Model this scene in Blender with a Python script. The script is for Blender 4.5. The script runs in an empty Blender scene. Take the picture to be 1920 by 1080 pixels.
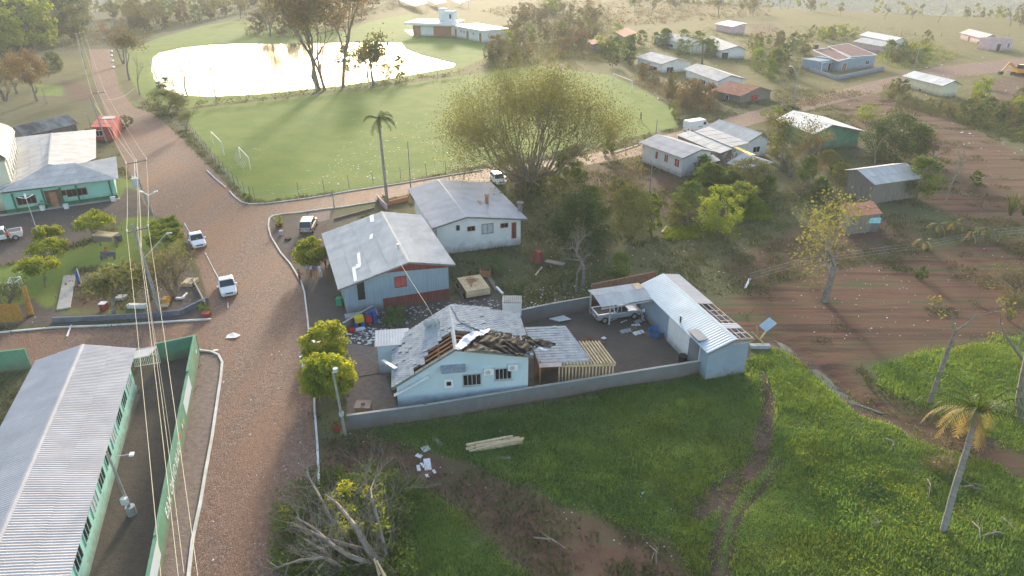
import bpy, math, random
import numpy as np
from mathutils import Vector as V, Matrix
RND = random.Random(7)
NR = np.random.RandomState(11)
SC = bpy.context.scene
R = math.radians

# ------------------------------------------------------------------ camera, light, exposure
CAMH = 34.0; FPX = 1280.0; PITCH = R(26.4)
cam_d = bpy.data.cameras.new('camera'); cam = bpy.data.objects.new('camera', cam_d)
SC.collection.objects.link(cam); cam.location = (0, 0, CAMH)
cam.rotation_euler = (R(90) - PITCH, 0, 0)
cam_d.sensor_width = 36; cam_d.lens = 36 * FPX / 1920; cam_d.clip_start = .5; cam_d.clip_end = 9000
SC.camera = cam
SUN_EL, SUN_AZ = 12.0, -2.5          # degrees; azimuth clockwise from +Y (straight ahead of the camera)
w = bpy.data.worlds.new('World'); SC.world = w; w.use_nodes = True
nt = w.node_tree; nt.nodes.clear()
sky = nt.nodes.new('ShaderNodeTexSky'); sky.sky_type = 'NISHITA'; sky.sun_disc = False
sky.sun_elevation = R(SUN_EL); sky.sun_rotation = R(SUN_AZ); sky.altitude = 600
sky.air_density = 1.0; sky.dust_density = 3.0; sky.ozone_density = .35
bg = nt.nodes.new('ShaderNodeBackground'); bg.inputs[1].default_value = .15
wo = nt.nodes.new('ShaderNodeOutputWorld')
nt.links.new(sky.outputs[0], bg.inputs[0]); nt.links.new(bg.outputs[0], wo.inputs[0])
sun_d = bpy.data.lights.new('sun', 'SUN'); sun = bpy.data.objects.new('sun', sun_d)
SC.collection.objects.link(sun); sun_d.energy = 2.0; sun_d.angle = R(6); sun_d.color = (1, .88, .70)
sd = V((math.sin(R(SUN_AZ)) * math.cos(R(SUN_EL)), math.cos(R(SUN_AZ)) * math.cos(R(SUN_EL)), math.sin(R(SUN_EL))))
sun.rotation_euler = sd.to_track_quat('Z', 'Y').to_euler(); sun.location = (0, 0, 80)
SC.view_settings.view_transform = 'Standard'; SC.view_settings.look = 'None'
SC.view_settings.exposure = 1.7; SC.view_settings.gamma = 1; SC.view_settings.use_curve_mapping = False
SC.cycles.use_denoising = True; SC.cycles.max_bounces = 6; SC.cycles.volume_bounces = 1
SC.cycles.transparent_max_bounces = 6; SC.cycles.caustics_reflective = False; SC.cycles.caustics_refractive = False
SC.cycles.sample_clamp_indirect = 6

# ------------------------------------------------------------------ helpers
CP, SP = math.cos(PITCH), math.sin(PITCH)
CAM = V((0, 0, CAMH))
def ray(x, y):
    Y = 540 - y
    return V((x - 960, FPX * CP + Y * SP, -(FPX * SP - Y * CP)))
def P(x, y, z=0.0):
    r = ray(x, y); return CAM + r * ((CAMH - z) / -r.z)
def zat(base, ytop):                     # height at which a vertical line over base reaches picture row ytop
    r = ray(960, ytop); return CAMH + r.z / r.y * base[1]
def pxm(base):                           # metres per photo pixel at base
    return (base[1] * CP + (CAMH - base[2]) * SP) / FPX
def isect(x, y, o, n):
    r = ray(x, y); return CAM + r * ((o - CAM).dot(n) / r.dot(n))

def mat(name, col, col2=None, rough=.85, scale=1.5, bump=0., bscale=None, metal=0., rnd=.0, trans=0., spec=.3, detail=4, stretch=None, obj=False):
    m = bpy.data.materials.new(name); m.use_nodes = True; n = m.node_tree; n.nodes.clear()
    L = n.links.new
    out = n.nodes.new('ShaderNodeOutputMaterial')
    b = n.nodes.new('ShaderNodeBsdfPrincipled'); b.inputs['Roughness'].default_value = rough
    b.inputs['Metallic'].default_value = metal; b.inputs['Specular IOR Level'].default_value = spec
    if obj:
        tc = n.nodes.new('ShaderNodeTexCoord').outputs['Object']
    else:
        tc = n.nodes.new('ShaderNodeNewGeometry').outputs['Position']
    if stretch:
        mp = n.nodes.new('ShaderNodeMapping'); mp.inputs['Scale'].default_value = stretch; L(tc, mp.inputs[0]); tc = mp.outputs[0]
    c = None
    if col2 is not None:
        no = n.nodes.new('ShaderNodeTexNoise'); no.inputs['Scale'].default_value = scale; no.inputs['Detail'].default_value = detail
        no.inputs['Roughness'].default_value = .65
        L(tc, no.inputs['Vector'])
        rp = n.nodes.new('ShaderNodeValToRGB'); rp.color_ramp.elements[0].position = .36; rp.color_ramp.elements[1].position = .64
        rp.color_ramp.elements[0].color = (*col, 1); rp.color_ramp.elements[1].color = (*col2, 1)
        L(no.outputs['Fac'], rp.inputs[0]); c = rp.outputs[0]
    if name.startswith('wall_') or name in ('school_mint',):
        sx = n.nodes.new('ShaderNodeSeparateXYZ'); L(tc if not stretch else n.nodes.new('ShaderNodeNewGeometry').outputs['Position'], sx.inputs[0])
        sn = n.nodes.new('ShaderNodeTexNoise'); sn.inputs['Scale'].default_value = 1.7; sn.inputs['Detail'].default_value = 5; L(n.nodes.new('ShaderNodeNewGeometry').outputs['Position'], sn.inputs['Vector'])
        m1 = n.nodes.new('ShaderNodeMath'); m1.operation = 'MULTIPLY_ADD'; m1.inputs[1].default_value = -1.6; L(sn.outputs['Fac'], m1.inputs[0]); L(sx.outputs['Z'], m1.inputs[2])
        r1 = n.nodes.new('ShaderNodeMapRange'); r1.inputs[1].default_value = -.75; r1.inputs[2].default_value = .25; r1.inputs[3].default_value = .6; r1.inputs[4].default_value = 0.; L(m1.outputs[0], r1.inputs[0])
        dx = n.nodes.new('ShaderNodeMix'); dx.data_type = 'RGBA'; dx.inputs[7].default_value = (.17, .10, .07, 1); L(r1.outputs[0], dx.inputs[0])
        if c: L(c, dx.inputs[6])
        else: dx.inputs[6].default_value = (*col, 1)
        c = dx.outputs[2]
    if rnd:
        oi = n.nodes.new('ShaderNodeObjectInfo')
        mr = n.nodes.new('ShaderNodeMapRange'); mr.inputs[3].default_value = 1 - rnd; mr.inputs[4].default_value = 1 + rnd
        L(oi.outputs['Random'], mr.inputs[0])
        vm = n.nodes.new('ShaderNodeVectorMath'); vm.operation = 'SCALE'
        if c: L(c, vm.inputs[0])
        else: vm.inputs[0].default_value = col
        L(mr.outputs[0], vm.inputs['Scale']); c = vm.outputs[0]
    if c: L(c, b.inputs['Base Color'])
    else: b.inputs['Base Color'].default_value = (*col, 1)
    if bump:
        nb = n.nodes.new('ShaderNodeTexNoise'); nb.inputs['Scale'].default_value = bscale or scale * 6; nb.inputs['Detail'].default_value = 3
        L(tc, nb.inputs['Vector'])
        bp = n.nodes.new('ShaderNodeBump'); bp.inputs['Strength'].default_value = bump; bp.inputs['Distance'].default_value = .05
        L(nb.outputs['Fac'], bp.inputs['Height']); L(bp.outputs[0], b.inputs['Normal'])
    if trans:
        t = n.nodes.new('ShaderNodeBsdfTranslucent')
        if c:
            g = n.nodes.new('ShaderNodeVectorMath'); g.operation = 'MULTIPLY'; g.inputs[1].default_value = (1.35, 1.25, .6)
            L(c, g.inputs[0]); L(g.outputs[0], t.inputs[0])
        else: t.inputs[0].default_value = (col[0] * 1.35, col[1] * 1.25, col[2] * .6, 1)
        mx = n.nodes.new('ShaderNodeMixShader'); mx.inputs[0].default_value = trans
        L(b.outputs[0], mx.inputs[1]); L(t.outputs[0], mx.inputs[2]); L(mx.outputs[0], out.inputs[0])
    else: L(b.outputs[0], out.inputs[0])
    return m
M = {}
def dm(k, *a, **kw): M[k] = mat(k, *a, **kw)
dm('fibre', (.44, .43, .42), (.54, .53, .52), scale=.9, rough=.9, rnd=.07, stretch=(1, .3, 1))
dm('fibre_old', (.10, .10, .10), (.30, .30, .30), scale=.35, rough=.9, rnd=.12)
dm('fibre_lilac', (.40, .385, .395), (.48, .465, .475), scale=.5, rough=.8, rnd=.05)
dm('metal_blue', (.36, .47, .54), (.46, .56, .62), scale=.5, rough=.5, rnd=.05)
dm('metal_white', (.5, .5, .5), (.66, .66, .65), scale=.3, rough=.55, rnd=.05)
dm('tile_grey', (.25, .29, .33), (.35, .385, .42), scale=1.1, rough=.8, rnd=0, detail=6)
dm('tile_grey_b', (.28, .31, .35), (.38, .41, .43), scale=1.1, rough=.8, detail=6)
dm('tile_grey_c', (.21, .24, .28), (.31, .34, .37), scale=1.1, rough=.8, detail=6)
dm('tile_clay', (.32, .13, .08), (.42, .2, .13), scale=1.5, rough=.9, rnd=.1)
dm('tile_maroon', (.16, .075, .08), (.23, .12, .12), scale=.8, rnd=.06)
dm('wall_white', (.62, .62, .62), (.72, .71, .69), scale=.6, bump=.1)
dm('wall_cyan', (.46, .58, .63), (.52, .63, .68), scale=.5, bump=.05)
dm('wall_blue', (.24, .32, .37), (.30, .38, .43), scale=.8, stretch=(5, 5, .5))
dm('wall_steel', (.22, .29, .36), (.26, .33, .40), scale=.5)
dm('wall_teal', (.26, .52, .43), (.31, .57, .48), scale=.7)
dm('wall_green', (.10, .25, .16), (.15, .31, .20), scale=.8, bump=.1)
dm('dark_green', (.035, .13, .06), (.06, .17, .08), scale=1)
dm('school_mint', (.30, .58, .49), (.35, .63, .54), scale=.6)
dm('wall_red', (.17, .035, .03), (.24, .06, .05), scale=1, stretch=(4, 4, .5))
dm('wall_pink', (.5, .34, .38), (.6, .46, .48), scale=.7)
dm('wall_grey', (.13, .145, .155), (.17, .185, .195), scale=.5, bump=.1)
dm('wall_brick', (.25, .11, .07), (.33, .18, .12), scale=3)
dm('wall_cream', (.6, .56, .42), (.68, .65, .5), scale=.5)
dm('wood_grey', (.16, .14, .12), (.26, .23, .2), scale=2, stretch=(5, 5, .4))
dm('wood_new', (.52, .38, .22), (.66, .52, .34), scale=1.5, rnd=.12)
dm('wood_brown', (.26, .12, .06), (.38, .2, .10), scale=2, rnd=.1)
dm('wood_pink', (.5, .36, .30), (.62, .5, .44), scale=1.2, rnd=.08)
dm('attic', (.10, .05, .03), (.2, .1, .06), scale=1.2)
dm('glass', (.012, .014, .018), rough=.35, spec=.2)
dm('glass_car', (.03, .035, .045), rough=.12, spec=.6)
dm('curtain', (.3, .36, .4), (.5, .5, .5), scale=4)
dm('white', (.72, .72, .72), (.78, .78, .77), scale=2, rough=.5)
dm('kerb_white', (.52, .49, .44), (.72, .71, .68), scale=.45, detail=6)
dm('car_white', (.74, .75, .76), rough=.25, spec=.5)
dm('car_silver', (.42, .45, .5), rough=.3, metal=.4, spec=.5)
dm('car_beige', (.42, .41, .38), rough=.3, metal=.4, spec=.5)
dm('tyre', (.02, .02, .02), rough=.9); dm('rim', (.4, .4, .4), rough=.4, metal=.6)
dm('black', (.02, .02, .022), rough=.6); dm('red', (.4, .03, .03), rough=.5); dm('red_paint', (.35, .05, .045), (.5, .1, .08), scale=1)
dm('lamp_red', (.35, .02, .02), rough=.3); dm('lamp_clear', (.7, .7, .7), rough=.2)
dm('tarp', (.006, .006, .008), (.018, .018, .021), scale=1.2, rough=.6, spec=.05)
dm('tarp_white', (.6, .66, .72), rough=.5)
dm('concrete', (.34, .32, .3), (.44, .42, .4), scale=.8, bump=.15, detail=6)
dm('concrete_brown', (.17, .13, .11), (.24, .19, .165), scale=.7, bump=.15, detail=6)
dm('paver_grey', (.28, .26, .24), (.36, .33, .3), scale=3, rnd=.1)
dm('pole', (.24, .23, .22), (.32, .31, .3), scale=2)
dm('wire', (.5, .44, .3), rough=.5, spec=.5)
dm('steel', (.35, .36, .37), (.45, .46, .47), scale=1, rough=.5)
dm('bark', (.16, .125, .095), (.24, .195, .15), scale=2, bump=.4)
dm('bark_grey', (.17, .145, .12), (.28, .245, .205), scale=2.5, bump=.4)
dm('bark_pale', (.34, .31, .27), (.46, .42, .36), scale=2)
dm('palm_trunk', (.2, .185, .17), (.3, .28, .26), scale=1.5, stretch=(1, 1, 4), bump=.3)
dm('skirt', (.3, .14, .07), (.42, .24, .13), scale=3)
dm('blue', (.02, .10, .34), rough=.4); dm('blue_tub', (.02, .16, .40), rough=.4); dm('yellow', (.62, .45, .02), rough=.4); dm('orange', (.6, .28, .03), rough=.5)
dm('plastic_green', (.02, .3, .15), rough=.4); dm('aqua', (.25, .6, .65), (.5, .75, .78), scale=1.5)
dm('skin', (.32, .17, .11)); dm('hair', (.02, .015, .012)); dm('denim', (.03, .04, .08)); dm('shirt_red', (.28, .07, .05))
dm('shirt_purple', (.22, .08, .28)); dm('shirt_white', (.65, .66, .7)); dm('shirt_blue', (.25, .35, .55)); dm('shirt_orange', (.55, .1, .04)); dm('khaki', (.3, .22, .14)); dm('dark_cloth', (.03, .03, .035))
dm('pot', (.3, .05, .04)); dm('planter', (.45, .2, .1)); dm('debris', (.62, .63, .65), (.75, .76, .77), scale=3, rough=.6)
dm('debris_grey', (.3, .31, .33), (.45, .46, .48), scale=2)
dm('rust_fence', (.30, .15, .03), (.40, .22, .05), scale=3)
dm('tennis', (.36, .36, .35), (.42, .42, .4), scale=2)
# leaves
def lm(k, a, b, t=.45, sc=.35): dm(k, a, b, rough=.7, scale=sc, trans=t, rnd=.12, spec=.25)
lm('leaf_yellow', (.20, .26, .03), (.34, .36, .05), t=.55)
lm('leaf_lime', (.15, .22, .035), (.25, .30, .05), t=.5)
lm('leaf_green', (.075, .13, .03), (.125, .18, .04))
lm('leaf_dark', (.05, .085, .032), (.08, .12, .045), t=.4)
lm('leaf_olive', (.10, .12, .045), (.16, .17, .065), t=.42)
lm('leaf_dull', (.12, .115, .055), (.17, .15, .075), t=.35)
lm('leaf_brown', (.18, .125, .07), (.24, .17, .09), t=.3)
lm('leaf_fig', (.11, .115, .045), (.18, .18, .07), t=.45)
lm('leaf_palm', (.07, .11, .03), (.12, .16, .04), t=.3)
lm('frond_dry', (.36, .26, .12), (.46, .36, .2), t=.3)
lm('leaf_gold', (.15, .16, .055), (.22, .22, .08))
lm('grass_blade', (.11, .21, .065), (.22, .31, .09), t=.55, sc=.10)
lm('grass_dull', (.075, .10, .035), (.14, .13, .06), t=.3, sc=.1)
lm('stalk_brown', (.2, .13, .08), (.28, .2, .12), t=.2)

class MB:
    def __init__(s): s.v = []; s.f = []; s.m = []; s.np = []
    def poly(s, pts, m=0):
        n = len(s.v); s.v += [tuple(p) for p in pts]; s.f.append(tuple(range(n, n + len(pts)))); s.m.append(m)
    def hexa(s, c, m=0):                 # 8 corners: bottom 4 ccw, top 4 ccw
        n = len(s.v); s.v += [tuple(p) for p in c]
        for q in ((3, 2, 1, 0), (4, 5, 6, 7), (0, 1, 5, 4), (1, 2, 6, 5), (2, 3, 7, 6), (3, 0, 4, 7)):
            s.f.append(tuple(n + i for i in q)); s.m.append(m)
    def box(s, x0, x1, y0, y1, z0, z1, m=0, T=None):
        c = [(x0, y0, z0), (x1, y0, z0), (x1, y1, z0), (x0, y1, z0), (x0, y0, z1), (x1, y0, z1), (x1, y1, z1), (x0, y1, z1)]
        s.hexa([T(*p) for p in c] if T else c, m)
    def beam(s, a, b, w, h=None, m=0, up=V((0, 0, 1))):
        a, b = V(a), V(b); h = h or w; d = b - a
        if d.length < 1e-6: return
        d.normalize(); x = d.cross(up)
        if x.length < 1e-3: x = V((1, 0, 0))
        x.normalize(); y = x.cross(d)
        c = [(-1, -1), (1, -1), (1, 1), (-1, 1)]
        s.hexa([a + x * i * w / 2 + y * j * h / 2 for i, j in c] + [b + x * i * w / 2 + y * j * h / 2 for i, j in c], m)
    def tube(s, pts, rs, n=6, m=0, cap=True):
        base = len(s.v); pts = [V(p) for p in pts]
        if not hasattr(rs, '__len__'): rs = [rs] * len(pts)
        x = None
        for i, p in enumerate(pts):
            d = (pts[min(i + 1, len(pts) - 1)] - pts[max(i - 1, 0)])
            if d.length < 1e-6: d = V((0, 0, 1))
            d.normalize()
            if x is None: x = d.orthogonal().normalized()
            x = (x - d * x.dot(d))
            if x.length < 1e-4: x = d.orthogonal()
            x.normalize(); y = d.cross(x)
            for k in range(n):
                a = 2 * math.pi * k / n; s.v.append(tuple(p + (x * math.cos(a) + y * math.sin(a)) * rs[i]))
        for i in range(len(pts) - 1):
            for k in range(n):
                a = base + i * n; s.f.append((a + k, a + (k + 1) % n, a + n + (k + 1) % n, a + n + k)); s.m.append(m)
        if cap:
            s.f.append(tuple(base + k for k in reversed(range(n)))); s.m.append(m)
            e = base + (len(pts) - 1) * n; s.f.append(tuple(e + k for k in range(n))); s.m.append(m)
    def ball(s, c, r, n=8, k=5, m=0, sq=(1, 1, 1)):
        base = len(s.v); c = V(c)
        for i in range(1, k):
            t = math.pi * i / k
            for j in range(n):
                a = 2 * math.pi * j / n
                s.v.append((c.x + r * sq[0] * math.sin(t) * math.cos(a), c.y + r * sq[1] * math.sin(t) * math.sin(a), c.z + r * sq[2] * math.cos(t)))
        s.v.append((c.x, c.y, c.z + r * sq[2])); s.v.append((c.x, c.y, c.z - r * sq[2])); t = len(s.v) - 2
        for i in range(k - 2):
            for j in range(n):
                a = base + i * n; s.f.append((a + j, a + n + j, a + n + (j + 1) % n, a + (j + 1) % n)); s.m.append(m)
        for j in range(n):
            s.f.append((t, base + j, base + (j + 1) % n)); s.m.append(m)
            e = base + (k - 2) * n; s.f.append((t + 1, e + (j + 1) % n, e + j)); s.m.append(m)
    def leaves(s, pts, size, flat=0., asp=.6, m=0):      # pts (N,3); diamond leaves
        pts = np.asarray(pts, float).reshape(-1, 3); n = len(pts)
        if n == 0: return
        a = NR.normal(size=(n, 3)); a[:, 2] *= (1 - flat); a /= np.linalg.norm(a, axis=1)[:, None] + 1e-9
        b = NR.normal(size=(n, 3)); b -= a * (a * b).sum(1)[:, None]; b /= np.linalg.norm(b, axis=1)[:, None] + 1e-9
        sz = (size * NR.uniform(.6, 1.3, n))[:, None]
        q = np.stack([pts - a * sz * .5, pts + b * sz * asp * .5, pts + a * sz * .5, pts - b * sz * asp * .5], 1).reshape(-1, 3)
        s.np.append((q, 4, m))
    def tris(s, q, m=0): s.np.append((np.asarray(q, float).reshape(-1, 3), 3, m))
    def build(s, name, mats, parent=None, label=None, smooth=False, kind=None, link=True):
        if not isinstance(mats, (list, tuple)): mats = [mats]
        nv0 = len(s.v); vs = np.array(s.v, float).reshape(-1, 3)
        arrs = [vs] + [a for a, _, _ in s.np]; allv = np.concatenate(arrs) if arrs else vs
        if parent is not None and '_o' in parent: allv = allv - np.array(parent['_o'])
        lt = [len(f) for f in s.f]; li = [i for f in s.f for i in f]
        lt = np.array(lt, int); li = np.array(li, int); mi = np.array(s.m, int); off = nv0
        for a, k, m in s.np:
            nf = len(a) // k
            lt = np.concatenate([lt, np.full(nf, k)]); li = np.concatenate([li, np.arange(len(a)) + off]); mi = np.concatenate([mi, np.full(nf, m)]); off += len(a)
        me = bpy.data.meshes.new(name)
        me.vertices.add(len(allv)); me.vertices.foreach_set('co', allv.ravel())
        me.loops.add(len(li)); me.loops.foreach_set('vertex_index', li.astype(np.int32))
        me.polygons.add(len(lt)); me.polygons.foreach_set('loop_start', (np.cumsum(lt) - lt).astype(np.int32))
        me.polygons.foreach_set('loop_total', lt.astype(np.int32)); me.polygons.foreach_set('material_index', mi.astype(np.int32))
        for mm in mats: me.materials.append(M[mm] if isinstance(mm, str) else mm)
        me.update(calc_edges=True)
        me.polygons.foreach_set('use_smooth', np.full(len(lt), bool(smooth)))
        o = bpy.data.objects.new(name, me)
        if link: SC.collection.objects.link(o)
        if parent is not None:
            o.parent = parent
            if '_o' in parent: o['_o'] = tuple(parent['_o'])
        if label: o['label'] = label
        if kind: o['kind'] = kind
        return o

def tag(o, label, cat, group=None):
    o['label'] = label; o['category'] = cat
    if group: o['group'] = group
    return o
def thing(name, label, cat, loc=(0, 0, 0), group=None, rz=0):
    o = bpy.data.objects.new(name, None); SC.collection.objects.link(o); o.location = loc; o.rotation_euler[2] = rz
    o.empty_display_size = .3
    o['_o'] = tuple(loc) if rz == 0 else (0, 0, 0)
    return tag(o, label, cat, group)
def copy_tree(o, parent=None):
    c = o.copy(); SC.collection.objects.link(c)
    if parent is not None: c.parent = parent
    for ch in list(o.children): copy_tree(ch, c)
    return c
def inpoly(x, y, pl):
    c = False; n = len(pl)
    for i in range(n):
        x1, y1 = pl[i][:2]; x2, y2 = pl[i - 1][:2]
        if (y1 > y) != (y2 > y) and x < (x2 - x1) * (y - y1) / (y2 - y1) + x1: c = not c
    return c
def clip(pl, ax, v, keep):               # clip 2D polygon against axis value; keep=+1 keeps >= v
    out = []; n = len(pl)
    for i in range(n):
        a, b = pl[i - 1], pl[i]; da, db = (a[ax] - v) * keep, (b[ax] - v) * keep
        if da >= 0: 
            if db >= 0: out.append(b)
            else:
                t = da / (da - db); out.append((a[0] + (b[0] - a[0]) * t, a[1] + (b[1] - a[1]) * t))
        elif db >= 0:
            t = da / (da - db); out.append((a[0] + (b[0] - a[0]) * t, a[1] + (b[1] - a[1]) * t)); out.append(b)
    return out
def area2(pl): return abs(sum(pl[i - 1][0] * pl[i][1] - pl[i][0] * pl[i - 1][1] for i in range(len(pl)))) / 2
class Plane:
    def __init__(s, pts):
        s.o = pts[0]; n = V((0, 0, 0))
        for i in range(len(pts)): n += (pts[i - 1] - s.o).cross(pts[i] - s.o)
        n.normalize()
        if n.z < 0: n = -n
        s.n = n; d = V((0, 0, -1)); d = d - n * d.dot(n)
        if d.length < 1e-3: d = V((0, -1, 0)) - n * n.dot(V((0, -1, 0)))
        s.d = d.normalized(); s.h = s.n.cross(s.d)
    def to2(s, p): q = p - s.o; return (q.dot(s.h), q.dot(s.d))
    def to3(s, a, b, e=0): return s.o + s.h * a + s.d * b + s.n * e
    def px(s, x, y): return s.to2(isect(x, y, s.o, s.n))
def sheets(pts, parent, m, sw=1.05, sl=2.4, k=0, amp=.03, holes=(), jit=.012, name='roof_sheet', th=.02, miss=0, rng=RND):
    """cover a sloping polygon with real overlapping sheets, one object each"""
    pl = Plane(pts); q = [pl.to2(p) for p in pts]
    s0, s1 = min(a for a, _ in q), max(a for a, _ in q); t0, t1 = min(b for _, b in q), max(b for _, b in q)
    ns = max(1, round((s1 - s0) / sw)); ntr = max(1, round((t1 - t0) / sl)); ds, dt = (s1 - s0) / ns, (t1 - t0) / ntr
    hp = [[pl.px(*p) for p in h] for h in holes]
    for j in range(ntr):
        for i in range(ns):
            a0, a1, b0, b1 = s0 + i * ds, s0 + (i + 1) * ds, t0 + j * dt, t0 + (j + 1) * dt + (.12 if j < ntr - 1 else 0)
            c = clip(clip(clip(clip(q, 0, a0, 1), 0, a1, -1), 1, b0, 1), 1, b1, -1)
            if len(c) < 3 or area2(c) < .03: continue
            cx, cy = sum(p[0] for p in c) / len(c), sum(p[1] for p in c) / len(c)
            if any(inpoly(cx, cy, h) for h in hp): continue
            if miss and rng.random() < miss: continue
            mb = MB(); e0 = rng.uniform(0, jit)
            tilt = lambda b: e0 + .03 * (b - b0) / (b1 - b0)
            if k:
                nn = 2 * k; w_ = (a1 - a0) / nn
                for u in range(nn):
                    lo, hi = a0 + u * w_, a0 + (u + 1) * w_
                    cc = clip(clip(c, 0, lo, 1), 0, hi, -1)
                    if len(cc) < 3: continue
                    mb.poly([pl.to3(x, y, th + tilt(y) + amp * (((x - lo) / w_) if u % 2 == 0 else 1 - (x - lo) / w_)) for x, y in cc])
                mb.poly([pl.to3(x, y, tilt(y)) for x, y in reversed(c)])
            else:
                g = .012; c2 = [(x + (cx - x) * g * 2, y) for x, y in c]
                mb.poly([pl.to3(x, y, th + tilt(y)) for x, y in c2]); mb.poly([pl.to3(x, y, 0) for x, y in reversed(c2)])
                for a, b in zip(c2, c2[1:] + c2[:1]):
                    mb.poly([pl.to3(*a, 0), pl.to3(*b, 0), pl.to3(*b, th + tilt(b[1])), pl.to3(*a, th + tilt(a[1]))])
            mb.build(name, m, parent)
    return pl
def tiles(pts, parent, m, pitch=.36, w=.33, holes=(), loose=.03, e=0.0, amp=.03, step=.085):
    """tile courses as one real-geometry part: every tile its own raised lip"""
    pl = Plane(pts); q = [pl.to2(p) for p in pts]
    s0, s1 = min(a for a, _ in q), max(a for a, _ in q); t0, t1 = min(b for _, b in q), max(b for _, b in q)
    hp = [[pl.px(*p) for p in h] for h in holes]; mb = MB()
    nr = int((t1 - t0) / pitch) + 1; nc = int((s1 - s0) / w) + 1
    for j in range(nr):
        row = clip(clip(q, 1, t0 + j * pitch, 1), 1, t0 + (j + 1) * pitch, -1)
        if len(row) < 3: continue
        for i in range(nc):
            a0 = s0 + i * w
            c = clip(clip(row, 0, a0, 1), 0, a0 + w, -1)
            if len(c) < 3 or area2(c) < .01: continue
            cx, cy = sum(p[0] for p in c) / len(c), sum(p[1] for p in c) / len(c)
            if any(inpoly(cx, cy, h) for h in hp): continue
            mi_ = RND.choice((0, 0, 0, 1, 1, 2)); lift = RND.uniform(0, .012) + (.05 if RND.random() < loose else 0)
            def zz(x, y): return e + lift + step * (y - t0 - j * pitch) / pitch + amp * (1 - abs(2 * (x - a0) / w - 1))
            mid = a0 + w / 2
            for c1 in (clip(c, 0, mid, -1), clip(c, 0, mid, 1)):
                if len(c1) < 3: continue
                mb.poly([pl.to3(x, y, zz(x, y)) for x, y in c1], mi_)
                yb = max(p[1] for p in c1); lo = sorted([p for p in c1 if abs(p[1] - yb) < .01])
                if len(lo) >= 2: a, b = lo[0], lo[-1]; mb.poly([pl.to3(*a, zz(*a)), pl.to3(*b, zz(*b)), pl.to3(*b, e - .03), pl.to3(*a, e - .03)])
    o = mb.build('roof_tile', [m, m + '_b', m + '_c'], parent, kind='stuff'); return pl, o

def window(parent, o, r, out, w, h, frame='white', pane='glass', n=2, fw=.07, name='window', sill=False, bars=0):
    """o: lower left corner on the wall, r: unit to the right, out: unit outwards"""
    up = V((0, 0, 1)); T = lambda x, y, z: o + r * x + out * y + up * z
    f = MB(); f.box(-fw, 0, -.02, .06, -fw, h + fw, T=T); f.box(w, w + fw, -.02, .06, -fw, h + fw, T=T)
    f.box(0, w, -.02, .06, -fw, 0, T=T); f.box(0, w, -.02, .06, h, h + fw, T=T)
    for i in range(1, n): f.box(w * i / n - fw / 3, w * i / n + fw / 3, -.02, .05, 0, h, T=T)
    if sill: f.box(-.15, w + .15, .061, .14, -fw - .05, -fw, T=T)
    fo = f.build(name, frame, parent)
    for i in range(n):
        p = MB(); p.box(w * i / n + .01, w * (i + 1) / n - .01, -.02, .02, .005, h - .005, T=T); p.build('pane', pane, fo)
    return fo
def door(parent, o, r, out, w, h, m='wood_brown', frame='white', inner=None):
    up = V((0, 0, 1)); T = lambda x, y, z: o + r * x + out * y + up * z
    f = MB(); f.box(-.08, 0, -.02, .05, 0, h + .08, T=T); f.box(w, w + .08, -.02, .05, 0, h + .08, T=T); f.box(0, w, -.02, .05, h, h + .08, T=T)
    d = MB(); d.box(.01, w - .01, -.02, .03, .01, h - .01, T=T)
    do = d.build('door', m, parent); f.build('door_frame', frame, do)
    k = MB(); k.box(w * .85, w * .9, .031, .08, h * .48, h * .52, T=T); k.build('handle', 'steel', do)
    return do

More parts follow.
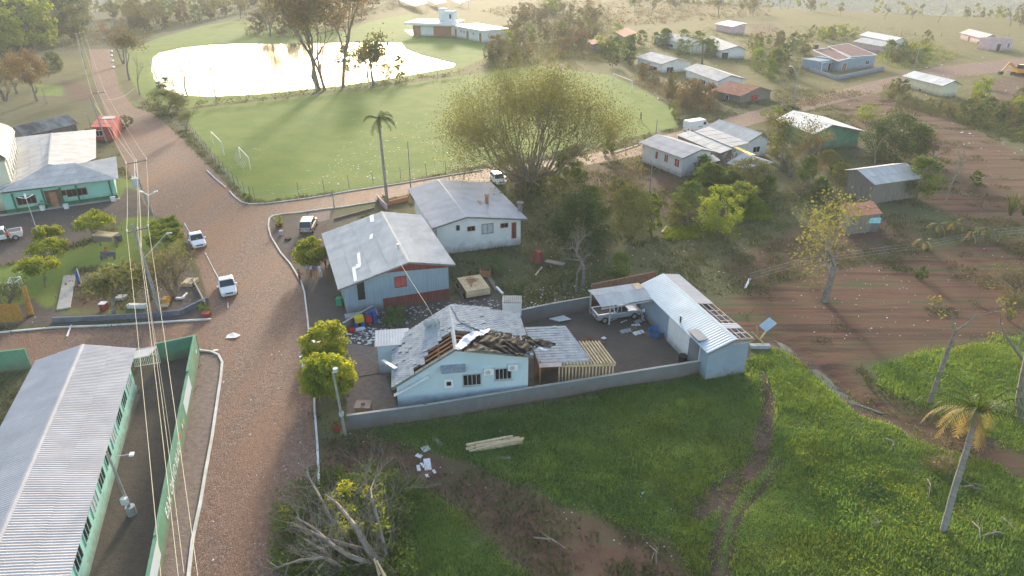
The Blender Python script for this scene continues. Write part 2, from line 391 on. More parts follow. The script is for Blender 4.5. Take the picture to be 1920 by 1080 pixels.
class House:
    """gable building from the picture: FP/BP ridge ends (front, back), FL/FR eave corners of the front gable"""
    def __init__(s, name, label, cat, zr, FP, BP, FL, FR, wall='wall_white', roof='fibre', oh=.5, k=0, sw=1.05, sl=2.4, L=None, holesL=(), holesR=(), tile=False,
                 walls=True, gable=None, ins=None, Lmin=0, group=None, jit=.012, miss=0, zL=None, zR=None, base=0, roofs='LR', roof2=None):
        a = P(*FP, zr); b = P(*BP, zr); u = b - a; s.L = L or u.length; u.normalize(); v = V((-u.y, u.x, 0)); s.u, s.v, s.zr = u, v, zr
        def eave(q): 
            w_ = isect(q[0], q[1], a, u); return ((w_ - a).dot(v), w_.z)
        s.yl, s.zl = eave(FL); s.yr, s.zr_ = eave(FR)
        if zL: s.zl = zL
        if zR: s.zr_ = zR
        if s.yl < s.yr: s.yl, s.zl, s.yr, s.zr_ = s.yr, s.zr_, s.yl, s.zl; s.flip = True
        else: s.flip = False
        s.o = V((a.x, a.y, 0)); s.root = thing(name, label, cat, (a + u * s.L / 2 + v * (s.yl + s.yr) / 2) * 1.0, group)
        s.root.location.z = 0; s.root['_o'] = tuple(s.root.location)
        s.T = lambda x, y, z: s.o + u * x + v * y + V((0, 0, z))
        s.oh = oh
        T = s.T
        if walls:
            yl, yr = s.yl - oh, s.yr + oh; s.wl, s.wr = yl, yr
            zl, zr2 = s.rz(yl) - .06, s.rz(yr) - .06; x0, x1 = min(oh, .6), s.L - min(oh, .6); s.x0, s.x1 = x0, x1
            mb = MB(); t = .15
            mb.poly([T(x0, yr, base), T(x0, yr, zr2), T(x0, 0, zr - .06), T(x0, yl, zl), T(x0, yl, base)])
            mb.poly([T(x1, yl, base), T(x1, yl, zl), T(x1, 0, zr - .06), T(x1, yr, zr2), T(x1, yr, base)])
            mb.poly([T(x0, yl, base), T(x0, yl, zl), T(x1, yl, zl), T(x1, yl, base)]); mb.poly([T(x1, yr, base), T(x1, yr, zr2), T(x0, yr, zr2), T(x0, yr, base)])
            # inner faces so the wall has thickness from above
            mb.poly([T(x0 + t, yl - t, zl), T(x0 + t, 0, zr - .06), T(x0 + t, yr + t, zr2), T(x0 + t, yr + t, 0), T(x0 + t, yl - t, 0)])
            mb.poly([T(x0 + t, yl - t, 0), T(x1 - t, yl - t, 0), T(x1 - t, yl - t, zl), T(x0 + t, yl - t, zl)])
            mb.poly([T(x0 + t, yr + t, zr2), T(x1 - t, yr + t, zr2), T(x1 - t, yr + t, 0), T(x0 + t, yr + t, 0)])
            mb.build('wall', wall, s.root)
        if roofs != '':
            for sd, hl, y, z in (('L', holesL, s.yl, s.zl), ('R', holesR, s.yr, s.zr_)):
                if sd not in roofs: continue
                pts = [T(0, 0, zr), T(s.L, 0, zr), T(s.L, y, z), T(0, y, z)]
                if tile: s.pl, _ = tiles(pts, s.root, roof, holes=hl)
                elif roof2 and sd == 'R': s.pl = sheets(pts, s.root, roof2, sw, sl, k, holes=hl, jit=jit, miss=miss)
                else: s.pl = sheets(pts, s.root, roof, sw, sl, k, holes=hl, jit=jit, miss=miss)
            rc = MB()
            if not tile or roofs == 'LR':
                g = .16
                for sg, y, z in ((1, s.yl, s.zl), (-1, s.yr, s.zr_)):
                    sl_ = (z - zr) / y
                    rc.hexa([T(0, 0, zr + .03), T(s.L, 0, zr + .03), T(s.L, sg * g, zr + .03 + sl_ * sg * g), T(0, sg * g, zr + .03 + sl_ * sg * g),
                             T(0, 0, zr + .06), T(s.L, 0, zr + .06), T(s.L, sg * g, zr + .055 + sl_ * sg * g), T(0, sg * g, zr + .055 + sl_ * sg * g)])
                rc.build('ridge_cap', roof, s.root)
            for x in (.01, s.L - .03):      # barge boards on the gables
                for y, z in ((s.yl, s.zl), (s.yr, s.zr_)): fb = MB(); fb.beam(T(x, 0, zr - .08), T(x, y, z - .08), .04, .16); fb.build('barge_board', 'wood_grey', s.root)
    def rz(s, y):
        return s.zr + (s.zl - s.zr) * y / s.yl if y >= 0 else s.zr + (s.zr_ - s.zr) * y / s.yr
    def wall_pt(s, side, q, zlo=None):
        """picture point q on wall plane side -> world"""
        o, n = {'F': (s.T(s.x0, 0, 0), s.u), 'L': (s.T(0, s.wl, 0), s.v), 'R': (s.T(0, s.wr, 0), s.v), 'B': (s.T(s.x1, 0, 0), s.u)}[side]
        return isect(q[0], q[1], o, n)
    def opening(s, side, x0, y0, x1, y1, kind='w', h=None, **kw):
        """opening whose picture corners are (x0,y0) upper left and (x1,y1) lower right"""
        xm, ym = (x0 + x1) / 2, (y0 + y1) / 2
        out = {'F': -s.u, 'B': s.u, 'L': s.v, 'R': -s.v}[side]; r = V((0, 0, 1)).cross(out).normalized()
        c = s.wall_pt(side, (xm, ym)); a = s.wall_pt(side, (x0, ym)); b = s.wall_pt(side, (x1, ym)); t = s.wall_pt(side, (xm, y0)); d = s.wall_pt(side, (xm, y1))
        w_ = abs((b - a).dot(r)); hh = h or (t.z - d.z); o = V((c.x, c.y, 0)) - r * w_ / 2 + V((0, 0, d.z)) + out * .004
        if kind == 'd':
            o.z = 0.02 if d.z < .6 else d.z; return door(s.root, o, r, out, w_, h or max(1.9, t.z - o.z), **kw)
        return window(s.root, o, r, out, w_, hh, **kw)
# ------------------------------------------------------------------ terrain
def vnoise(x, y, s, seed=0):
    x = np.asarray(x, float) / s; y = np.asarray(y, float) / s
    xi = np.floor(x).astype(np.int64); yi = np.floor(y).astype(np.int64); fx, fy = x - xi, y - yi
    fx = fx * fx * (3 - 2 * fx); fy = fy * fy * (3 - 2 * fy)
    def hsh(a, b):
        n = (a * 374761393 + b * 668265263 + seed * 974634777) & 0x7fffffff
        n = ((n ^ (n >> 13)) * 1274126177) & 0x7fffffff
        return ((n ^ (n >> 16)) & 0xffff) / 65535.
    return (hsh(xi, yi) * (1 - fx) + hsh(xi + 1, yi) * fx) * (1 - fy) + (hsh(xi, yi + 1) * (1 - fx) + hsh(xi + 1, yi + 1) * fx) * fy
def sdf(x, y, pl):                      # + inside, metres
    x = np.asarray(x, float); y = np.asarray(y, float); d = np.full(x.shape, 1e9); c = np.zeros(x.shape, bool)
    for i in range(len(pl)):
        x1, y1 = pl[i]; x2, y2 = pl[i - 1]; ex, ey = x2 - x1, y2 - y1; L = ex * ex + ey * ey + 1e-9
        t = np.clip(((x - x1) * ex + (y - y1) * ey) / L, 0, 1)
        d = np.minimum(d, (x - x1 - t * ex) ** 2 + (y - y1 - t * ey) ** 2)
        k = (y1 > y) != (y2 > y); c ^= k & (x < (x2 - x1) * (y - y1) / (y2 - y1 + 1e-12) + x1)
    d = np.sqrt(d); return np.where(c, d, -d)
def pp(pl): return [tuple(P(*q)[:2]) for q in pl]
def sm(a, b, x): t = np.clip((x - a) / (b - a), 0, 1); return t * t * (3 - 2 * t)

POND = [(286, 108), (300, 98), (340, 89), (400, 83), (480, 81), (560, 82), (640, 79), (700, 78), (752, 80), (762, 92), (790, 103), (825, 112), (853, 119), (850, 125), (800, 134), (740, 145), (640, 160), (560, 168), (480, 176), (400, 180), (340, 178), (305, 165), (290, 148), (284, 128)]
Z = {
 'road': [[(166, 93), (206, 92), (212, 120), (222, 165), (250, 200), (288, 214), (330, 250), (392, 312), (440, 362), (462, 384), (520, 381), (640, 362), (780, 338), (900, 318), (1010, 303), (1100, 290), (1180, 276), (1250, 252), (1350, 226), (1440, 200), (1560, 172), (1640, 152), (1760, 125), (1920, 108), (2060, 98), (2060, 118), (1920, 130), (1750, 150), (1640, 176), (1540, 200), (1440, 226), (1350, 250), (1270, 272), (1180, 296), (1100, 310), (1000, 328), (900, 346), (800, 358), (700, 378), (600, 396), (524, 406), (506, 414), (506, 436), (526, 474), (552, 505), (571, 545), (580, 600), (588, 700), (594, 800), (600, 1080), (604, 1400), (200, 1400), (352, 1085), (372, 960), (395, 840), (410, 740), (416, 680), (408, 662), (366, 656), (290, 662), (200, 668), (0, 700), (-400, 740), (-400, 640), (0, 624), (200, 612), (396, 599), (392, 570), (370, 500), (345, 448), (325, 415), (290, 405), (268, 380), (245, 330), (216, 270), (190, 190), (172, 130)]],
 'lot': [[(-400, 560), (-400, 410), (0, 396), (110, 388), (222, 374), (236, 350), (262, 360), (300, 408), (345, 440), (290, 404), (225, 408), (180, 440), (100, 470), (0, 498)],
         [(506, 412), (590, 399), (628, 395), (622, 412), (700, 392), (640, 420), (612, 470), (625, 520), (632, 575), (700, 580), (760, 560), (845, 560), (900, 520), (940, 560), (960, 600), (740, 640), (730, 662), (640, 650), (590, 640), (581, 600), (571, 545), (552, 505), (526, 474), (506, 436)],
         [(256, 690), (366, 662), (352, 720), (318, 880), (285, 1080), (220, 1400), (0, 1400), (127, 1090), (200, 880)],
         [(975, 612), (1040, 590), (1105, 578), (1225, 545), (1260, 610), (1325, 690), (1200, 716), (1060, 740), (990, 750)],
         [(390, 565), (398, 600), (340, 606), (250, 600), (150, 606), (-100, 618), (-400, 640), (-400, 590), (0, 592), (60, 560), (120, 590), (270, 585)], [(290, 490), (350, 480), (395, 590), (300, 596), (255, 560)]],
 'dirt': [[(1555, 190), (1650, 178), (1720, 196), (1800, 232), (1920, 290), (2300, 420), (2300, 520), (1920, 420), (1820, 430), (1740, 380), (1690, 300), (1600, 230)],
          [(1340, 580), (1420, 540), (1560, 505), (1700, 478), (1920, 445), (2300, 400), (2300, 600), (1920, 622), (1760, 652), (1650, 668), (1600, 680), (1620, 720), (1700, 775), (1850, 830), (1960, 870), (2200, 920), (2200, 990), (1960, 910), (1800, 852), (1700, 812), (1600, 780), (1540, 720), (1480, 660), (1420, 640), (1350, 600)],
          ],
 'soil': [[(600, 835), (680, 815), (760, 830), (830, 850), (900, 872), (960, 905), (1060, 955), (1160, 985), (1260, 1030), (1320, 1090), (1400, 1300), (1100, 1400), (1020, 1120), (920, 1020), (840, 950), (740, 890), (650, 900), (603, 900)],
                    [(1085, 318), (1180, 300), (1240, 320), (1300, 345), (1340, 410), (1280, 420), (1200, 400), (1120, 370)],
          [(1355, 500), (1450, 440), (1560, 400), (1700, 420), (1740, 460), (1560, 500), (1400, 540)], [(110, 148), (180, 165), (190, 190), (130, 190), (118, 165)],
          [(1400, 45), (1450, 44), (1470, 58), (1420, 66)], [(1850, 150), (1960, 140), (1960, 240), (1880, 210)],
          [(1220, 545), (1330, 690), (1280, 690), (1190, 610), (1110, 625), (1060, 600), (1120, 580)], [(120, 530), (180, 505), (230, 520), (200, 590), (110, 580)],
          [(1365, 800), (1430, 740), (1415, 860), (1300, 980), (1330, 1090), (1400, 1200), (1280, 1200), (1290, 960)], [(1690, 900), (1760, 880), (1860, 940), (1860, 990), (1760, 960)]],
 'lawn': [[(332, 208), (480, 190), (680, 168), (860, 143), (1000, 122), (1140, 140), (1200, 165), (1262, 205), (1270, 238), (1140, 268), (1000, 292), (900, 310), (700, 350), (500, 376), (462, 372), (440, 345), (400, 290), (350, 235)],
          [(236, 96), (300, 70), (380, 48), (460, 36), (560, 40), (640, 60), (700, 38), (770, 26), (800, 70), (930, 78), (930, 100), (850, 135), (700, 160), (480, 185), (330, 205), (290, 200), (262, 176), (240, 140)],
          [(-60, 560), (0, 502), (100, 478), (200, 450), (240, 408), (290, 405), (330, 430), (350, 470), (250, 500), (140, 500), (110, 560), (190, 575), (300, 588), (100, 596)],
          [(205, 120), (236, 180), (262, 200), (250, 196), (222, 165)], [(60, 158), (120, 160), (120, 180), (60, 178)], [(222, 330), (260, 345), (262, 400), (200, 400)]],
 'wild': [[(655, 812), (800, 795), (1000, 765), (1200, 725), (1330, 700), (1425, 668), (1455, 640), (1500, 668), (1570, 740), (1690, 812), (1820, 860), (1960, 920), (2300, 1010), (2300, 1500), (1400, 1500), (1350, 1120), (1270, 1020), (1160, 975), (1060, 945), (960, 895), (880, 862), (800, 842), (700, 812)],
          [(1640, 692), (1700, 668), (1790, 652), (1920, 628), (2300, 590), (2300, 960), (1960, 860), (1850, 815), (1740, 770), (1660, 730)],
          [(700, 920), (800, 920), (900, 1000), (1000, 1100), (1050, 1300), (700, 1400), (560, 1100)]],
 'conc': [[(628, 640), (735, 655), (745, 700), (640, 716)], [(645, 712), (722, 702), (748, 768), (655, 800)], [(370, 402), (372, 418), (438, 434), (458, 430), (470, 400), (420, 398)][:0] or [(572, 402), (620, 395), (618, 412), (575, 420)],
          [(212, 740), (262, 740), (196, 940), (130, 1120), (60, 1300), (127, 1080)], [(376, 664), (408, 664), (414, 685), (404, 750), (370, 940), (350, 1085), (280, 1300), (285, 1080), (335, 840)]],
 'mud': [[(1428, 690), (1448, 740), (1440, 800), (1424, 870), (1380, 905), (1320, 945), (1300, 965), (1300, 955), (1370, 890), (1406, 860), (1420, 800), (1432, 750)], [(1380, 900), (1420, 860), (1450, 850), (1390, 920), (1370, 960), (1355, 1010), (1350, 1080), (1340, 1200), (1360, 1200), (1320, 1080), (1340, 1000), (1360, 940)],
         [(1296, 966), (1338, 926), (1388, 890), (1418, 860), (1430, 800), (1434, 745), (1424, 700), (1438, 700), (1453, 745), (1451, 805), (1442, 870), (1404, 909), (1354, 948), (1314, 980)],
         [(1372, 990), (1392, 950), (1430, 905), (1462, 860), (1470, 862), (1440, 912), (1402, 958), (1382, 996), (1368, 1090), (1356, 1090)],
         [(1300, 945), (1318, 925), (1384, 880), (1414, 850), (1420, 852), (1392, 888), (1330, 930), (1308, 952)],
         [(1445, 632), (1480, 648), (1520, 672), (1570, 715), (1620, 755), (1690, 785), (1680, 792), (1600, 765), (1540, 712), (1495, 670), (1440, 642)]],
}
ZW = {k: [pp(q) for q in v] for k, v in Z.items()}
PW = pp(POND)
def edge(x): return 560 - .75 * np.maximum(0, x - 60) - .8 * np.maximum(0, -x - 110) + 25 * (vnoise(x, x * 0, 60, 5) - .5)
def gz(x, y):
    x = np.asarray(x, float); y = np.asarray(y, float)
    e = y - edge(x)
    h = -85 * sm(0, 330, e) + 90 * sm(700, 1900, e) + sm(200, 500, e) * (22 * (vnoise(x, y, 260, 2) - .5) + 9 * (vnoise(x, y, 90, 3) - .5))
    near = (y < 150)
    wd = np.full(x.shape, -50.)
    for q in ZW['wild']: wd = np.maximum(wd, np.where(near, sdf(x, y, q), -50))
    k = sm(.3, 4, wd)
    h = h + k * (.55 * (vnoise(x, y, 6, 8) - .35) + .3 * (vnoise(x, y, 2.1, 9) - .4))
    md = np.full(x.shape, -50.)
    for q in ZW['mud']: md = np.maximum(md, np.where(near, sdf(x, y, q), -50))
    h = h - .30 * sm(-1.5, .6, md) * (.45 + .75 * vnoise(x, y, 1.9, 61)) * (md > -3)
    h = h - 1.2 * sm(-.5, 2.5, sdf(x, y, PW)) 
    return h
def G(px, py, dz=0.):                    # picture point -> point on the terrain
    p = P(px, py)
    for _ in range(2):
        z = float(gz(p.x, p.y)); p = P(px, py, z)
    p.z = float(gz(p.x, p.y)) + dz; return p
def ground_mat():
    m = bpy.data.materials.new('ground'); m.use_nodes = True; n = m.node_tree; n.nodes.clear(); L = n.links.new
    N = n.nodes.new
    out = N('ShaderNodeOutputMaterial'); b = N('ShaderNodeBsdfPrincipled'); L(b.outputs[0], out.inputs[0])
    b.inputs['Specular IOR Level'].default_value = .2
    pos = N('ShaderNodeNewGeometry').outputs['Position']
    def noise(s, d=4, st=None, r=.6):
        v = pos
        if st:
            mp = N('ShaderNodeMapping'); mp.inputs['Scale'].default_value = st[:3]; mp.inputs['Rotation'].default_value[2] = st[3]; L(pos, mp.inputs[0]); v = mp.outputs[0]
        o = N('ShaderNodeTexNoise'); o.inputs['Scale'].default_value = s; o.inputs['Detail'].default_value = d; o.inputs['Roughness'].default_value = r; L(v, o.inputs['Vector']); return o.outputs['Fac']
    def ramp(f, *st):
        r = N('ShaderNodeValToRGB'); e = r.color_ramp.elements
        while len(e) < len(st): e.new(.5)
        for i, (p_, c) in enumerate(st): e[i].position = p_; e[i].color = (*c, 1)
        L(f, r.inputs[0]); return r.outputs[0]
    def math_(op, a, c=None, d=None):
        o = N('ShaderNodeMath'); o.operation = op
        for i, q in enumerate((a, c, d)):
            if q is None: continue
            if isinstance(q, (int, float)): o.inputs[i].default_value = q
            else: L(q, o.inputs[i])
        return o.outputs[0]
    def mix(f, a, c):
        o = N('ShaderNodeMix'); o.data_type = 'RGBA'; L(f, o.inputs[0]); L(a, o.inputs[6]); L(c, o.inputs[7]); return o.outputs[2]
    n1 = noise(.35, 6); n2 = noise(2.2, 5); n3 = noise(.06, 5); n4 = noise(9, 3)
    warp = math_('MULTIPLY_ADD', n1, 2.4, -1.2); warp2 = math_('MULTIPLY_ADD', n2, 1.6, -.8)
    def mask(at, soft, wq=1., off=0.):
        a = N('ShaderNodeAttribute'); a.attribute_name = at
        s = math_('ADD', a.outputs['Fac'], math_('MULTIPLY', math_('ADD', warp, warp2), wq))
        mr = N('ShaderNodeMapRange'); mr.inputs[1].default_value = -soft + off; mr.inputs[2].default_value = soft + off; L(s, mr.inputs[0]); return mr.outputs[0]
    base = mix(n3, ramp(n1, (.3, (.075, .09, .03)), (.5, (.12, .115, .05)), (.68, (.16, .105, .07))), ramp(n1, (.3, (.12, .08, .05)), (.52, (.08, .10, .032)), (.7, (.13, .135, .045))))
    base = mix(math_('MULTIPLY', n4, .35), base, ramp(n2, (.3, (.05, .06, .025)), (.7, (.2, .17, .1))))
    # far pasture: straw and green
    fp = N('ShaderNodeAttribute'); fp.attribute_name = 'far'
    base = mix(fp.outputs['Fac'], base, mix(noise(.03, 6), ramp(noise(.3, 6), (.3, (.13, .10, .035)), (.7, (.21, .17, .055))), ramp(noise(.2, 6), (.35, (.08, .10, .025)), (.65, (.16, .145, .045)))))
    wd = N('ShaderNodeAttribute'); wd.attribute_name = 'wood'
    base = mix(wd.outputs['Fac'], base, ramp(noise(.12, 8, r=.75), (.35, (.03, .045, .022)), (.5, (.055, .07, .035)), (.65, (.09, .095, .05))))
    lawn = mix(n3, ramp(n1, (.3, (.10, .18, .03)), (.7, (.15, .24, .04))), ramp(noise(.16, 5), (.35, (.13, .20, .03)), (.6, (.24, .26, .045))))
    lawn = mix(math_('MULTIPLY', n4, .3), lawn, ramp(n2, (.3, (.06, .1, .02)), (.7, (.17, .2, .05))))
    c = mix(mask('lawn', .5, .5), base, lawn)
    wild = mix(n3, ramp(n1, (.32, (.075, .15, .04)), (.66, (.13, .21, .06))), ramp(n2, (.35, (.075, .13, .03)), (.7, (.17, .20, .05))))
    bare = N('ShaderNodeMapRange'); bare.inputs[1].default_value = .56; bare.inputs[2].default_value = .66; L(noise(.28, 6, None, .7), bare.inputs[0])
    wild = mix(math_('MULTIPLY', bare.outputs[0], .8), wild, ramp(n2, (.3, (.11, .075, .045)), (.7, (.18, .13, .07))))
    c = mix(mask('wild', .8, 1.3), c, wild)
    _a, _c = P(1500, 632), P(1900, 556); fur = noise(1.0, 4, (.04, .6, 1, -math.atan2(_c.y - _a.y, _c.x - _a.x)), .62)
    d1 = ramp(n1, (.3, (.085, .048, .034)), (.5, (.125, .068, .046)), (.64, (.085, .085, .036)))
    d2 = mix(math_('MINIMUM', math_('MULTIPLY', n3, 1.5), 1.), d1, ramp(fur, (.38, (.045, .026, .019)), (.46, (.115, .055, .036)), (.54, (.17, .082, .052)), (.62, (.065, .078, .03))))
    c = mix(mask('dirt', 1.2, 1.5), c, d2)
    c = mix(mask('soil', 1.4, 1.7), c, mix(math_('MULTIPLY', n2, .6), d1, ramp(noise(.7, 6, None, .7), (.35, (.09, .05, .036)), (.55, (.16, .095, .065)), (.72, (.12, .11, .05)))))
    lot = mix(math_('MULTIPLY', n4, .5), ramp(n1, (.3, (.085, .072, .062)), (.7, (.135, .105, .088))), ramp(n2, (.3, (.07, .068, .06)), (.7, (.17, .13, .105))))
    c = mix(mask('lot', .35, .6), c, lot)
    con = ramp(n2, (.3, (.19, .14, .12)), (.7, (.27, .215, .18)))
    c = mix(mask('conc', .12, .06), c, con)
    # cobbled road: irregular basalt setts with red soil in the joints
    vo = N('ShaderNodeTexVoronoi'); vo.inputs['Scale'].default_value = 5.6; L(pos, vo.inputs['Vector'])
    ve = N('ShaderNodeTexVoronoi'); ve.feature = 'DISTANCE_TO_EDGE'; ve.inputs['Scale'].default_value = 5.6; L(pos, ve.inputs['Vector'])
    sep = N('ShaderNodeSeparateColor'); L(vo.outputs['Color'], sep.inputs[0])
    st = mix(n1, ramp(sep.outputs[0], (.1, (.18, .098, .068)), (.5, (.255, .145, .10)), (.9, (.34, .205, .14))), ramp(sep.outputs[1], (.1, (.14, .105, .09)), (.9, (.26, .19, .16))))
    st = mix(mixf(n, math_, ve.outputs['Distance']), ramp(n2, (.3, (.13, .06, .042)), (.7, (.19, .09, .06))), st)
    soil = N('ShaderNodeMapRange'); soil.inputs[1].default_value = .46; soil.inputs[2].default_value = .62; L(noise(.3, 6, (.9, .14, 1, 0)), soil.inputs[0])
    st = mix(math_('MULTIPLY', soil.outputs[0], .75), st, ramp(n2, (.3, (.22, .11, .068)), (.7, (.33, .175, .105))))
    rm = mask('road', .18, .12); c = mix(rm, c, st)
    mud = mask('mud', .2, .16, -.05); c = mix(mud, c, ramp(n2, (.3, (.07, .045, .035)), (.7, (.14, .09, .07))))
    L(c, b.inputs['Base Color'])
    rr = N('ShaderNodeMapRange'); rr.inputs[3].default_value = .95; rr.inputs[4].default_value = .72; L(rm, rr.inputs[0]); L(rr.outputs[0], b.inputs['Roughness'])
    bh = math_('ADD', math_('MULTIPLY', rm, math_('MINIMUM', math_('MULTIPLY', ve.outputs['Distance'], 6), .6)), math_('ADD', math_('MULTIPLY', n2, .6), math_('MULTIPLY', n4, .4)))
    bp = N('ShaderNodeBump'); bp.inputs['Strength'].default_value = .8; bp.inputs['Distance'].default_value = .12; L(bh, bp.inputs['Height']); L(bp.outputs[0], b.inputs['Normal'])
    return m
def mixf(n, math_, s): return math_('MINIMUM', math_('MULTIPLY', s, 14.), 1.)
def terrain():
    ys = [16.]
    while ys[-1] < 3100: ys.append(ys[-1] + max(.33, ys[-1] * .0085))
    ys = np.array(ys); nc = 520; u = np.linspace(-1, 1, nc); u = u * (.62 + .38 * u * u)
    Y, U = np.meshgrid(ys, u, indexing='ij'); X = U * (1.35 * Y + 45)
    Zh = gz(X, Y); co = np.stack([X, Y, Zh], -1).reshape(-1, 3); nr = len(ys)
    i = np.arange(nr - 1)[:, None] * nc + np.arange(nc - 1)[None]; f = np.stack([i, i + 1, i + nc + 1, i + nc], -1).reshape(-1, 4)
    me = bpy.data.meshes.new('ground'); me.vertices.add(len(co)); me.vertices.foreach_set('co', co.ravel())
    me.loops.add(f.size); me.loops.foreach_set('vertex_index', f.ravel().astype(np.int32)); me.polygons.add(len(f))
    me.polygons.foreach_set('loop_start', (np.arange(len(f)) * 4).astype(np.int32)); me.polygons.foreach_set('loop_total', np.full(len(f), 4, np.int32))
    me.update(calc_edges=True); me.polygons.foreach_set('use_smooth', np.ones(len(f), bool))
    for k, v in ZW.items():
        a = np.full(X.shape, -8.)
        for q in v: a = np.maximum(a, sdf(X, Y, q))
        at = me.attributes.new(k, 'FLOAT', 'POINT'); at.data.foreach_set('value', np.clip(a, -8, 8).ravel().astype(np.float32))
    e = Y - edge(X)
    far = sm(150, 260, Y + .45 * np.maximum(X, 0)) * (1 - sm(0, 60, e))
    wood = np.maximum(sm(-10, 60, e) * (1 - sm(.6, .7, vnoise(X, Y, 300, 12)) * sm(500, 800, e) * .15), sm(-90, -130, X + 25 * (vnoise(X, Y, 30, 4) - .5)) * sm(235, 262, Y) * (1 - sm(0, 60, e)) * .7)
    for k, a in (('far', far), ('wood', wood)):
        at = me.attributes.new(k, 'FLOAT', 'POINT'); at.data.foreach_set('value', a.ravel().astype(np.float32))
    me.materials.append(ground_mat()); o = bpy.data.objects.new('ground', me); SC.collection.objects.link(o); o['kind'] = 'structure'
terrain()

# pond water
wm = bpy.data.materials.new('pond_water'); wm.use_nodes = True; _n = wm.node_tree; _b = _n.nodes['Principled BSDF']
_b.inputs['Base Color'].default_value = (.09, .085, .06, 1); _b.inputs['Roughness'].default_value = .09; _b.inputs['IOR'].default_value = 1.33; _b.inputs['Specular IOR Level'].default_value = 1.
_w = _n.nodes.new('ShaderNodeTexNoise'); _w.inputs['Scale'].default_value = 1.2; _w.inputs['Detail'].default_value = 3
_p = _n.nodes.new('ShaderNodeNewGeometry'); _n.links.new(_p.outputs['Position'], _w.inputs['Vector'])
_u = _n.nodes.new('ShaderNodeBump'); _u.inputs['Strength'].default_value = .12; _u.inputs['Distance'].default_value = .02
_n.links.new(_w.outputs['Fac'], _u.inputs['Height']); _n.links.new(_u.outputs[0], _b.inputs['Normal'])
M['water'] = wm
cx, cy = sum(p[0] for p in PW) / len(PW), sum(p[1] for p in PW) / len(PW)
mb = MB(); mb.poly([(cx + (x - cx) * 1.01, cy + (y - cy) * 1.01, -.12) for x, y in PW]); mb.build('pond', 'water', kind='structure')
def jag(q, j=.16, st=.35):
    q = [P(*a, -.21) for a in q]; out = []
    for a, c_ in zip(q, q[1:] + q[:1]):
        n_ = max(1, int((c_ - a).length / st))
        for i in range(n_): t = a.lerp(c_, i / n_); k_ = float(vnoise(t.x, t.y, .9, 77)) - .5; out.append(t + V((k_ * 4 * j + RND.gauss(0, j * .4), RND.gauss(0, j * .6), 0)))
    return out
for q in ([(1448, 636), (1470, 642), (1500, 662), (1520, 684), (1545, 700), (1564, 712), (1580, 735), (1610, 752), (1650, 768), (1680, 780), (1640, 772), (1600, 758), (1566, 738), (1540, 710), (1512, 690), (1490, 668), (1460, 650)],
          [(1372, 955), (1366, 975), (1364, 1000), (1358, 1030), (1350, 1060), (1346, 1080), (1346, 1120), (1362, 1120), (1362, 1070), (1372, 1030), (1372, 1000), (1384, 975), (1388, 955)],
          [(1300, 962), (1318, 945), (1345, 934), (1365, 925), (1372, 918), (1360, 940), (1330, 958), (1312, 968)]):
    mb = MB(); mb.poly([tuple(a) for a in jag(q)]); mb.build('stream_water', 'water', kind='structure')

# kerbs (white painted) along pictured lines
def kerb(pts, wd=.16, h=.13, m='kerb_white', name='kerb', seg=1.2):
    p = [P(*q) for q in pts]; mb = MB()
    for a, b in zip(p, p[1:]):
        n_ = max(1, int((b - a).length / seg))
        for i in range(n_):
            c, d = a.lerp(b, i / n_), a.lerp(b, (i + 1) / n_); hh = h; o_ = V((0, 0, 0))
            mb.beam(c + o_ + V((0, 0, hh / 2 - .03)), d + o_ + V((0, 0, hh / 2 - .03)), wd, hh + .06)
    mb.build(name, m, kind='structure')
kerb([(505, 470 - 60), (503, 424), (508, 444), (526, 474), (545, 496), (556, 514), (566, 532), (571, 550), (574, 575), (577, 600), (580, 632)])
kerb([(505, 410), (512, 405), (530, 402), (560, 399), (610, 392), (640, 389), (708, 378)])
kerb([(388, 320), (402, 334), (424, 352)]); kerb([(430, 359), (442, 371), (452, 379), (468, 383), (500, 382), (580, 372), (660, 358), (760, 343), (830, 331), (905, 319)])
kerb([(590, 770), (595, 830), (598, 900), (601, 1090), (603, 1250)], m='kerb_white'); kerb([(586, 640), (588, 700), (590, 770)], m='kerb_white')
kerb([(372, 657), (396, 660), (410, 666), (417, 680), (414, 710), (408, 750), (398, 820), (386, 885), (376, 945), (362, 1010), (354, 1080), (330, 1250)], wd=.2)
kerb([(0, 624), (100, 615), (200, 611), (300, 605), (396, 599)], wd=.2); kerb([(-200, 634), (0, 624)], wd=.2)
kerb([(346, 419), (352, 430), (356, 436)], h=.05, wd=.1); kerb([(385, 474), (398, 500), (412, 526)], h=.05, wd=.1); kerb([(427, 568), (428, 578)], h=.05, wd=.1)
kerb([(1147, 288), (1180, 278), (1200, 271)], wd=.2)
# park edging wall (blue grey)
mb = MB(); pl_ = [P(*q) for q in ((100, 604), (180, 601), (270, 596), (340, 590), (372, 574), (390, 566))]
for a, b in zip(pl_, pl_[1:]): mb.beam(a + V((0, 0, .28)), b + V((0, 0, .28)), .25, .56)
M['edging'] = mat('edging', (.10, .11, .15), (.16, .17, .2), scale=1)
tag(mb.build('edging_wall', 'edging'), 'low dark blue grey wall edging the small park along its lower side', 'wall')
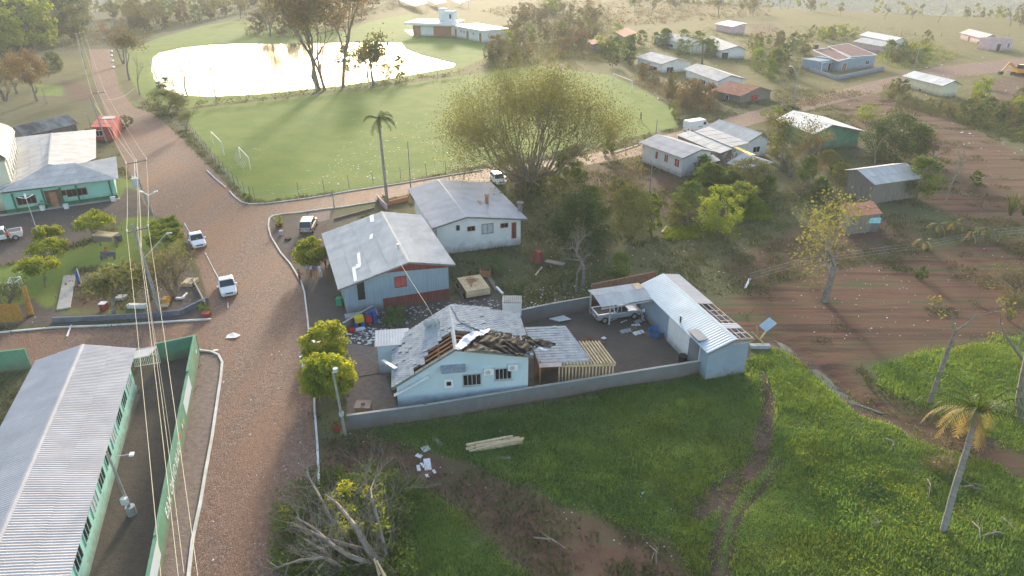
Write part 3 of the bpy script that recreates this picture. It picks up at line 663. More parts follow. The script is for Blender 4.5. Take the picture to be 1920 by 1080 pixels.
# ------------------------------------------------------------------ buildings
# School, lower left: long ribbed double pitch roof
S = House('school_building', 'long school building with ribbed grey double pitch roof and mint walls beside the green wall', 'school building',
          4.8, (155, 646), (0, 1005), (256, 654), (67, 677), wall='school_mint', roof='fibre_lilac', oh=.7, k=5, sw=1.05, sl=1.95, L=34, jit=.004)
T = S.T; yw = S.wr if abs(S.wr) > 0 and P(105, 1000).x > 0 else S.wr
for sd in (('R', S.wr) if (T(10, S.wr, 0).x > T(10, S.wl, 0).x) else ('L', S.wl),):
    out = -S.v if sd[0] == 'R' else S.v; r = V((0, 0, 1)).cross(out).normalized()
    for i in range(13):
        x = 1.6 + i * 2.4
        if x > S.L - 2: break
        o_ = T(x, sd[1], 1.35) + out * .004
        if r.dot(S.u) < 0: o_ = T(x + 1.5, sd[1], 1.35) + out * .004
        window(S.root, o_, r, out, 1.5, 1.6, frame='school_mint', pane='glass' if i % 3 else 'curtain', n=3, fw=.08)
    b_ = MB(); b_.box(0, S.L - 1, -.02, .08, 0, .5, T=lambda x, y, z: T(x + .6, sd[1], z) + out * y); b_.build('skirting', 'wall_teal', S.root)

# House B: wide grey roof, blue boards, red skirting
B = House('board_house', 'wide blue board house with low grey roof, red gable and red skirting', 'house', 5.2, (767, 492), (715, 397), (634, 544), (854, 497),
          wall='wall_blue', roof='fibre', oh=.65, k=4, sw=1.1, sl=1.85, jit=.01)
T = B.T
g_ = MB(); x = B.x0 - .03; g_.poly([T(x, B.wr, B.rz(B.wr) - .55), T(x, B.wr, B.rz(B.wr) - .08), T(x, 0, B.zr - .1), T(x, B.wl * .55, B.rz(B.wl * .55) - .08), T(x, B.wl * .2, B.zr - 1.1)]); g_.build('gable_board', 'wall_red', B.root)
sk = MB()
ys_ = np.arange(B.wr + .05, B.wl * .42, .155)
for y in ys_: sk.box(x - .05, x - .02, y, y + .14, 0, 1.25, T=lambda a, b, c: T(a, b, c))
o = sk.build('skirting_board', 'wall_red', B.root, kind='stuff')
bb = MB()
for y in np.arange(B.wr + .1, B.wl - .05, .26): bb.box(B.x0 - .012, B.x0 - .002, y, y + .03, 1.3 if y < B.wl * .42 else 0, B.rz(y) - (.6 if y < 0 else .3), T=T)
bb.build('cover_strip', 'wall_steel', B.root, kind='stuff')
B.opening('F', 741, 519, 761, 537, pane='red_paint', frame='wall_red', n=2)
B.opening('F', 670, 530, 684, 562, kind='d', m='black', frame='wall_steel', h=2.1)
mb = MB(); mb.box(-.9, -.1, B.wl * .55, B.wl + .3, 0, .22, T=lambda a, b, c: T(a + B.x0, b, c)); mb.build('doorstep', 'concrete', B.root)
for (a, b, l, w_) in ((700, 410, 2.2, .5), (699, 444, 1.2, .4), (676, 484, 2.6, .35), (675, 499, 1., .6), (668, 514, 3.4, .35)):   # pale patch strips on the roof
    pl_ = Plane([T(0, 0, B.zr), T(B.L, 0, B.zr), T(0, B.yl, B.zl)]) if True else None
    c2 = pl_.px(a, b); mb = MB(); th_ = -.3
    mb.poly([pl_.to3(c2[0] - l / 2, c2[1] - w_ / 2, .11), pl_.to3(c2[0] + l / 2, c2[1] - w_ / 2 + .3, .11), pl_.to3(c2[0] + l / 2, c2[1] + w_ / 2 + .3, .11), pl_.to3(c2[0] - l / 2, c2[1] + w_ / 2, .11)]); mb.build('patch_sheet', 'white', B.root)
vp = MB(); v0 = isect(747, 468, T(0, 0, B.zr), Plane([T(0, 0, B.zr), T(B.L, 0, B.zr), T(0, B.yr, B.zr_)]).n); vp.tube([v0, v0 + V((0, 0, .55))], .09, 8); vp.tube([v0 + V((0, 0, .5)), v0 + V((0, 0, .65))], .16, 8); vp.build('vent_pipe', 'steel', B.root)

# House A: pale walls behind B
A = House('white_house', 'white rendered house with grey roof and two chimneys behind the blue board house', 'house', 4.8, (875, 407), (821, 337), (810, 429), (989, 411),
          wall='wall_white', roof='fibre_lilac', oh=.7, k=4, sw=1.1, sl=1.85)
A.opening('F', 856, 423, 861, 431, n=1, frame='wood_grey'); A.opening('F', 877, 425, 890, 432, n=2, frame='wood_brown')
A.opening('F', 904, 420, 924, 437, n=2, frame='wood_brown', pane='curtain'); A.opening('F', 939, 419, 952, 426, n=2, frame='wood_brown')
A.opening('F', 960, 417, 967, 447, kind='d', m='wall_red', frame='wood_brown', h=2.1)
def chimney(root, q, base_plane, w_, h_, m, cap=True, name='chimney'):
    c = isect(q[0], q[1], *base_plane); mb = MB(); mb.box(-w_ / 2, w_ / 2, -w_ / 2, w_ / 2, -.4, h_, T=lambda x, y, z: c + V((x, y, z)))
    o = mb.build(name, m, root)
    if cap: mb = MB(); mb.box(-w_ * .7, w_ * .7, -w_ * .7, w_ * .7, h_ + .15, h_ + .23, T=lambda x, y, z: c + V((x, y, z))); [mb.box(sx * w_ * .45 - .04, sx * w_ * .45 + .04, -.04, .04, h_, h_ + .15, T=lambda x, y, z: c + V((x, y, z))) for sx in (-1, 1)]; mb.build('cap', m, o)
pr = Plane([A.T(0, 0, A.zr), A.T(A.L, 0, A.zr), A.T(0, A.yr, A.zr_)])
chimney(A.root, (913, 382), (pr.o, pr.n), .45, 1., 'wall_brick'); chimney(A.root, (975, 396), (pr.o, pr.n), .6, 1.0, 'wood_grey')
mb = MB(); c2 = pr.px(900, 381); mb.poly([pr.to3(c2[0] - .8, c2[1] - .3, .12), pr.to3(c2[0] + .7, c2[1] - .35, .12), pr.to3(c2[0] + .6, c2[1] + .3, .12), pr.to3(c2[0] - .7, c2[1] + .1, .12)]); mb.build('patch_sheet', 'wood_brown', A.root)

# House C: cyan house with broken tile roof under tarpaulin
HL = [[(812, 703), (818, 688), (796, 680), (802, 660), (822, 646), (834, 628), (862, 620), (880, 635), (868, 650), (856, 657), (846, 668)],
      [(778, 690), (806, 678), (812, 703), (784, 714), (776, 706)], [(746, 724), (778, 708), (784, 714), (748, 731)], [(680, 600), (744, 612), (759, 646), (714, 666), (700, 640)]]
HR = [[(846, 618), (892, 624), (886, 642), (866, 652), (852, 658)], [(858, 655), (884, 630), (940, 642), (1010, 672), (1000, 680), (850, 660)]]
Cc = House('broken_roof_house', 'pale cyan house with its grey tile roof torn open and half covered by black tarpaulin', 'house', 5.6, (854, 655), (842, 573), (735, 728), (1000, 668),
          wall='wall_cyan', roof='tile_grey', oh=.35, tile=True, holesL=HL, holesR=HR)
T = Cc.T
rb = MB()
for side, yy, zz, rng_ in (('L', Cc.yl, Cc.zl, np.arange(.4, Cc.L, .62)), ('R', Cc.yr, Cc.zr_, np.arange(.4, 3.6, .62))):
    for x in rng_:
        o = MB(); o.beam(T(x, 0, Cc.zr - .09), T(x, yy * .97, zz - .03 + (Cc.zr - zz) * .0), .07, .12); o.build('rafter', 'wood_brown', Cc.root)
    for f_ in (.25, .5, .75):
        o = MB(); o.beam(T(.2, yy * f_, Cc.zr + (zz - Cc.zr) * f_ - .1), T(rng_[-1], yy * f_, Cc.zr + (zz - Cc.zr) * f_ - .1), .06, .1); o.build('purlin', 'wood_brown', Cc.root)
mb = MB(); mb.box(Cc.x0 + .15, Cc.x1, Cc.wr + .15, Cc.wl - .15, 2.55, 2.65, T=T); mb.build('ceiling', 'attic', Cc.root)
Cc.opening('F', 869, 702, 901, 721, n=4, frame='steel', sill=True); Cc.opening('F', 929, 691, 958, 710, n=4, frame='steel', sill=True)
Cc.opening('F', 837, 715, 846, 723, n=1, frame='white', fw=.18)
for q in ((916, 694), (961, 686)):
    c = Cc.wall_pt('F', q); Ta = lambda x, y, z: c - Cc.u * y + (-Cc.v) * x + V((0, 0, z))
    m1 = MB(); m1.box(-.4, .4, .02, .32, -.28, .28, T=Ta); ac = m1.build('air_conditioner', 'white', Cc.root)
    m2 = MB(); m2.tube([Ta(-.08, .325, 0), Ta(-.08, .345, 0)], .21, 14); m2.build('fan_grille', 'steel', ac)
# lean-to canopy on the front wall
c0 = Cc.wall_pt('F', (826, 690)); c1 = Cc.wall_pt('F', (872, 688))
f1 = isect(834, 697, V((0, 0, 3.05)), V((0, 0, 1))); 
d_ = (c1 - c0); d_.z = 0
cp_ = [V((c0.x, c0.y, 3.95)), V((c0.x, c0.y, 3.95)) + d_, V((c0.x, c0.y, 3.65)) + d_ - Cc.u * .8, V((c0.x, c0.y, 3.65)) - Cc.u * .8]
cm = MB(); cm.hexa([p - V((0, 0, .12)) for p in cp_] + cp_); cn_ = cm.build('canopy', 'wall_cyan', Cc.root)
_, o = tiles([p + V((0, 0, .02)) for p in cp_], cn_, 'tile_grey', loose=0); o.name = 'canopy_tile'
# fascia strip hanging along the left slope, broken
for a, b in (((739, 738), (803, 703)), ((720, 678), (745, 694))):
    mb = MB(); pA, pB = Cc.wall_pt('F', a) - Cc.u * .25, Cc.wall_pt('F', b) - Cc.u * .25
    if a[0] == 720: 
        pL = Plane([T(0, 0, 5.6), T(Cc.L, 0, 5.6), T(0, Cc.yl, Cc.zl)]); pA, pB = pL.to3(*pL.px(*a), .2), pL.to3(*pL.px(*b), .22)
    mb.beam(pA, pB, .3, .08); mb.build('loose_fascia', 'white', Cc.root)
pL = Plane([T(0, 0, 5.6), T(Cc.L, 0, 5.6), T(0, Cc.yl, Cc.zl)])
for q in ((712, 614), (820, 608), (806, 612)):      # dishes on the roof
    if q[0] < 800: continue
    c = pL.to3(*pL.px(*q), .35); mb = MB(); mb.ball(c, .42, 10, 6, sq=(1, .35, 1)); mb.beam(c, c - V((0, 0, .5)), .05); mb.build('satellite_dish', 'steel', Cc.root)
mb = MB(); c0_ = P(733, 640, 2.9); Tt = lambda x, y, z: V((c0_.x, c0_.y, 0)) + (-Cc.v) * x + Cc.u * y + V((0, 0, z)); mb.box(-1.2, 1.6, -.6, 1.2, 0, 2.8, T=Tt); mb.build('porch_wall', 'wall_cyan', Cc.root)
sheets([Tt(-1.4, -.8, 2.9), Tt(1.6, -.8, 2.9), Tt(1.6, 1.4, 3.3), Tt(-1.4, 1.4, 3.3)], Cc.root, 'metal_white', 1.05, 2.4, 4)
# back wing of the same roof, stepping down to the right
w_ = [P(857, 574, 5.9), P(917, 579, 5.2), P(957, 589, 4.6), P(978, 616, 4.2), P(985, 640, 3.9), P(940, 636, 4.6), P(885, 622, 5.4), P(860, 612, 5.9)]
plR = Plane([T(0, 0, 5.64), T(Cc.L, 0, 5.64), T(0, Cc.yr, Cc.zr_ + .04)])
def onp(pl, *qs): return [pl.to3(*pl.px(*q)) for q in qs]
tiles(onp(plR, (843, 572), (917, 578), (920, 583), (957, 588), (980, 618), (990, 642), (960, 637), (900, 622), (862, 606)), Cc.root, 'tile_grey', e=.05, holes=[HR[0]])[1].name = 'wing_tile'
mb = MB(); q_ = onp(plR, (918, 582), (955, 590), (976, 616), (984, 642)); q_ = [p - V((0, 0, .12)) for p in q_]
for a, b in zip(q_, q_[1:]): mb.poly([V((a.x, a.y, 0)), V((b.x, b.y, 0)), b, a])
q2 = [p - V((0, 0, .1)) for p in onp(plR, (846, 574), (917, 580))]; mb.poly([V((q2[0].x, q2[0].y, 0)), V((q2[1].x, q2[1].y, 0)), q2[1], q2[0]])
mb.build('wing_wall', 'wall_cyan', Cc.root)
# tarpaulin
def draped(name, poly, m, label, pl, lift, amp, n=46, seed=1, parent=None, curl=0):
    q = [pl.px(*p) for p in poly]; s0, s1 = min(a for a, _ in q), max(a for a, _ in q); t0, t1 = min(b for _, b in q), max(b for _, b in q)
    mb = MB(); idx = {}; ny = max(6, int(n * (t1 - t0) / (s1 - s0)))
    A_, B_ = np.meshgrid(np.linspace(s0, s1, n), np.linspace(t0, t1, ny), indexing='ij')
    D = vnoise(A_ * .7 + .9 * B_, B_ * .3 - A_ * .2, .6, seed) + .35 * vnoise(A_ * .6 - B_, (B_ + A_ * .7) * .5, .35, seed + 1) + .35 * vnoise(A_, B_, 1.4, seed + 2)
    D = np.abs(D - .85) * 2
    E_ = sdf(A_, B_, q)
    for i in range(n):
        for j in range(ny):
            if E_[i, j] > -.12: idx[i, j] = len(mb.v); mb.v.append(tuple(pl.to3(A_[i, j], B_[i, j], lift + amp * D[i, j] - curl * max(0, .4 - E_[i, j]))))
    for i in range(n - 1):
        for j in range(ny - 1):
            k = [(i, j), (i + 1, j), (i + 1, j + 1), (i, j + 1)]
            if all(a in idx for a in k): mb.f.append(tuple(idx[a] for a in k)); mb.m.append(0)
    o = mb.build(name, m, parent, smooth=True); 
    if label: tag(o, label, 'tarpaulin')
    return o
tp = draped('tarpaulin', [(857, 655), (872, 642), (898, 632), (915, 622), (934, 624), (962, 632), (985, 634), (1000, 640), (1024, 644), (1041, 648), (1030, 655), (1012, 652), (990, 660), (975, 672), (940, 664), (900, 660), (870, 662)], 'tarp', 'crumpled black plastic tarpaulin thrown over the torn roof of the cyan house', plR, .12, .2, n=90)
draped('tarpaulin_edge', [(852, 658), (866, 640), (886, 630), (905, 624), (918, 622), (912, 628), (894, 636), (880, 646), (868, 656), (858, 660)], 'tarp_white', None, plR, .2, .2, parent=tp, seed=4)
draped('tarpaulin_edge', [(985, 652), (1010, 653), (1032, 652), (1022, 659), (1012, 656), (990, 656)], 'tarp_white', None, plR, .1, .15, parent=tp, seed=6, n=20)

# low tiled veranda and pergola right of house C
D0 = [P(984, 614, 2.8), P(1060, 611, 2.8), P(1110, 677, 2.7), P(1011, 682, 2.7)]
vr = thing('veranda', 'low flat veranda roof of square grey tiles between the cyan house and the slatted pergola', 'veranda', tuple((D0[0] + D0[2]) / 2 * 1.0)[:2] + (0,))
_pl, _ = tiles(D0, vr, 'tile_grey', pitch=.42, w=.42, loose=.01, step=.03, amp=.01)
mb = MB(); mb.hexa([p - V((0, 0, .16)) for p in D0] + [p - V((0, 0, .04)) for p in D0]); mb.build('deck', 'wood_new', vr)
for p in D0:
    mb = MB(); c = (D0[0] + D0[2]) / 2; q = p.lerp(c, .06); mb.beam(V((q.x, q.y, 0)), V((q.x, q.y, 2.8)), .15); mb.build('post', 'wood_brown', vr)
a_, b_ = D0[3], D0[2]; mb = MB()
for i in range(2): mb.hexa([a_.lerp(b_, .0) + V((0, -.1 - .35 * i, -.1)), a_.lerp(b_, .42) + V((0, -.1 - .35 * i, -.1)), a_.lerp(b_, .42) + V((0, .3 - .35 * i, -.02)), a_ + V((0, .3 - .35 * i, -.02)), a_.lerp(b_, .0) + V((0, -.1 - .35 * i, -.06)), a_.lerp(b_, .42) + V((0, -.1 - .35 * i, -.06)), a_.lerp(b_, .42) + V((0, .3 - .35 * i, .05)), a_ + V((0, .3 - .35 * i, .05))])
mb.build('edge_board', 'wood_pink', vr)
mb = MB(); q0, q1 = P(1003, 722), P(1048, 714); mb.poly([q0, q0 + V((0, 0, 2.6)), q1 + V((0, .8, 2.6)), q1 + V((0, .8, 0))]); mb.poly([q0 + V((0, 2.4, 0)), q0 + V((0, 2.4, 2.4)), q1 + V((0, 3.2, 2.4)), q1 + V((0, 3.2, 0))]); 
mb.v = [(x, y + 1.2, z) for x, y, z in mb.v]; mb.build('inner_wall', 'wall_brick', vr)
pg = thing('pergola', 'pergola of pale slats beside the tiled veranda, slatted screen on its camera side', 'pergola', tuple(P(1105, 700))[:2] + (0,))
a0, a1, b0, b1 = P(1087, 643, 2.7), P(1122, 640, 2.7), P(1052, 684, 2.6), P(1154, 682, 2.6)
dirS = (P(1154, 682, 2.9) - P(1122, 640, 2.9)); 
for i in range(17):
    f_ = i / 16; e = b0.lerp(b1, f_); st_ = e - dirS * (1.0 if f_ > .62 else .32)
    mb = MB(); mb.beam(e, st_ + V((0, 0, .03)), .11, .14); mb.build('roof_slat', 'wood_new', pg)
    q = e - dirS.normalized() * .4
    mb = MB(); mb.beam(V((q.x, q.y, .02)), V((q.x, q.y, 2.5)), .10, .09); mb.build('screen_slat', 'wood_new', pg)
mb = MB(); mb.beam(b0 - V((0, 0, .13)), b1 - V((0, 0, .13)), .12, .14); mb.build('beam', 'wood_new', pg)
mb = MB(); q = b1 - dirS * .97; mb.beam(b0.lerp(b1, .62) - dirS * .97 - V((0, 0, .13)), q - V((0, 0, .13)), .12, .14); mb.build('beam', 'wood_new', pg)
mb = MB(); mb.beam(V((q.x, q.y, 0)), q - V((0, 0, .18)), .12); mb.build('post', 'wood_new', pg)

# Shed D: long pale blue metal building with two torn bays
DR = [[(1296, 566), (1356, 570), (1402, 616), (1350, 606), (1330, 598)], [(1348, 608), (1418, 622), (1432, 646), (1376, 644)]]
D = House('blue_shed', 'long pale blue shed with ribbed metal roof, two bays torn open to the trusses', 'shed', 4.0, (1381, 637), (1242, 514), (1327, 664), (1416, 637),
          wall='wall_steel', roof='metal_blue', oh=.3, k=3, sw=.95, sl=3.2, holesR=DR, jit=.01, roof2='fibre_lilac')
T = D.T
for x in (.3, 1.3, 2.2, 3.6, 4.6, 5.6):
    t_ = MB(); zc = D.rz(D.yr * .95) - .35; z0, y0 = D.zr - .1, 0
    t_.beam(T(x, y0, z0), T(x, D.yr * .97, D.zr_ - .02), .07, .1); t_.beam(T(x, y0, zc), T(x, D.yr * .97, zc), .07, .1); n_ = 5
    for i in range(n_):
        f0, f1_ = i / n_, (i + 1) / n_; ya, yb = D.yr * .95 * f0, D.yr * .95 * f1_
        za, zb = D.rz(ya) - .1, D.rz(yb) - .1
        t_.beam(T(x, ya, zc), T(x, (ya + yb) / 2, (za + zb) / 2), .05); t_.beam(T(x, (ya + yb) / 2, (za + zb) / 2), T(x, yb, zc), .05)
    t_.build('truss', 'wood_pink', D.root)
for f_ in (.3, .65, .97):
    t_ = MB(); t_.beam(T(.2, D.yr * f_, D.rz(D.yr * f_) + .0), T(7, D.yr * f_, D.rz(D.yr * f_) + .0), .06, .08); t_.build('purlin', 'wood_pink', D.root)
mb = MB(); mb.box(D.x0 + .15, D.x1 - .2, D.wr + .15, D.wl - .15, 2.95, 3.0, T=T); mb.build('ceiling', 'wall_cream', D.root)
wp = MB(); a, b = D.wall_pt('L', (1251, 590)), D.wall_pt('L', (1300, 650))
xx = lambda p: (p - D.o).dot(D.u)
xa, xb = sorted((xx(D.wall_pt('L', (1255, 600))), xx(D.wall_pt('L', (1312, 665)))))
wp.box(xa, xb, D.wl + .005, D.wl + .04, .05, 2.75, T=T); wp.build('wall_panel', 'wall_white', D.root)
D.opening('L', 1273, 603, 1276, 632, kind='d', m='black', frame='white', h=2.1); D.opening('L', 1289, 632, 1299, 652, n=3, frame='white', pane='curtain', h=1.1)
cq = P(1331, 700); mb = MB(); Tq = lambda x, y, z: V((cq.x, cq.y, 0)) + D.v * x + D.u * y + V((0, 0, z))
bq = thing('barbecue_chimney', 'dark grey brick barbecue chimney with flat cap against the shed', 'chimney', (cq.x, cq.y, 0))
mb.box(.15, 1.25, .45, 2.0, 0, 3.2, T=Tq); mb.build('stack', 'wall_grey', bq); mb = MB(); mb.box(.0, 1.4, .35, 2.2, 3.35, 3.43, T=Tq)
for i in (0.25, 1.1): mb.box(i, i + .08, .6, 1.9, 3.2, 3.35, T=Tq)
mb.build('cap', 'concrete', bq)
# carport
k_ = [P(1102, 545, 3.2), P(1197, 531, 3.3), P(1223, 562, 2.9), P(1128, 577, 2.75)]
cpt = thing('carport', 'open carport with a grey curved sheet roof joined to the blue shed', 'carport', tuple((k_[0] + k_[2]) / 2)[:2] + (0,))
mdl = [k_[0].lerp(k_[3], .45) + V((0, 0, .22)), k_[1].lerp(k_[2], .45) + V((0, 0, .22))]
sheets([k_[0], k_[1], mdl[1], mdl[0]], cpt, 'fibre', 1.0, 4, 4, jit=.004); sheets([mdl[0], mdl[1], k_[2], k_[3]], cpt, 'fibre', 1.0, 4, 4, jit=.004)
pm_ = Plane([k_[0], k_[1], mdl[1]]); mb = MB(); qq = [(1183, 534), (1196, 532), (1208, 541), (1194, 544)]; mb.poly([pm_.to3(*pm_.px(*q), .1) for q in qq]); mb.build('bare_board', 'wood_new', cpt)
for q, m_ in (((1142, 608), 'steel'), ((1209, 586), 'steel'), ((1106, 588), 'steel')):
    p = P(*q); mb = MB(); mb.beam(p, V((p.x, p.y, 2.75)), .16); mb.build('post', m_, cpt)
mb = MB(); mb.beam(k_[3] - V((0, 0, .12)), k_[2] - V((0, 0, .12)), .08, .12); mb.build('beam', 'steel', cpt)
bw = MB(); a, b = P(1108, 577), P(1225, 552); bw.beam(a + V((0, .4, 1.3)), b + V((0, .4, 1.3)), .15, 2.6); bw.build('back_wall', 'wall_brick', cpt)

# boundary wall of C/D plot
def wall_run(name, label, pts, h, t=.15, m='wall_grey', cap='concrete', cat='wall', z0=0):
    p = [P(*q) for q in pts]; c = sum(p, V((0, 0, 0))) / len(p); rt = thing(name, label, cat, (c.x, c.y, 0))
    mb = MB(); mc = MB()
    for a, b in zip(p, p[1:]):
        d = (b - a).normalized() * t / 2
        mb.beam(a + V((0, 0, h / 2)) - d * .98, b + V((0, 0, h / 2)) + d * .98, t, h); mc.beam(a + V((0, 0, h + .025)) - d, b + V((0, 0, h + .025)) + d, t + .06, .05)
    mb.build('wall_body', m, rt); 
    if cap: mc.build('coping', cap, rt)
    return rt
wall_run('boundary_wall', 'long dark grey wall running below the cyan house to the blue shed', [(655, 806), (800, 786), (1000, 752), (1160, 726), (1330, 698)], 1.4)
wall_run('boundary_wall', 'short grey wall behind the muddy yard between green tank tower and carport', [(972, 607), (1030, 594), (1104, 581)], 1.5)
wall_run('boundary_wall', 'low grey and red wall slanting between the blue board house and the driveway', [(646, 622), (668, 608), (700, 590)], 1.0, m='wall_grey')
mb = MB(); c = P(960, 612); rt = thing('tank_tower', 'square white and green water tank tower behind the tiled roof', 'tank tower', (c.x, c.y, 0))
Tq = lambda x, y, z: V((c.x, c.y, 0)) + D.u * 0 + V((x, y, z))
mb.box(-.95, .95, 0, 1.7, 0, 1.25, T=Tq); mb.build('base', 'plastic_green', rt); mb = MB(); mb.box(-.95, .95, 0, 1.7, 1.252, 2.6, T=Tq)
mb.build('body', 'wall_white', rt); mb = MB()
for i in range(9): mb.box(-.85 + i * .2, -.77 + i * .2, .1, 1.6, 2.622, 2.68, T=Tq)
mb.build('grating', 'steel', rt); mb = MB(); mb.box(-.90, .90, .05, 1.65, 2.6, 2.62, T=Tq); mb.build('lid', 'wall_grey', rt)

# green school yard wall with lettering
H2 = 2.0
gw = thing('school_wall', 'green perimeter wall with white school lettering facing the road', 'wall', tuple(P(340, 800))[:2] + (0,))
wp_ = [P(375, 664), P(362, 735), P(348, 800), P(322, 950), P(300, 1085), P(272, 1250)]
tops = [2.1, 1.6, 2.0, 2.0, 2.0]
wdir = (wp_[-1] - wp_[0]).normalized(); wx0 = wp_[0]; WLn = (wp_[-1] - wx0).length
wo = V((0, 0, 1)).cross(-wdir).normalized()
wo = wo if wo.x > 0 else -wo
Tw = lambda s_, o_, z: wx0 + wdir * s_ + wo * o_ + V((0, 0, z))
cut = [0] + [((P(*q) - wx0).dot(wdir)) for q in ((358, 736), (344, 798), (302, 1050))] + [WLn]
for i in range(len(cut) - 1):
    mb = MB(); hh = (2.1, 1.95, 2.0, 1.95)[i]
    mb.box(cut[i], cut[i + 1] - .02, -.15, 0, 0, hh, T=Tw); mb.build('wall_panel', 'wall_green', gw)
    mb = MB(); mb.box(cut[i], cut[i + 1] - .02, -.18, .03, hh, hh + .05, T=Tw); mb.build('coping', 'wall_green', gw)
for i in (1, 3):
    mb = MB(); mb.box(cut[i] + .3, min(cut[i] + 5.2, cut[i + 1] - .3), .004, .03, .7, 1.9, T=Tw); mb.build('mural_panel', 'tarp_white', gw)
tc_ = bpy.data.curves.new('lettering', 'FONT'); tc_.body = 'E.B.M. OLAVO BILAC'; tc_.size = 1.15; tc_.extrude = .01; tc_.offset = .018; tc_.space_character = 1.05
to = bpy.data.objects.new('t', tc_); me = bpy.data.meshes.new_from_object(to)
co = np.array([v.co for v in me.vertices]); wT = co[:, 0].max()
s_a, s_b = (P(303, 992) - wx0).dot(wdir), (P(331, 858) - wx0).dot(wdir)
for v in me.vertices:
    p = Tw(s_a + (s_b - s_a) * v.co.x / wT, .012 + v.co.z, .62 + v.co.y) ; v.co = p - V(gw['_o'])
me.materials.append(M['white']); lo = bpy.data.objects.new('lettering', me); SC.collection.objects.link(lo); lo.parent = gw
for q, m_ in (((344, 812), 'yellow'), ((341, 826), 'red'), ((337, 822), 'white'), ((340, 840), 'shirt_orange'), ((360, 680), 'white'), ((361, 692), 'shirt_orange')):
    s_ = (P(*q) - wx0).dot(wdir); mb = MB(); mb.tube([Tw(s_, .004, 1.1), Tw(s_, .012, 1.1)], .2, 8); mb.build('painted_flower', m_, gw)
rt = wall_run('school_wall', 'green wall at the far end of the school yard, beside the white gate', [(302, 680), (374, 664)], 2.0, m='wall_green', cap='wall_green')
rt = wall_run('school_wall', 'green wall left of the school roof along the cross street', [(-60, 704), (58, 690)], 2.0, m='wall_green', cap='wall_green')
ga, gb = P(254, 690), P(302, 682); gt = thing('school_gate', 'white barred gate between school roof and green wall', 'gate', tuple(ga.lerp(gb, .5)))
for i in range(15):
    p = ga.lerp(gb, i / 14); mb = MB(); mb.beam(p + V((0, 0, .1)), p + V((0, 0, 1.9)), .04); mb.build('bar', 'white', gt)
for z in (.15, 1.1, 1.85): mb = MB(); mb.beam(ga + V((0, 0, z)), gb + V((0, 0, z)), .05); mb.build('rail', 'white', gt)
mb = MB(); a, b = P(250, 700, 0), P(305, 690, 0); mb.hexa([a + V((0, -1.5, 2.15)), b + V((0, -1.5, 2.15)), b + V((0, 0, 2.15)), a + V((0, 0, 2.15)), a + V((0, -1.5, 2.25)), b + V((0, -1.5, 2.25)), b + V((0, 0, 2.25)), a + V((0, 0, 2.25))])
mb.build('gate_canopy', 'fibre', gt)

# teal house with hipped grey roof, left
e_ = thing('teal_house', 'teal house with dark green base and hipped ribbed grey roof facing the parking lot', 'house', tuple(P(110, 375))[:2] + (0,))
r1, r2, r3 = P(97, 250, 5.0), P(90, 310, 5.0), P(141, 309, 4.6)
fl, fr = P(-8, 366, 3.1), P(222, 336, 3.1)
fm = fl.lerp(fr, .5)
for pts, k_n in (([r2, r3, fr, fl], 5), ([r1, r2, fl, P(-60, 300, 3.3), P(28, 262, 3.6)], 0), ([r1, P(180, 242, 3.4), P(180, 299, 3.4), r3, r2], 0), ([r3, P(218, 295, 3.4), fr], 4)):
    sheets(pts, e_, 'fibre', 1.05, 1.83, k_n, jit=.008)
c = MB()
for a, b in ((r2, fl), (r3, fr), (r2, r3), (r1, r2), (r3, P(218, 295, 3.4))): c.beam(a + V((0, 0, .06)), b + V((0, 0, .06)), .25, .08)
c.build('ridge_cap', 'fibre_lilac', e_)
ud = (fr - fl); ud.z = 0; UL = ud.length; ud.normalize(); vd = V((-ud.y, ud.x, 0)); q0 = V((fl.x, fl.y, 0)) + ud * .5 + vd * .7
Te = lambda x, y, z: q0 + ud * x + vd * y + V((0, 0, z))
mb = MB(); mb.box(0, UL - 1.2, 0, 10, .6, 2.98, T=Te); mb.build('wall', 'wall_teal', e_); mb = MB(); mb.box(-.03, UL - 1.17, -.03, 10.03, 0, .6, T=Te); mb.build('plinth', 'dark_green', e_)
xo = lambda px_: (isect(px_, 370, q0, vd) - q0).dot(ud)
for px0, px1, z, h_, kind in ((30, 66, 1.1, 1.1, 'w'), (128, 166, 1.3, 1., 'w'), (118, 126, 1.6, .7, 'w')):
    window(e_, Te(xo(px0), -.004, z), ud, -vd, xo(px1) - xo(px0), h_, n=4 if px1 - px0 > 20 else 1, frame='wood_brown')
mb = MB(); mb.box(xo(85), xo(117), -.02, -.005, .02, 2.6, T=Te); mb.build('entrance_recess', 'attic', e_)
door(e_, Te(xo(94), -.025, .02), ud, -vd, xo(106) - xo(94), 2.2, m='wood_brown', frame='wood_grey')
for px_ in (82, 117, 148, 212, 24):
    mb = MB(); mb.beam(Te(xo(px_), -.25, 0), Te(xo(px_), -.25, 2.9), .16); mb.build('post', 'dark_green', e_)
mb = MB(); mb.box(xo(-20), xo(225), -.7, -.04, .0, .1, T=Te); mb.build('step', 'concrete', e_)

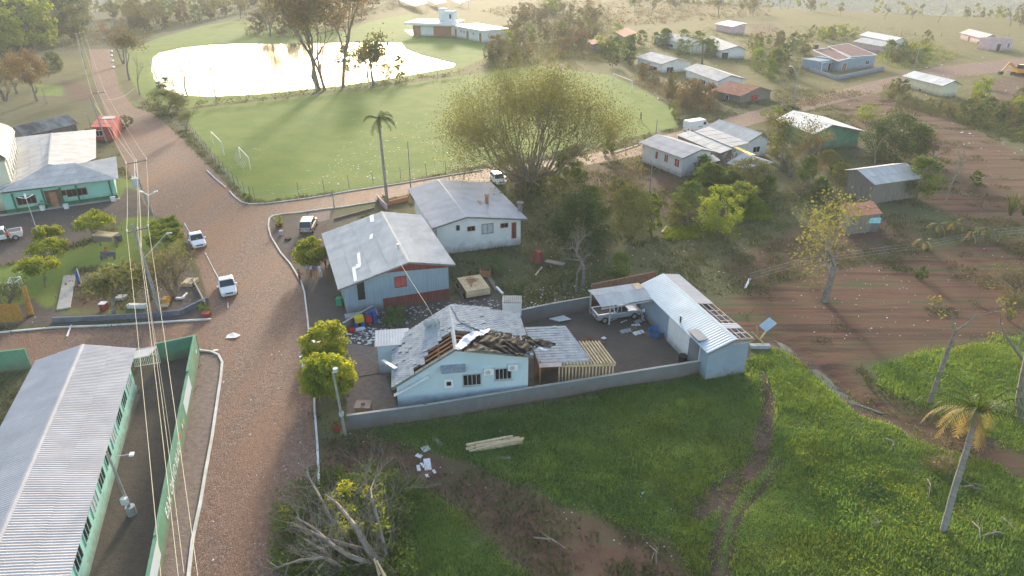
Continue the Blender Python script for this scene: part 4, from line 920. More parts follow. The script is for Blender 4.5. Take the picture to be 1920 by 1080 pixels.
# barrel roofed hall at the left edge
q = [P(24, 248, 7), P(-2, 345, 7)]; dh = (q[1] - q[0]); dh.z = 0; dh.normalize(); nh = V((dh.y, -dh.x, 0)); nh = nh if nh.x > 0 else -nh
hb = thing('barrel_hall', 'cream hall with a curved grey barrel roof at the left edge', 'hall', tuple(q[0] - nh * 7 + dh * 8)[:2] + (0,))
Th = lambda x, y, z: V((q[0].x, q[0].y, 0)) + dh * x - nh * y + V((0, 0, z))
mb = MB(); mb.box(0, 20, .1, 14, 0, 7, T=Th); mb.build('wall', 'wall_cream', hb)
for i in range(7):
    mb = MB(); mb.box(i * 3 - .12, i * 3 + .12, -.08, .1, 4.0, 7, T=Th); mb.build('pilaster', 'white', hb)
    if i < 6: mb = MB(); mb.box(i * 3 + .3, i * 3 + 2.7, 0, .09, 4.9, 6.6, T=Th); mb.build('wall_panel', 'curtain', hb)
n_ = 14
for i in range(n_):
    a, b = math.pi * i / n_, math.pi * (i + 1) / n_; f0 = lambda t: (7 - 7.3 * math.cos(t), 7 + 2.6 * math.sin(t))
    (y0, z0), (y1, z1) = f0(a), f0(b); mb = MB(); mb.hexa([Th(-.3, y0, z0 - .05), Th(20, y0, z0 - .05), Th(20, y1, z1 - .05), Th(-.3, y1, z1 - .05), Th(-.3, y0, z0 + .03), Th(20, y0, z0 + .03), Th(20, y1, z1 + .03), Th(-.3, y1, z1 + .03)]); mb.build('roof_sheet', 'fibre', hb)
mb = MB(); mb.poly([Th(.05, 7 - 7.2 * math.cos(math.pi * i / n_), 7 + 2.55 * math.sin(math.pi * i / n_)) for i in range(n_ + 1)]); mb.build('gable', 'wall_cream', hb)

# old shed behind the teal house
F = House('old_shed', 'old shed with blackened grey sheet roof behind the teal house', 'shed', 4.3, (128, 215), (25, 238), (147, 232), (108, 196), wall='wood_grey', roof='fibre_old', oh=.3, sw=1.4, sl=2.4, zR=2.8, miss=.02)
rk = thing('red_kiosk', 'red flat roofed kiosk with pale sheet on top beside the upper street', 'kiosk', tuple(P(196, 262))[:2] + (0,))
c = P(196, 264); dk = (P(222, 262) - P(170, 200)).normalized(); nk = V((-dk.y, dk.x, 0)); Tk = lambda x, y, z: V((c.x, c.y, 0)) + V((1, .12, 0)) * x + V((-.35, 1, 0)) * y + V((0, 0, z))
mb = MB(); mb.box(-1.6, 2.0, 0, 9, 0, 2.7, T=Tk); mb.build('wall', 'red_paint', rk)
sheets([Tk(-1.9, -.3, 2.75), Tk(2.3, -.3, 2.75), Tk(2.3, 9.3, 2.95), Tk(-1.9, 9.3, 2.95)], rk, 'red_paint', 1.2, 3)
mb = MB(); mb.poly([Tk(-1, 6, 2.99), Tk(1.6, 6.2, 2.99), Tk(1.5, 8.3, 3.02), Tk(-.8, 8.2, 3.02)]); mb.build('pale_sheet', 'fibre', rk)
window(rk, Tk(-1.2, -.005, 1), V((1, .12, 0)).normalized(), V((.12, -1, 0)).normalized(), 1.2, 1., frame='white')

# ---------------- village houses, upper right
def simple(name, label, zr, FP, BP, FL, FR, wall, roof, ops=(), **kw):
    kw.setdefault('oh', .6); kw.setdefault('sw', 1.3); kw.setdefault('sl', 3.2)
    h = House(name, label, kw.pop('cat', 'house'), zr, FP, BP, FL, FR, wall=wall, roof=roof, **kw)
    for o in ops:
        side, x0, y0, x1, y1, kind = o[:6]
        d = dict(frame='white'); d.update(o[6] if len(o) > 6 else {})
        h.opening(side, x0, y0, x1, y1, kind=kind, **d)
    return h
simple('village_house', 'white house with grey roof nearest the far goal', 4., (1272, 110), (1221, 97), (1240, 125), (1300, 117), 'wall_white', 'fibre', [('L', 1202, 118, 1212, 128, 'w'), ('L', 1216, 124, 1232, 136, 'w'), ('F', 1250, 126, 1262, 138, 'w')], k=0, zL=2.6)
simple('village_house', 'grey roofed house with white porch posts, just left of the clay tiled hut', 4., (1372, 141), (1306, 119), (1345, 157), (1400, 148), 'wall_white', 'fibre', [('L', 1315, 150, 1323, 158, 'w'), ('L', 1328, 157, 1342, 166, 'w')], zL=2.5)
simple('village_house', 'long grey roofed house with dark water tank on its ridge beside the palm', 4.2, (1325, 78), (1250, 60), (1295, 88), (1345, 68), 'wall_white', 'fibre', [('L', 1250, 82, 1262, 88, 'w')], zR=2.9, zL=2.8)
simple('village_house', 'grey roofed house with dark garage opening right of the palm', 4.2, (1385, 86), (1335, 68), (1350, 103), (1402, 90), 'wall_white', 'fibre', [('F', 1352, 104, 1364, 122, 'd', {'m': 'black'})], zL=2.6, zR=2.8)
simple('clay_tiled_hut', 'brown board hut with orange clay tile roof by the village street', 3.4, (1425, 163), (1367, 152), (1389, 181), (1452, 171), 'wood_grey', 'tile_clay', [('F', 1408, 178, 1420, 188, 'w', {'pane': 'red', 'frame': 'wood_brown'}), ('L', 1360, 178, 1366, 188, 'w')], cat='hut', sw=.7, sl=1.1)
simple('village_house', 'house under bright white roof, rear one of a pair behind maroon roof', 4., (1692, 71), (1627, 59), (1674, 79), (1704, 76), 'wall_white', 'metal_white', zL=2.6)
simple('village_house', 'house under a dull grey roof in front of the bright white roofed one', 3.8, (1682, 81), (1617, 70), (1662, 92), (1704, 90), 'wall_pink', 'fibre', zL=2.4, zR=2.5)
simple('pink_house', 'pale pink house with grey roof on the pasture at the right', 4., (1862, 65), (1817, 54), (1842, 73), (1870, 69), 'wall_pink', 'fibre', [('L', 1812, 76, 1817, 88, 'd', {'m': 'black'}), ('L', 1832, 78, 1841, 85, 'w')], zR=2.9)
pk = P(1874, 95); mb = MB(); rt = thing('pink_annex', 'roofless pink walled annex at the right end of the pink house', 'annex', (pk.x, pk.y, 0)); Tp = lambda x, y, z: V((pk.x, pk.y, 0)) + V((1, .1, 0)) * x + V((-.1, 1, 0)) * y + V((0, 0, z))
for a in ((-5, 4.5, 0, .2), (-5, 4.5, 5, 5.2), (-5, -4.8, .2, 5), (4.3, 4.5, .2, 5)): mb.box(a[0], a[1], a[2], a[3], 0, 4.2, T=Tp)
mb.build('wall', 'wall_pink', rt); door(rt, Tp(-1.6, -.005, 0), V((1, .1, 0)).normalized(), V((.1, -1, 0)).normalized(), 1.6, 2.4, m='black'); window(rt, Tp(2.6, -.005, 1), V((1, .1, 0)).normalized(), V((.1, -1, 0)).normalized(), .8, 1.6)
simple('village_house', 'cream house with white metal roof and dish standing by the hedge below the street bend', 4., (1792, 151), (1714, 133), (1767, 164), (1806, 156), 'wall_cream', 'metal_white', [('L', 1722, 166, 1727, 176, 'w')], zL=2.7, zR=2.8)
simple('red_door_house', 'white house with red shutters on a grey stone base near the brown field', 4.4, (1317, 280), (1232, 252), (1280, 299), (1343, 285), 'wall_white', 'fibre_lilac', [('L', 1229, 284, 1234, 298, 'w', {'pane': 'red_paint', 'n': 1}), ('L', 1246, 290, 1253, 304, 'w', {'pane': 'red_paint'}), ('L', 1265, 298, 1274, 313, 'w', {'pane': 'red_paint'})], k=3, sl=2.4, zL=3.4)
h = simple('storm_damaged_house', 'large pale grey roofed house right of the white van', 4.4, (1430, 250), (1348, 224), (1403, 267), (1452, 246), 'wall_white', 'fibre', [('F', 1412, 275, 1424, 285, 'w')], zR=3.0, k=0, sl=2.4)
def lean(name, label, pts, wall, roof, cat='shed', k=0, hole=()):
    p = [P(x, y, z) for x, y, z in pts]; c = sum(p, V((0, 0, 0))) / len(p); rt = thing(name, label, cat, (c.x, c.y, 0)); sheets(p, rt, roof, 1.1, 2.4, k, holes=hole)
    mb = MB(); q = [a.lerp(c, .07) for a in p]
    if Plane(p).n.z > 0 and area2([(a.x, a.y) for a in q]) > 0:
        for a, b in zip(q, q[1:] + q[:1]): mb.poly([V((a.x, a.y, 0)), V((b.x, b.y, 0)), b - V((0, 0, .05)), a - V((0, 0, .05))])
    if wall: mb.build('wall', wall, rt)
    return rt
lean('lean_to_shed', 'long narrow grey roof section between the red shuttered house and its neighbour', [(1268, 253, 3.6), (1293, 245, 3.6), (1378, 277, 3.2), (1350, 288, 3.2)], 'wood_grey', 'fibre')
lean('lean_to_shed', 'white roofed section with rusty edge beside the large pale roof', [(1302, 247, 3.7), (1328, 238, 3.7), (1405, 268, 3.4), (1372, 277, 3.3)], 'wall_white', 'fibre_lilac')
lean('red_board_shed', 'small red board shed with grey roof below the red shuttered house', [(1307, 297, 2.6), (1337, 290, 2.9), (1351, 301, 2.7), (1323, 308, 2.4)], 'wall_red', 'fibre')
pyr = thing('pyramid_roof_hut', 'open hut with small pyramid roof among green bushes', 'hut', tuple(P(1400, 330))[:2] + (0,))
ap = P(1392, 288, 4.0); cs = [P(1362, 306, 2.6), P(1393, 316, 2.4), P(1452, 305, 2.5), P(1418, 294, 2.7)]
for a, b in zip(cs, cs[1:] + cs[:1]): sheets([ap, a, b], pyr, 'fibre', 1.0, 2.0)
for a in cs: q = a.lerp(V((ap.x, ap.y, a.z)), .12); mb = MB(); mb.beam(V((q.x, q.y, 0)), q, .16); mb.build('post', 'wood_grey', pyr)
simple('green_wall_house', 'green house with maroon gable and pale battered roof among trees', 4.6, (1562, 234), (1487, 207), (1527, 249), (1622, 248), 'wall_green', 'metal_white', zL=2.9, zR=3.0, k=0, miss=.03)
g = [o for o in bpy.data.objects if o.name == 'green_wall_house'][0]
hs = House('leaning_board_house', 'leaning grey board house on stilts with twisted sheet roof', 'house', 4.5, (1607, 318), (1700, 306), (1640, 347), (1583, 319), wall='wood_grey', roof='fibre', oh=.5, sw=1.1, sl=2.4, miss=.05)
for i in range(8):
    q = G(1622 + i * 9, 366 - i * 1.5); mb = MB(); mb.beam(q, q + V((.2, .8, 2.4)), .12); mb.build('stilt', 'wood_grey', hs.root)
kt = lean('red_tile_kiosk', 'small kiosk with red tile roof above the light blue tank', [(1577, 383, 2.9), (1637, 377, 2.9), (1655, 401, 2.5), (1590, 408, 2.5)], 'wood_grey', 'tile_clay', cat='kiosk')
c = P(1617, 432); tk = thing('tank_stand', 'light blue topped water tank on a dark stand under the red tile roof', 'water tank', (c.x, c.y, 0)); mb = MB(); mb.box(c.x - 1.7, c.x + 1.7, c.y - .6, c.y + .8, 0, 1.3); mb.build('stand', 'wall_grey', tk); mb = MB(); mb.box(c.x - 1.75, c.x + 1.75, c.y - .7, c.y + .9, 1.302, 2.0); mb.build('tank', 'aqua', tk)

# maroon roofed blue house: stepped roof planes
mh = thing('maroon_roof_house', 'blue house with stepped maroon tile roofs and white fascias behind a low wall', 'house', tuple(P(1590, 128))[:2] + (0,))
for pts in ([(1553, 88, 4.6), (1590, 82, 4.6), (1643, 103, 3.6), (1596, 107, 3.6)], [(1524, 94, 4.1), (1556, 90, 4.3), (1594, 109, 3.4), (1572, 115, 3.3)]):
    p = [P(*a) for a in pts]; sheets(p, mh, 'tile_maroon', 1.0, 1.6)
    mb = MB()
    for a, b in zip(p, p[1:] + p[:1]): mb.beam(a + V((0, 0, .05)), b + V((0, 0, .05)), .25, .2)
    mb.build('fascia', 'white', mh)
p = [P(1522, 109, 2.8), P(1550, 104, 2.9), P(1570, 115, 2.7), P(1541, 119, 2.6)]; sheets(p, mh, 'metal_white', 1.2, 3)
for a in (p[3], p[0]): mb = MB(); mb.beam(V((a.x, a.y, 0)) + V((.3, .3, 0)), a + V((.3, .3, 0)), .15); mb.build('post', 'white', mh)
a, b = P(1571, 134), P(1637, 126); dd = (b - a); LL = dd.length; dd.normalize(); nn_ = V((-dd.y, dd.x, 0)); Tm = lambda x, y, z: a + dd * x + nn_ * y + V((0, 0, z))
mb = MB(); mb.box(0, LL, 0, 9, 0, 3.4, T=Tm); mb.box(-6, -.01, 2.5, 9, 0, 3.1, T=Tm); mb.build('wall', 'wall_steel', mh)
door(mh, Tm(1.6, -.005, 0), dd, -nn_, 2.0, 2.3, m='wood_brown'); window(mh, Tm(LL - 4.5, -.005, 1.1), dd, -nn_, 1.8, 1.2); door(mh, Tm(-1.8, 2.49, 0), dd, -nn_, 1.2, 2.2, m='glass')
wall_run('garden_wall', 'low grey wall in front of the maroon roofed house', [(1518, 134), (1568, 151), (1590, 146), (1656, 132)], 1.2, m='wall_steel', cap='wall_steel')
chimney(mh, (1529, 91), (V((0, 0, 4.2)), V((0, 0, 1))), 1.3, 1.2, 'black', cap=False, name='water_tank')

# white modern house by the pond
mw = thing('flat_roof_villa', 'white flat roofed villa with two square towers and brown doors above the pond', 'villa', tuple(P(850, 72))[:2] + (0,))
def boxpx(q0, q1, dep, z0, z1, m, name, par, sx=None):
    a, b = P(*q0), P(*q1); d = b - a; l = d.length; d.normalize(); n = V((-d.y, d.x, 0)); mb = MB(); mb.box(0, l, 0, dep, z0, z1, T=lambda x, y, z: a + d * x + n * y + V((0, 0, z))); return mb.build(name, m, par), a, d, n, l
o, a, d, n, l = boxpx((775, 67), (848, 69), 14, 0, 4.6, 'wall_white', 'wall', mw)
for x0, x1, m_ in ((0, 3.5, 'wood_brown'), (9.5, 11.5, 'wood_brown')): mb = MB(); mb.box(x0, x1, -.15, -.01, .1, 4.0, T=lambda x, y, z: a + d * x + n * y + V((0, 0, z))); mb.build('door', m_, mw)
mb = MB(); mb.box(-3, l + 1, -2.2, 15, 4.65, 5.6, T=lambda x, y, z: a + d * x + n * y + V((0, 0, z))); mb.build('roof', 'white', mw)
mb = MB(); mb.box(l * .62, l * .98, -.3, -.05, .1, 4.0, T=lambda x, y, z: a + d * x + n * y + V((0, 0, z))); mb.build('door', 'wood_brown', mw)
mb = MB(); mb.box(10, 13.2, 6, 9, 5.62, 10.5, T=lambda x, y, z: a + d * x + n * y + V((0, 0, z))); mb.box(9.8, 13.4, 5.8, 9.2, 10.52, 10.9, T=lambda x, y, z: a + d * x + n * y + V((0, 0, z))); mb.build('tower', 'wall_white', mw)
mb = MB(); mb.box(14, 18.5, 1, 5.5, 5.62, 10.2, T=lambda x, y, z: a + d * x + n * y + V((0, 0, z))); mb.build('tower', 'wall_white', mw)
window(mw, a + d * 16.5 + n * .995 + V((0, 0, 7.2)), d, -n, .9, 1.8, n=1)
o, a, d, n, l = boxpx((851, 69), (905, 80), 11, 0, 4.2, 'wall_white', 'wall', mw); Tn = lambda x, y, z: a + d * x + n * y + V((0, 0, z))
mb = MB(); mb.box(-.3, l + .6, -.9, 12, 4.25, 4.9, T=Tn); mb.build('roof', 'white', mw)
for f_ in (.08, .5, .93): mb = MB(); mb.box(l * f_ - .8, l * f_ + .8, -.12, -.01, 0, 3.4, T=Tn); mb.build('door', 'wood_brown', mw)
for f_ in (.25, .36, .68): window(mw, Tn(l * f_, -.005, 2.4), d, -n, .9, .8, n=1)
mb = MB(); q = [P(758, 57), P(775, 56), P(785, 68), P(770, 66)]; mb.poly([p_ + V((0, 0, .1)) for p_ in q]); mb.build('terrace', 'white', mw)
for i, (q0, q1, q2, q3) in enumerate((((748, 1), (782, -8), (803, 5), (779, 14)), ((800, 0), (826, -6), (838, 3), (819, 10)), ((846, 1), (866, -5), (880, 0), (862, 7)))):
    zz = 5; pts = [P(*q0, 2.2), P(*q1, zz), P(*q2, zz), P(*q3, 2.2)]; c = sum(pts, V((0, 0, 0))) / 4
    rt = thing('greenhouse_roof', ('largest and leftmost', 'middle', 'smallest and rightmost')[i] + ' of the three tilted white sheet roofs at the top edge above the villa', 'shelter', (c.x, c.y, 0))
    sheets(pts, rt, 'white', 6, 8); 
    for p_ in pts: mb = MB(); p_ = p_.lerp(c, .1); mb.beam(V((p_.x, p_.y, 0)), p_, .25); mb.build('post', 'steel', rt)
# small far huts
simple('far_hut', 'weathered board hut with rusty red roof in the scrub beyond the big tree', 4.5, (1186, 64), (1168, 54), (1170, 70), (1196, 62), 'wood_grey', 'tile_clay', cat='hut')
simple('far_hut', 'small shack with pale clay roof and white front in the scrub left of the village', 3.5, (1126, 80), (1116, 73), (1110, 84), (1136, 80), 'wood_grey', 'tile_clay', cat='hut')
simple('far_hut', 'open white roofed hut on red soil beyond the village', 4., (1390, 46), (1355, 40), (1374, 51), (1402, 44), 'wall_pink', 'metal_white', cat='hut')
# ------------------------------------------------------------------ vegetation
def rv(r=1.): v = V((RND.gauss(0, 1), RND.gauss(0, 1), RND.gauss(0, 1))); return v.normalized() * r
def grow(mb, p, d, r, L, depth, sp=.5, up=.15, tips=None, kids=(2, 3), seg=2, fall=.72, nodes=None, n=None, wob=.12):
    pts, rs = [p.copy()], [r]; q = p.copy(); dd = d.copy(); r1 = r * (.62 if depth > 0 else .35)
    for i in range(seg):
        dd = (dd + rv(wob) + V((0, 0, up * .3))).normalized(); q = q + dd * (L / seg); pts.append(q.copy()); rs.append(r + (r1 - r) * (i + 1) / seg)
        if nodes is not None and depth <= 2: nodes.append(q.copy())
    mb.tube(pts, rs, n or (6 if r > .15 else 4 if r > .05 else 3), cap=False)
    if depth == 0:
        if tips is not None: tips.append(q)
        return
    for k in range(RND.randint(*kids)):
        a = rv(); a = (a - dd * a.dot(dd)).normalized(); nd = (dd + a * RND.uniform(.5, 1.1) * sp + V((0, 0, up))).normalized()
        s_ = pts[-1] if k == 0 or seg < 2 else pts[-1 - (RND.random() < .4)]
        grow(mb, s_, nd, r1 * RND.uniform(.75, 1.), L * fall * RND.uniform(.8, 1.15), depth - 1, sp, up, tips, kids, seg, fall, nodes, wob=wob)
KIND = {}
def variant(key, cname, leafm, H, W, trunk, crown, barkm='bark'):
    KIND[key] = dict(n=cname, H=H, W=W, t=trunk, c=crown, lm=leafm, bm=barkm)
def meshof(mb, name, m): 
    o = mb.build(name, m, link=False); me = o.data; bpy.data.objects.remove(o); return me
def clumps(mb, centers, rad, n, size, flat=.2, squash=.8):
    for c in centers:
        q = NR.normal(size=(n, 3)); q /= np.linalg.norm(q, axis=1)[:, None]; q *= (NR.uniform(.35, 1, (n, 1)) ** .5) * rad * NR.uniform(.7, 1.2); q[:, 2] *= squash
        mb.leaves(q + np.array(c), size, flat=flat)
def mk_bare(key, H=8., W=6., depth=6, r=.16, leaves=0, lsz=.25, leafm='leaf_dull', sp=.6, barkm='bark_grey', kids=(2, 3), t0=.22, up=.12, name='bare_tree', ln=3, lr=.35, stems=1):
    t = MB(); tips = []; nodes = []
    for s_ in range(stems):
        d = V((RND.gauss(0, .1 + .18 * (stems > 1)), RND.gauss(0, .1 + .18 * (stems > 1)), 1)).normalized()
        grow(t, V((RND.gauss(0, .1) * (stems > 1), 0, -.1)), d, r, H * t0, depth, sp, up, tips, kids, nodes=nodes)
    c = None
    if leaves:
        c = MB(); allp = tips + nodes; pts = []
        for i in range(leaves): 
            b = allp[RND.randrange(len(allp))]; pts.append((b.x + RND.gauss(0, lr), b.y + RND.gauss(0, lr), b.z + RND.gauss(0, lr)))
        c.leaves(pts, lsz)
    co = np.array(t.v); variant(key, name, leafm, co[:, 2].max(), 2 * np.percentile(np.hypot(co[:, 0], co[:, 1]), 93), meshof(t, 'trunk', barkm), meshof(c, 'crown', leafm) if c else None)
def mk_round(key, leafm='leaf_yellow', full=0, H=3.6, W=4.2, h0=1.3, n=60, per=60, size=.22, name='clipped_tree', sq=.6, lump=.42, barkm='bark_grey', trunk_r=.12, core=True, box=0):
    t = MB(); tips = []
    grow(t, V((0, 0, -.1)), V((0, 0, 1)), trunk_r, h0 * .9, 3, .9, .1, tips, (3, 3), fall=.5)
    cz = (h0 + H) / 2; hz = (H - h0) / 2; c = MB(); cs = []
    for i in range(n):
        v = rv(); v.z = v.z if full else abs(v.z) * 1. - .35 * (RND.random() < .5); e = RND.uniform(.5, .98)
        if box:
            v = V((max(-.75, min(.75, v.x * 1.4)), max(-.75, min(.75, v.y * 1.4)), max(-.8, min(.8, v.z * 1.3))))
        cs.append((v.x * W / 2 * e, v.y * W / 2 * e, cz + v.z * hz * e))
    clumps(c, cs, W * lump / 4, per, size)
    variant(key, name, leafm, H, W, meshof(t, 'trunk', barkm), meshof(c, 'crown', leafm))
def mk_bushy(key, leafm='leaf_green', H=6., W=5., n=70, per=45, size=.28, name='leafy_tree', tr=.14, low=.12, r=.7, top=1.0, barkm='bark', seg=4, open_=0.):
    t = MB(); tips = []; nodes = []
    grow(t, V((0, 0, -.1)), V((RND.gauss(0, .1), RND.gauss(0, .1), 1)).normalized(), tr, H * .3, seg, .65, .15, tips, (2, 3), nodes=nodes)
    c = MB(); cs = []
    for i in range(n):
        z = RND.uniform(low, 1.) ; prof = math.sin(math.pi * min(1, max(0.08, (z - low) / (1 - low) * .85 + .12))) ** .6
        a = RND.uniform(0, 6.283); rr = W / 2 * prof * RND.uniform(.35, 1.) ; cs.append((rr * math.cos(a), rr * math.sin(a), z * H * .93))
    clumps(c, cs, r * W / 6, per, size)
    variant(key, name, leafm, H, W, meshof(t, 'trunk', barkm), meshof(c, 'crown', leafm))
mk_round('clip1'); mk_round('clip2', H=3.0, W=3.4, h0=1.0, n=46); mk_round('clip3', 'leaf_yellow', H=3.2, W=4.4, h0=1.1, n=60)
mk_round('hedge', 'leaf_lime', H=2.8, W=3.6, h0=.5, n=70, box=1, name='clipped_tree')
mk_round('street', 'leaf_yellow', full=1, H=4.4, W=4.0, h0=.9, n=110, per=75, size=.24, lump=.5, name='street_tree')
mk_round('globe', 'leaf_brown', full=1, H=6, W=5.4, h0=1.8, n=120, per=45, size=.2, lump=.5, name='round_brown_tree', trunk_r=.25)
mk_bushy('green1', n=90, per=60, size=.24); mk_bushy('green2', 'leaf_green', 7, 5, n=90, per=55, size=.24, name='leafy_tree'); mk_bushy('lime', 'leaf_lime', 6, 5.5, n=90, per=50, size=.22, r=.55)
mk_bushy('dark', 'leaf_dark', 7, 8, n=170, per=70, size=.22, low=.04, r=.6); mk_bushy('olive', 'leaf_olive', 7, 7, n=140, per=60, size=.22, low=.12, r=.6); mk_bushy('column', 'leaf_lime', 5, 2.2, n=40, per=45, low=.1)
mk_bushy('bush', 'leaf_green', 2., 2.6, n=26, per=40, size=.2, low=.05, name='bush', tr=.05, seg=2); mk_bushy('bush_olive', 'leaf_olive', 2.2, 3, n=26, per=36, size=.22, low=.05, name='bush', tr=.05, seg=2); mk_bushy('bush_lime', 'leaf_lime', 1.8, 2.4, n=22, per=36, size=.2, low=.05, name='bush', tr=.05, seg=2)
mk_bare('bare1', 8, leaves=0); mk_bare('bare2', 9, leaves=0, sp=.5, kids=(2, 3)); mk_bare('pale', 7, leaves=0, barkm='bark_grey', sp=1.0, r=.15, t0=.17, depth=7, kids=(2, 3), up=.03)
mk_bare('wispy1', 9, leaves=1500, lsz=.22, leafm='leaf_dull', t0=.24); mk_bare('wispy2', 10, leaves=1600, lsz=.24, leafm='leaf_olive', stems=3, t0=.22, r=.12, depth=5); mk_bare('wispy3', 8, leaves=1200, lsz=.22, leafm='leaf_brown', stems=2)
mk_bare('haze', 5, leaves=1500, lsz=.12, leafm='leaf_dull', depth=6, r=.1, lr=.4, sp=.75, barkm='bark', stems=4, t0=.17, name='twiggy_tree')
mk_bare('sparse', 7, leaves=900, lsz=.34, leafm='leaf_olive', depth=5, sp=.75, r=.2, lr=.5)
mk_bare('gold', 11, leaves=1500, lsz=.2, leafm='leaf_gold', depth=6, sp=1.0, r=.26, lr=.5, kids=(2, 3), name='yellow_leaved_tree', t0=.22, up=.0)
mk_bare('tall1', 22, leaves=1900, lsz=.42, leafm='leaf_brown', depth=6, sp=.5, r=.3, lr=.9, up=.3, t0=.26, name='tall_tree', barkm='bark', kids=(2, 3), stems=1)
mk_bare('tall2', 22, leaves=1900, lsz=.42, leafm='leaf_dull', depth=6, sp=.55, r=.24, lr=.9, up=.28, t0=.24, name='tall_tree', barkm='bark', kids=(2, 3), stems=2)
# far low detail kinds: bigger leaves
for k_, lm_, H_, W_, n_ in (('f1', 'leaf_green', 11, 9, 34), ('f2', 'leaf_olive', 12, 8, 34), ('f3', 'leaf_dull', 10, 7, 26), ('f4', 'leaf_brown', 10, 8, 26), ('f5', 'leaf_lime', 8, 8, 26), ('f6', 'leaf_dark', 12, 8, 34)):
    mk_bushy(k_, lm_, H_, W_, n=int(n_ * 1.5), per=46, size=.5, low=.12, name='scrub_tree', tr=.25, seg=3)
mk_bare('fb', 12, leaves=420, lsz=.5, leafm='leaf_dull', depth=5, r=.2, lr=.6, name='scrub_tree', up=.25, sp=.5)

def plant(key, q, top=None, w=None, label=None, group=None, name=None, h=None, rz=None, cat='tree', tilt=None, base=None):
    K = KIND[key]; b = base if base is not None else G(*q)
    hh = h if h is not None else max(.8, zat(b, top) - b.z); ww = w * pxm(b) if w else hh * K['W'] / K['H']
    o = thing(name or K['n'], label or 'tree', cat, tuple(b), group)
    for part, me in (('trunk', K['t']), ('crown', K['c'])):
        if me is None: continue
        c = bpy.data.objects.new(part, me); SC.collection.objects.link(c); c.parent = o
    if '_o' in o: del o['_o']
    o.rotation_euler = (tilt[0] if tilt else 0, tilt[1] if tilt else 0, RND.uniform(0, 6.28) if rz is None else rz)
    o.scale = (ww / K['W'], ww / K['W'], hh / K['H']); return o

# park and street trees
plant('clip1', (187, 453), 400, 80, 'widest clipped park tree, yellow green crown nearest the parking lot')
plant('clip2', (103, 476), 419, 56, 'small clipped park tree, rearmost of the three beside the lamp post', name='clipped_tree')
plant('clip3', (97, 497), 452, 78, 'clipped park tree, middle one of three stacked by the lamp post', name='clipped_tree')
plant('clip1', (84, 538), 482, 82, 'clipped park tree, frontmost of three by the lamp post', name='clipped_tree')
plant('hedge', (313, 446), 411, 66, 'square clipped tree behind the twin right of the power pole', name='square_clipped_tree')
plant('hedge', (313, 468), 432, 68, 'square clipped tree in front of its twin right of the power pole', name='square_clipped_tree')
plant('haze', (328, 556), 466, 92, 'wide thin brownish tree between power pole and white cars')
plant('sparse', (213, 590), 500, 105, 'thin multi stemmed tree over the concrete plot in the park', name='thin_tree')
plant('haze', (285, 560), 490, 70, 'small hazy twiggy tree behind the power pole base')
plant('haze', (18, 575), 530, 60, 'low twiggy bush above the rust coloured fence panel', cat='bush')
plant('street', (586, 508), 450, 66, 'bright round street tree beside the group of people', name='street_tree')
plant('street', (614, 700), 609, 86, 'bright street tree, farthest of the clump by the cyan house')
plant('street', (602, 756), 672, 74, 'bright street tree, left one of the clump by the cyan house')
plant('street', (638, 758), 662, 72, 'bright street tree, right one of the clump behind the pole')
plant('bush_lime', (522, 426), 403, 20, 'small bush in a red pot on the street corner', cat='bush')
plant('bush', (386, 588), 562, 22, 'palm-like bush in a red pot at the park corner', cat='bush')
plant('bush', (464, 378), 362, 20, 'dark bush inside the pitch corner', cat='bush'); plant('bush', (718, 380), 366, 22, 'clipped bush at the garden wall near the tall palm', cat='bush')
plant('bush_olive', (236, 240), 215, 34, 'bush beside the red kiosk wall', cat='bush')
plant('bush', (80, 372 + 20), 376, 14, 'round potted bush at the teal house door', cat='bush')
# left side
plant('globe', (70, 190), 90, 62, 'round brown crowned tree, right one of the pair on the left lawn')
plant('globe', (32, 176), 98, 54, 'round brown crowned tree, left one of the pair on the left lawn')
plant('dark', (104, 134), 95, 34, 'dark green conifer-like tree right of the round brown trees', name='dark_tree')
plant('haze', (10, 190), 115, 50, 'wispy tree at the left edge by the brown trees')
plant('wispy1', (243, 150), 60, 60, 'dark bare tree between upper street and pond'); plant('bare1', (262, 178), 95, 40, 'small bare tree at the pond left end')
plant('wispy3', (232, 120), 40, 60, 'rough barked thin tree at the top of the street')
plant('bare2', (347, 174), 92, 46, 'bare forked tree against the pond, leftmost of three'); plant('bare1', (376, 178), 92, 34, 'bare forked tree against the pond, middle of three')
plant('bare2', (404, 179), 84, 32, 'bare forked tree against the pond, rightmost of three')
plant('olive', (315, 212), 168, 86, 'wide olive bush mass at the pond corner', name='bush_mass', cat='bush'); plant('bush', (308, 165), 145, 34, 'dark bush at the pond bank', cat='bush')
plant('bare1', (300, 165), 105, 40, 'leaning brown tree at the left pond bank')
plant('wispy2', (350, 250), 205, 40, 'thin stems leaning over the pitch fence, left', name='thin_tree')
# tall trees behind pitch
plant('tall1', (598, 169), -40, 150, 'very tall brownish tree, left one of the group behind the pitch'); plant('tall2', (608, 169), -30, 120, 'very tall tree, middle one of the group behind the pitch')
plant('tall1', (643, 164), -45, 130, 'very tall brownish tree, right one of the group behind the pitch')
plant('bare2', (585, 150), 40, 110, 'dead spreading tree leaning over the pond behind the tall group')
plant('sparse', (701, 160), 72, 70, 'forked leafy tree at the pond bank right of the tall group'); plant('sparse', (688, 150), 80, 50, 'leafy tree just behind the forked one at the pond')
plant('bush', (654, 118), 86, 60, 'rounded green tree crown behind the tall group', name='leafy_tree', cat='tree')
plant('olive', (723, 151), 118, 34, 'small green topped tree on the bank, left of the slim one'); plant('column', (751, 150), 102, 22, 'slim upright tree on the pond bank')
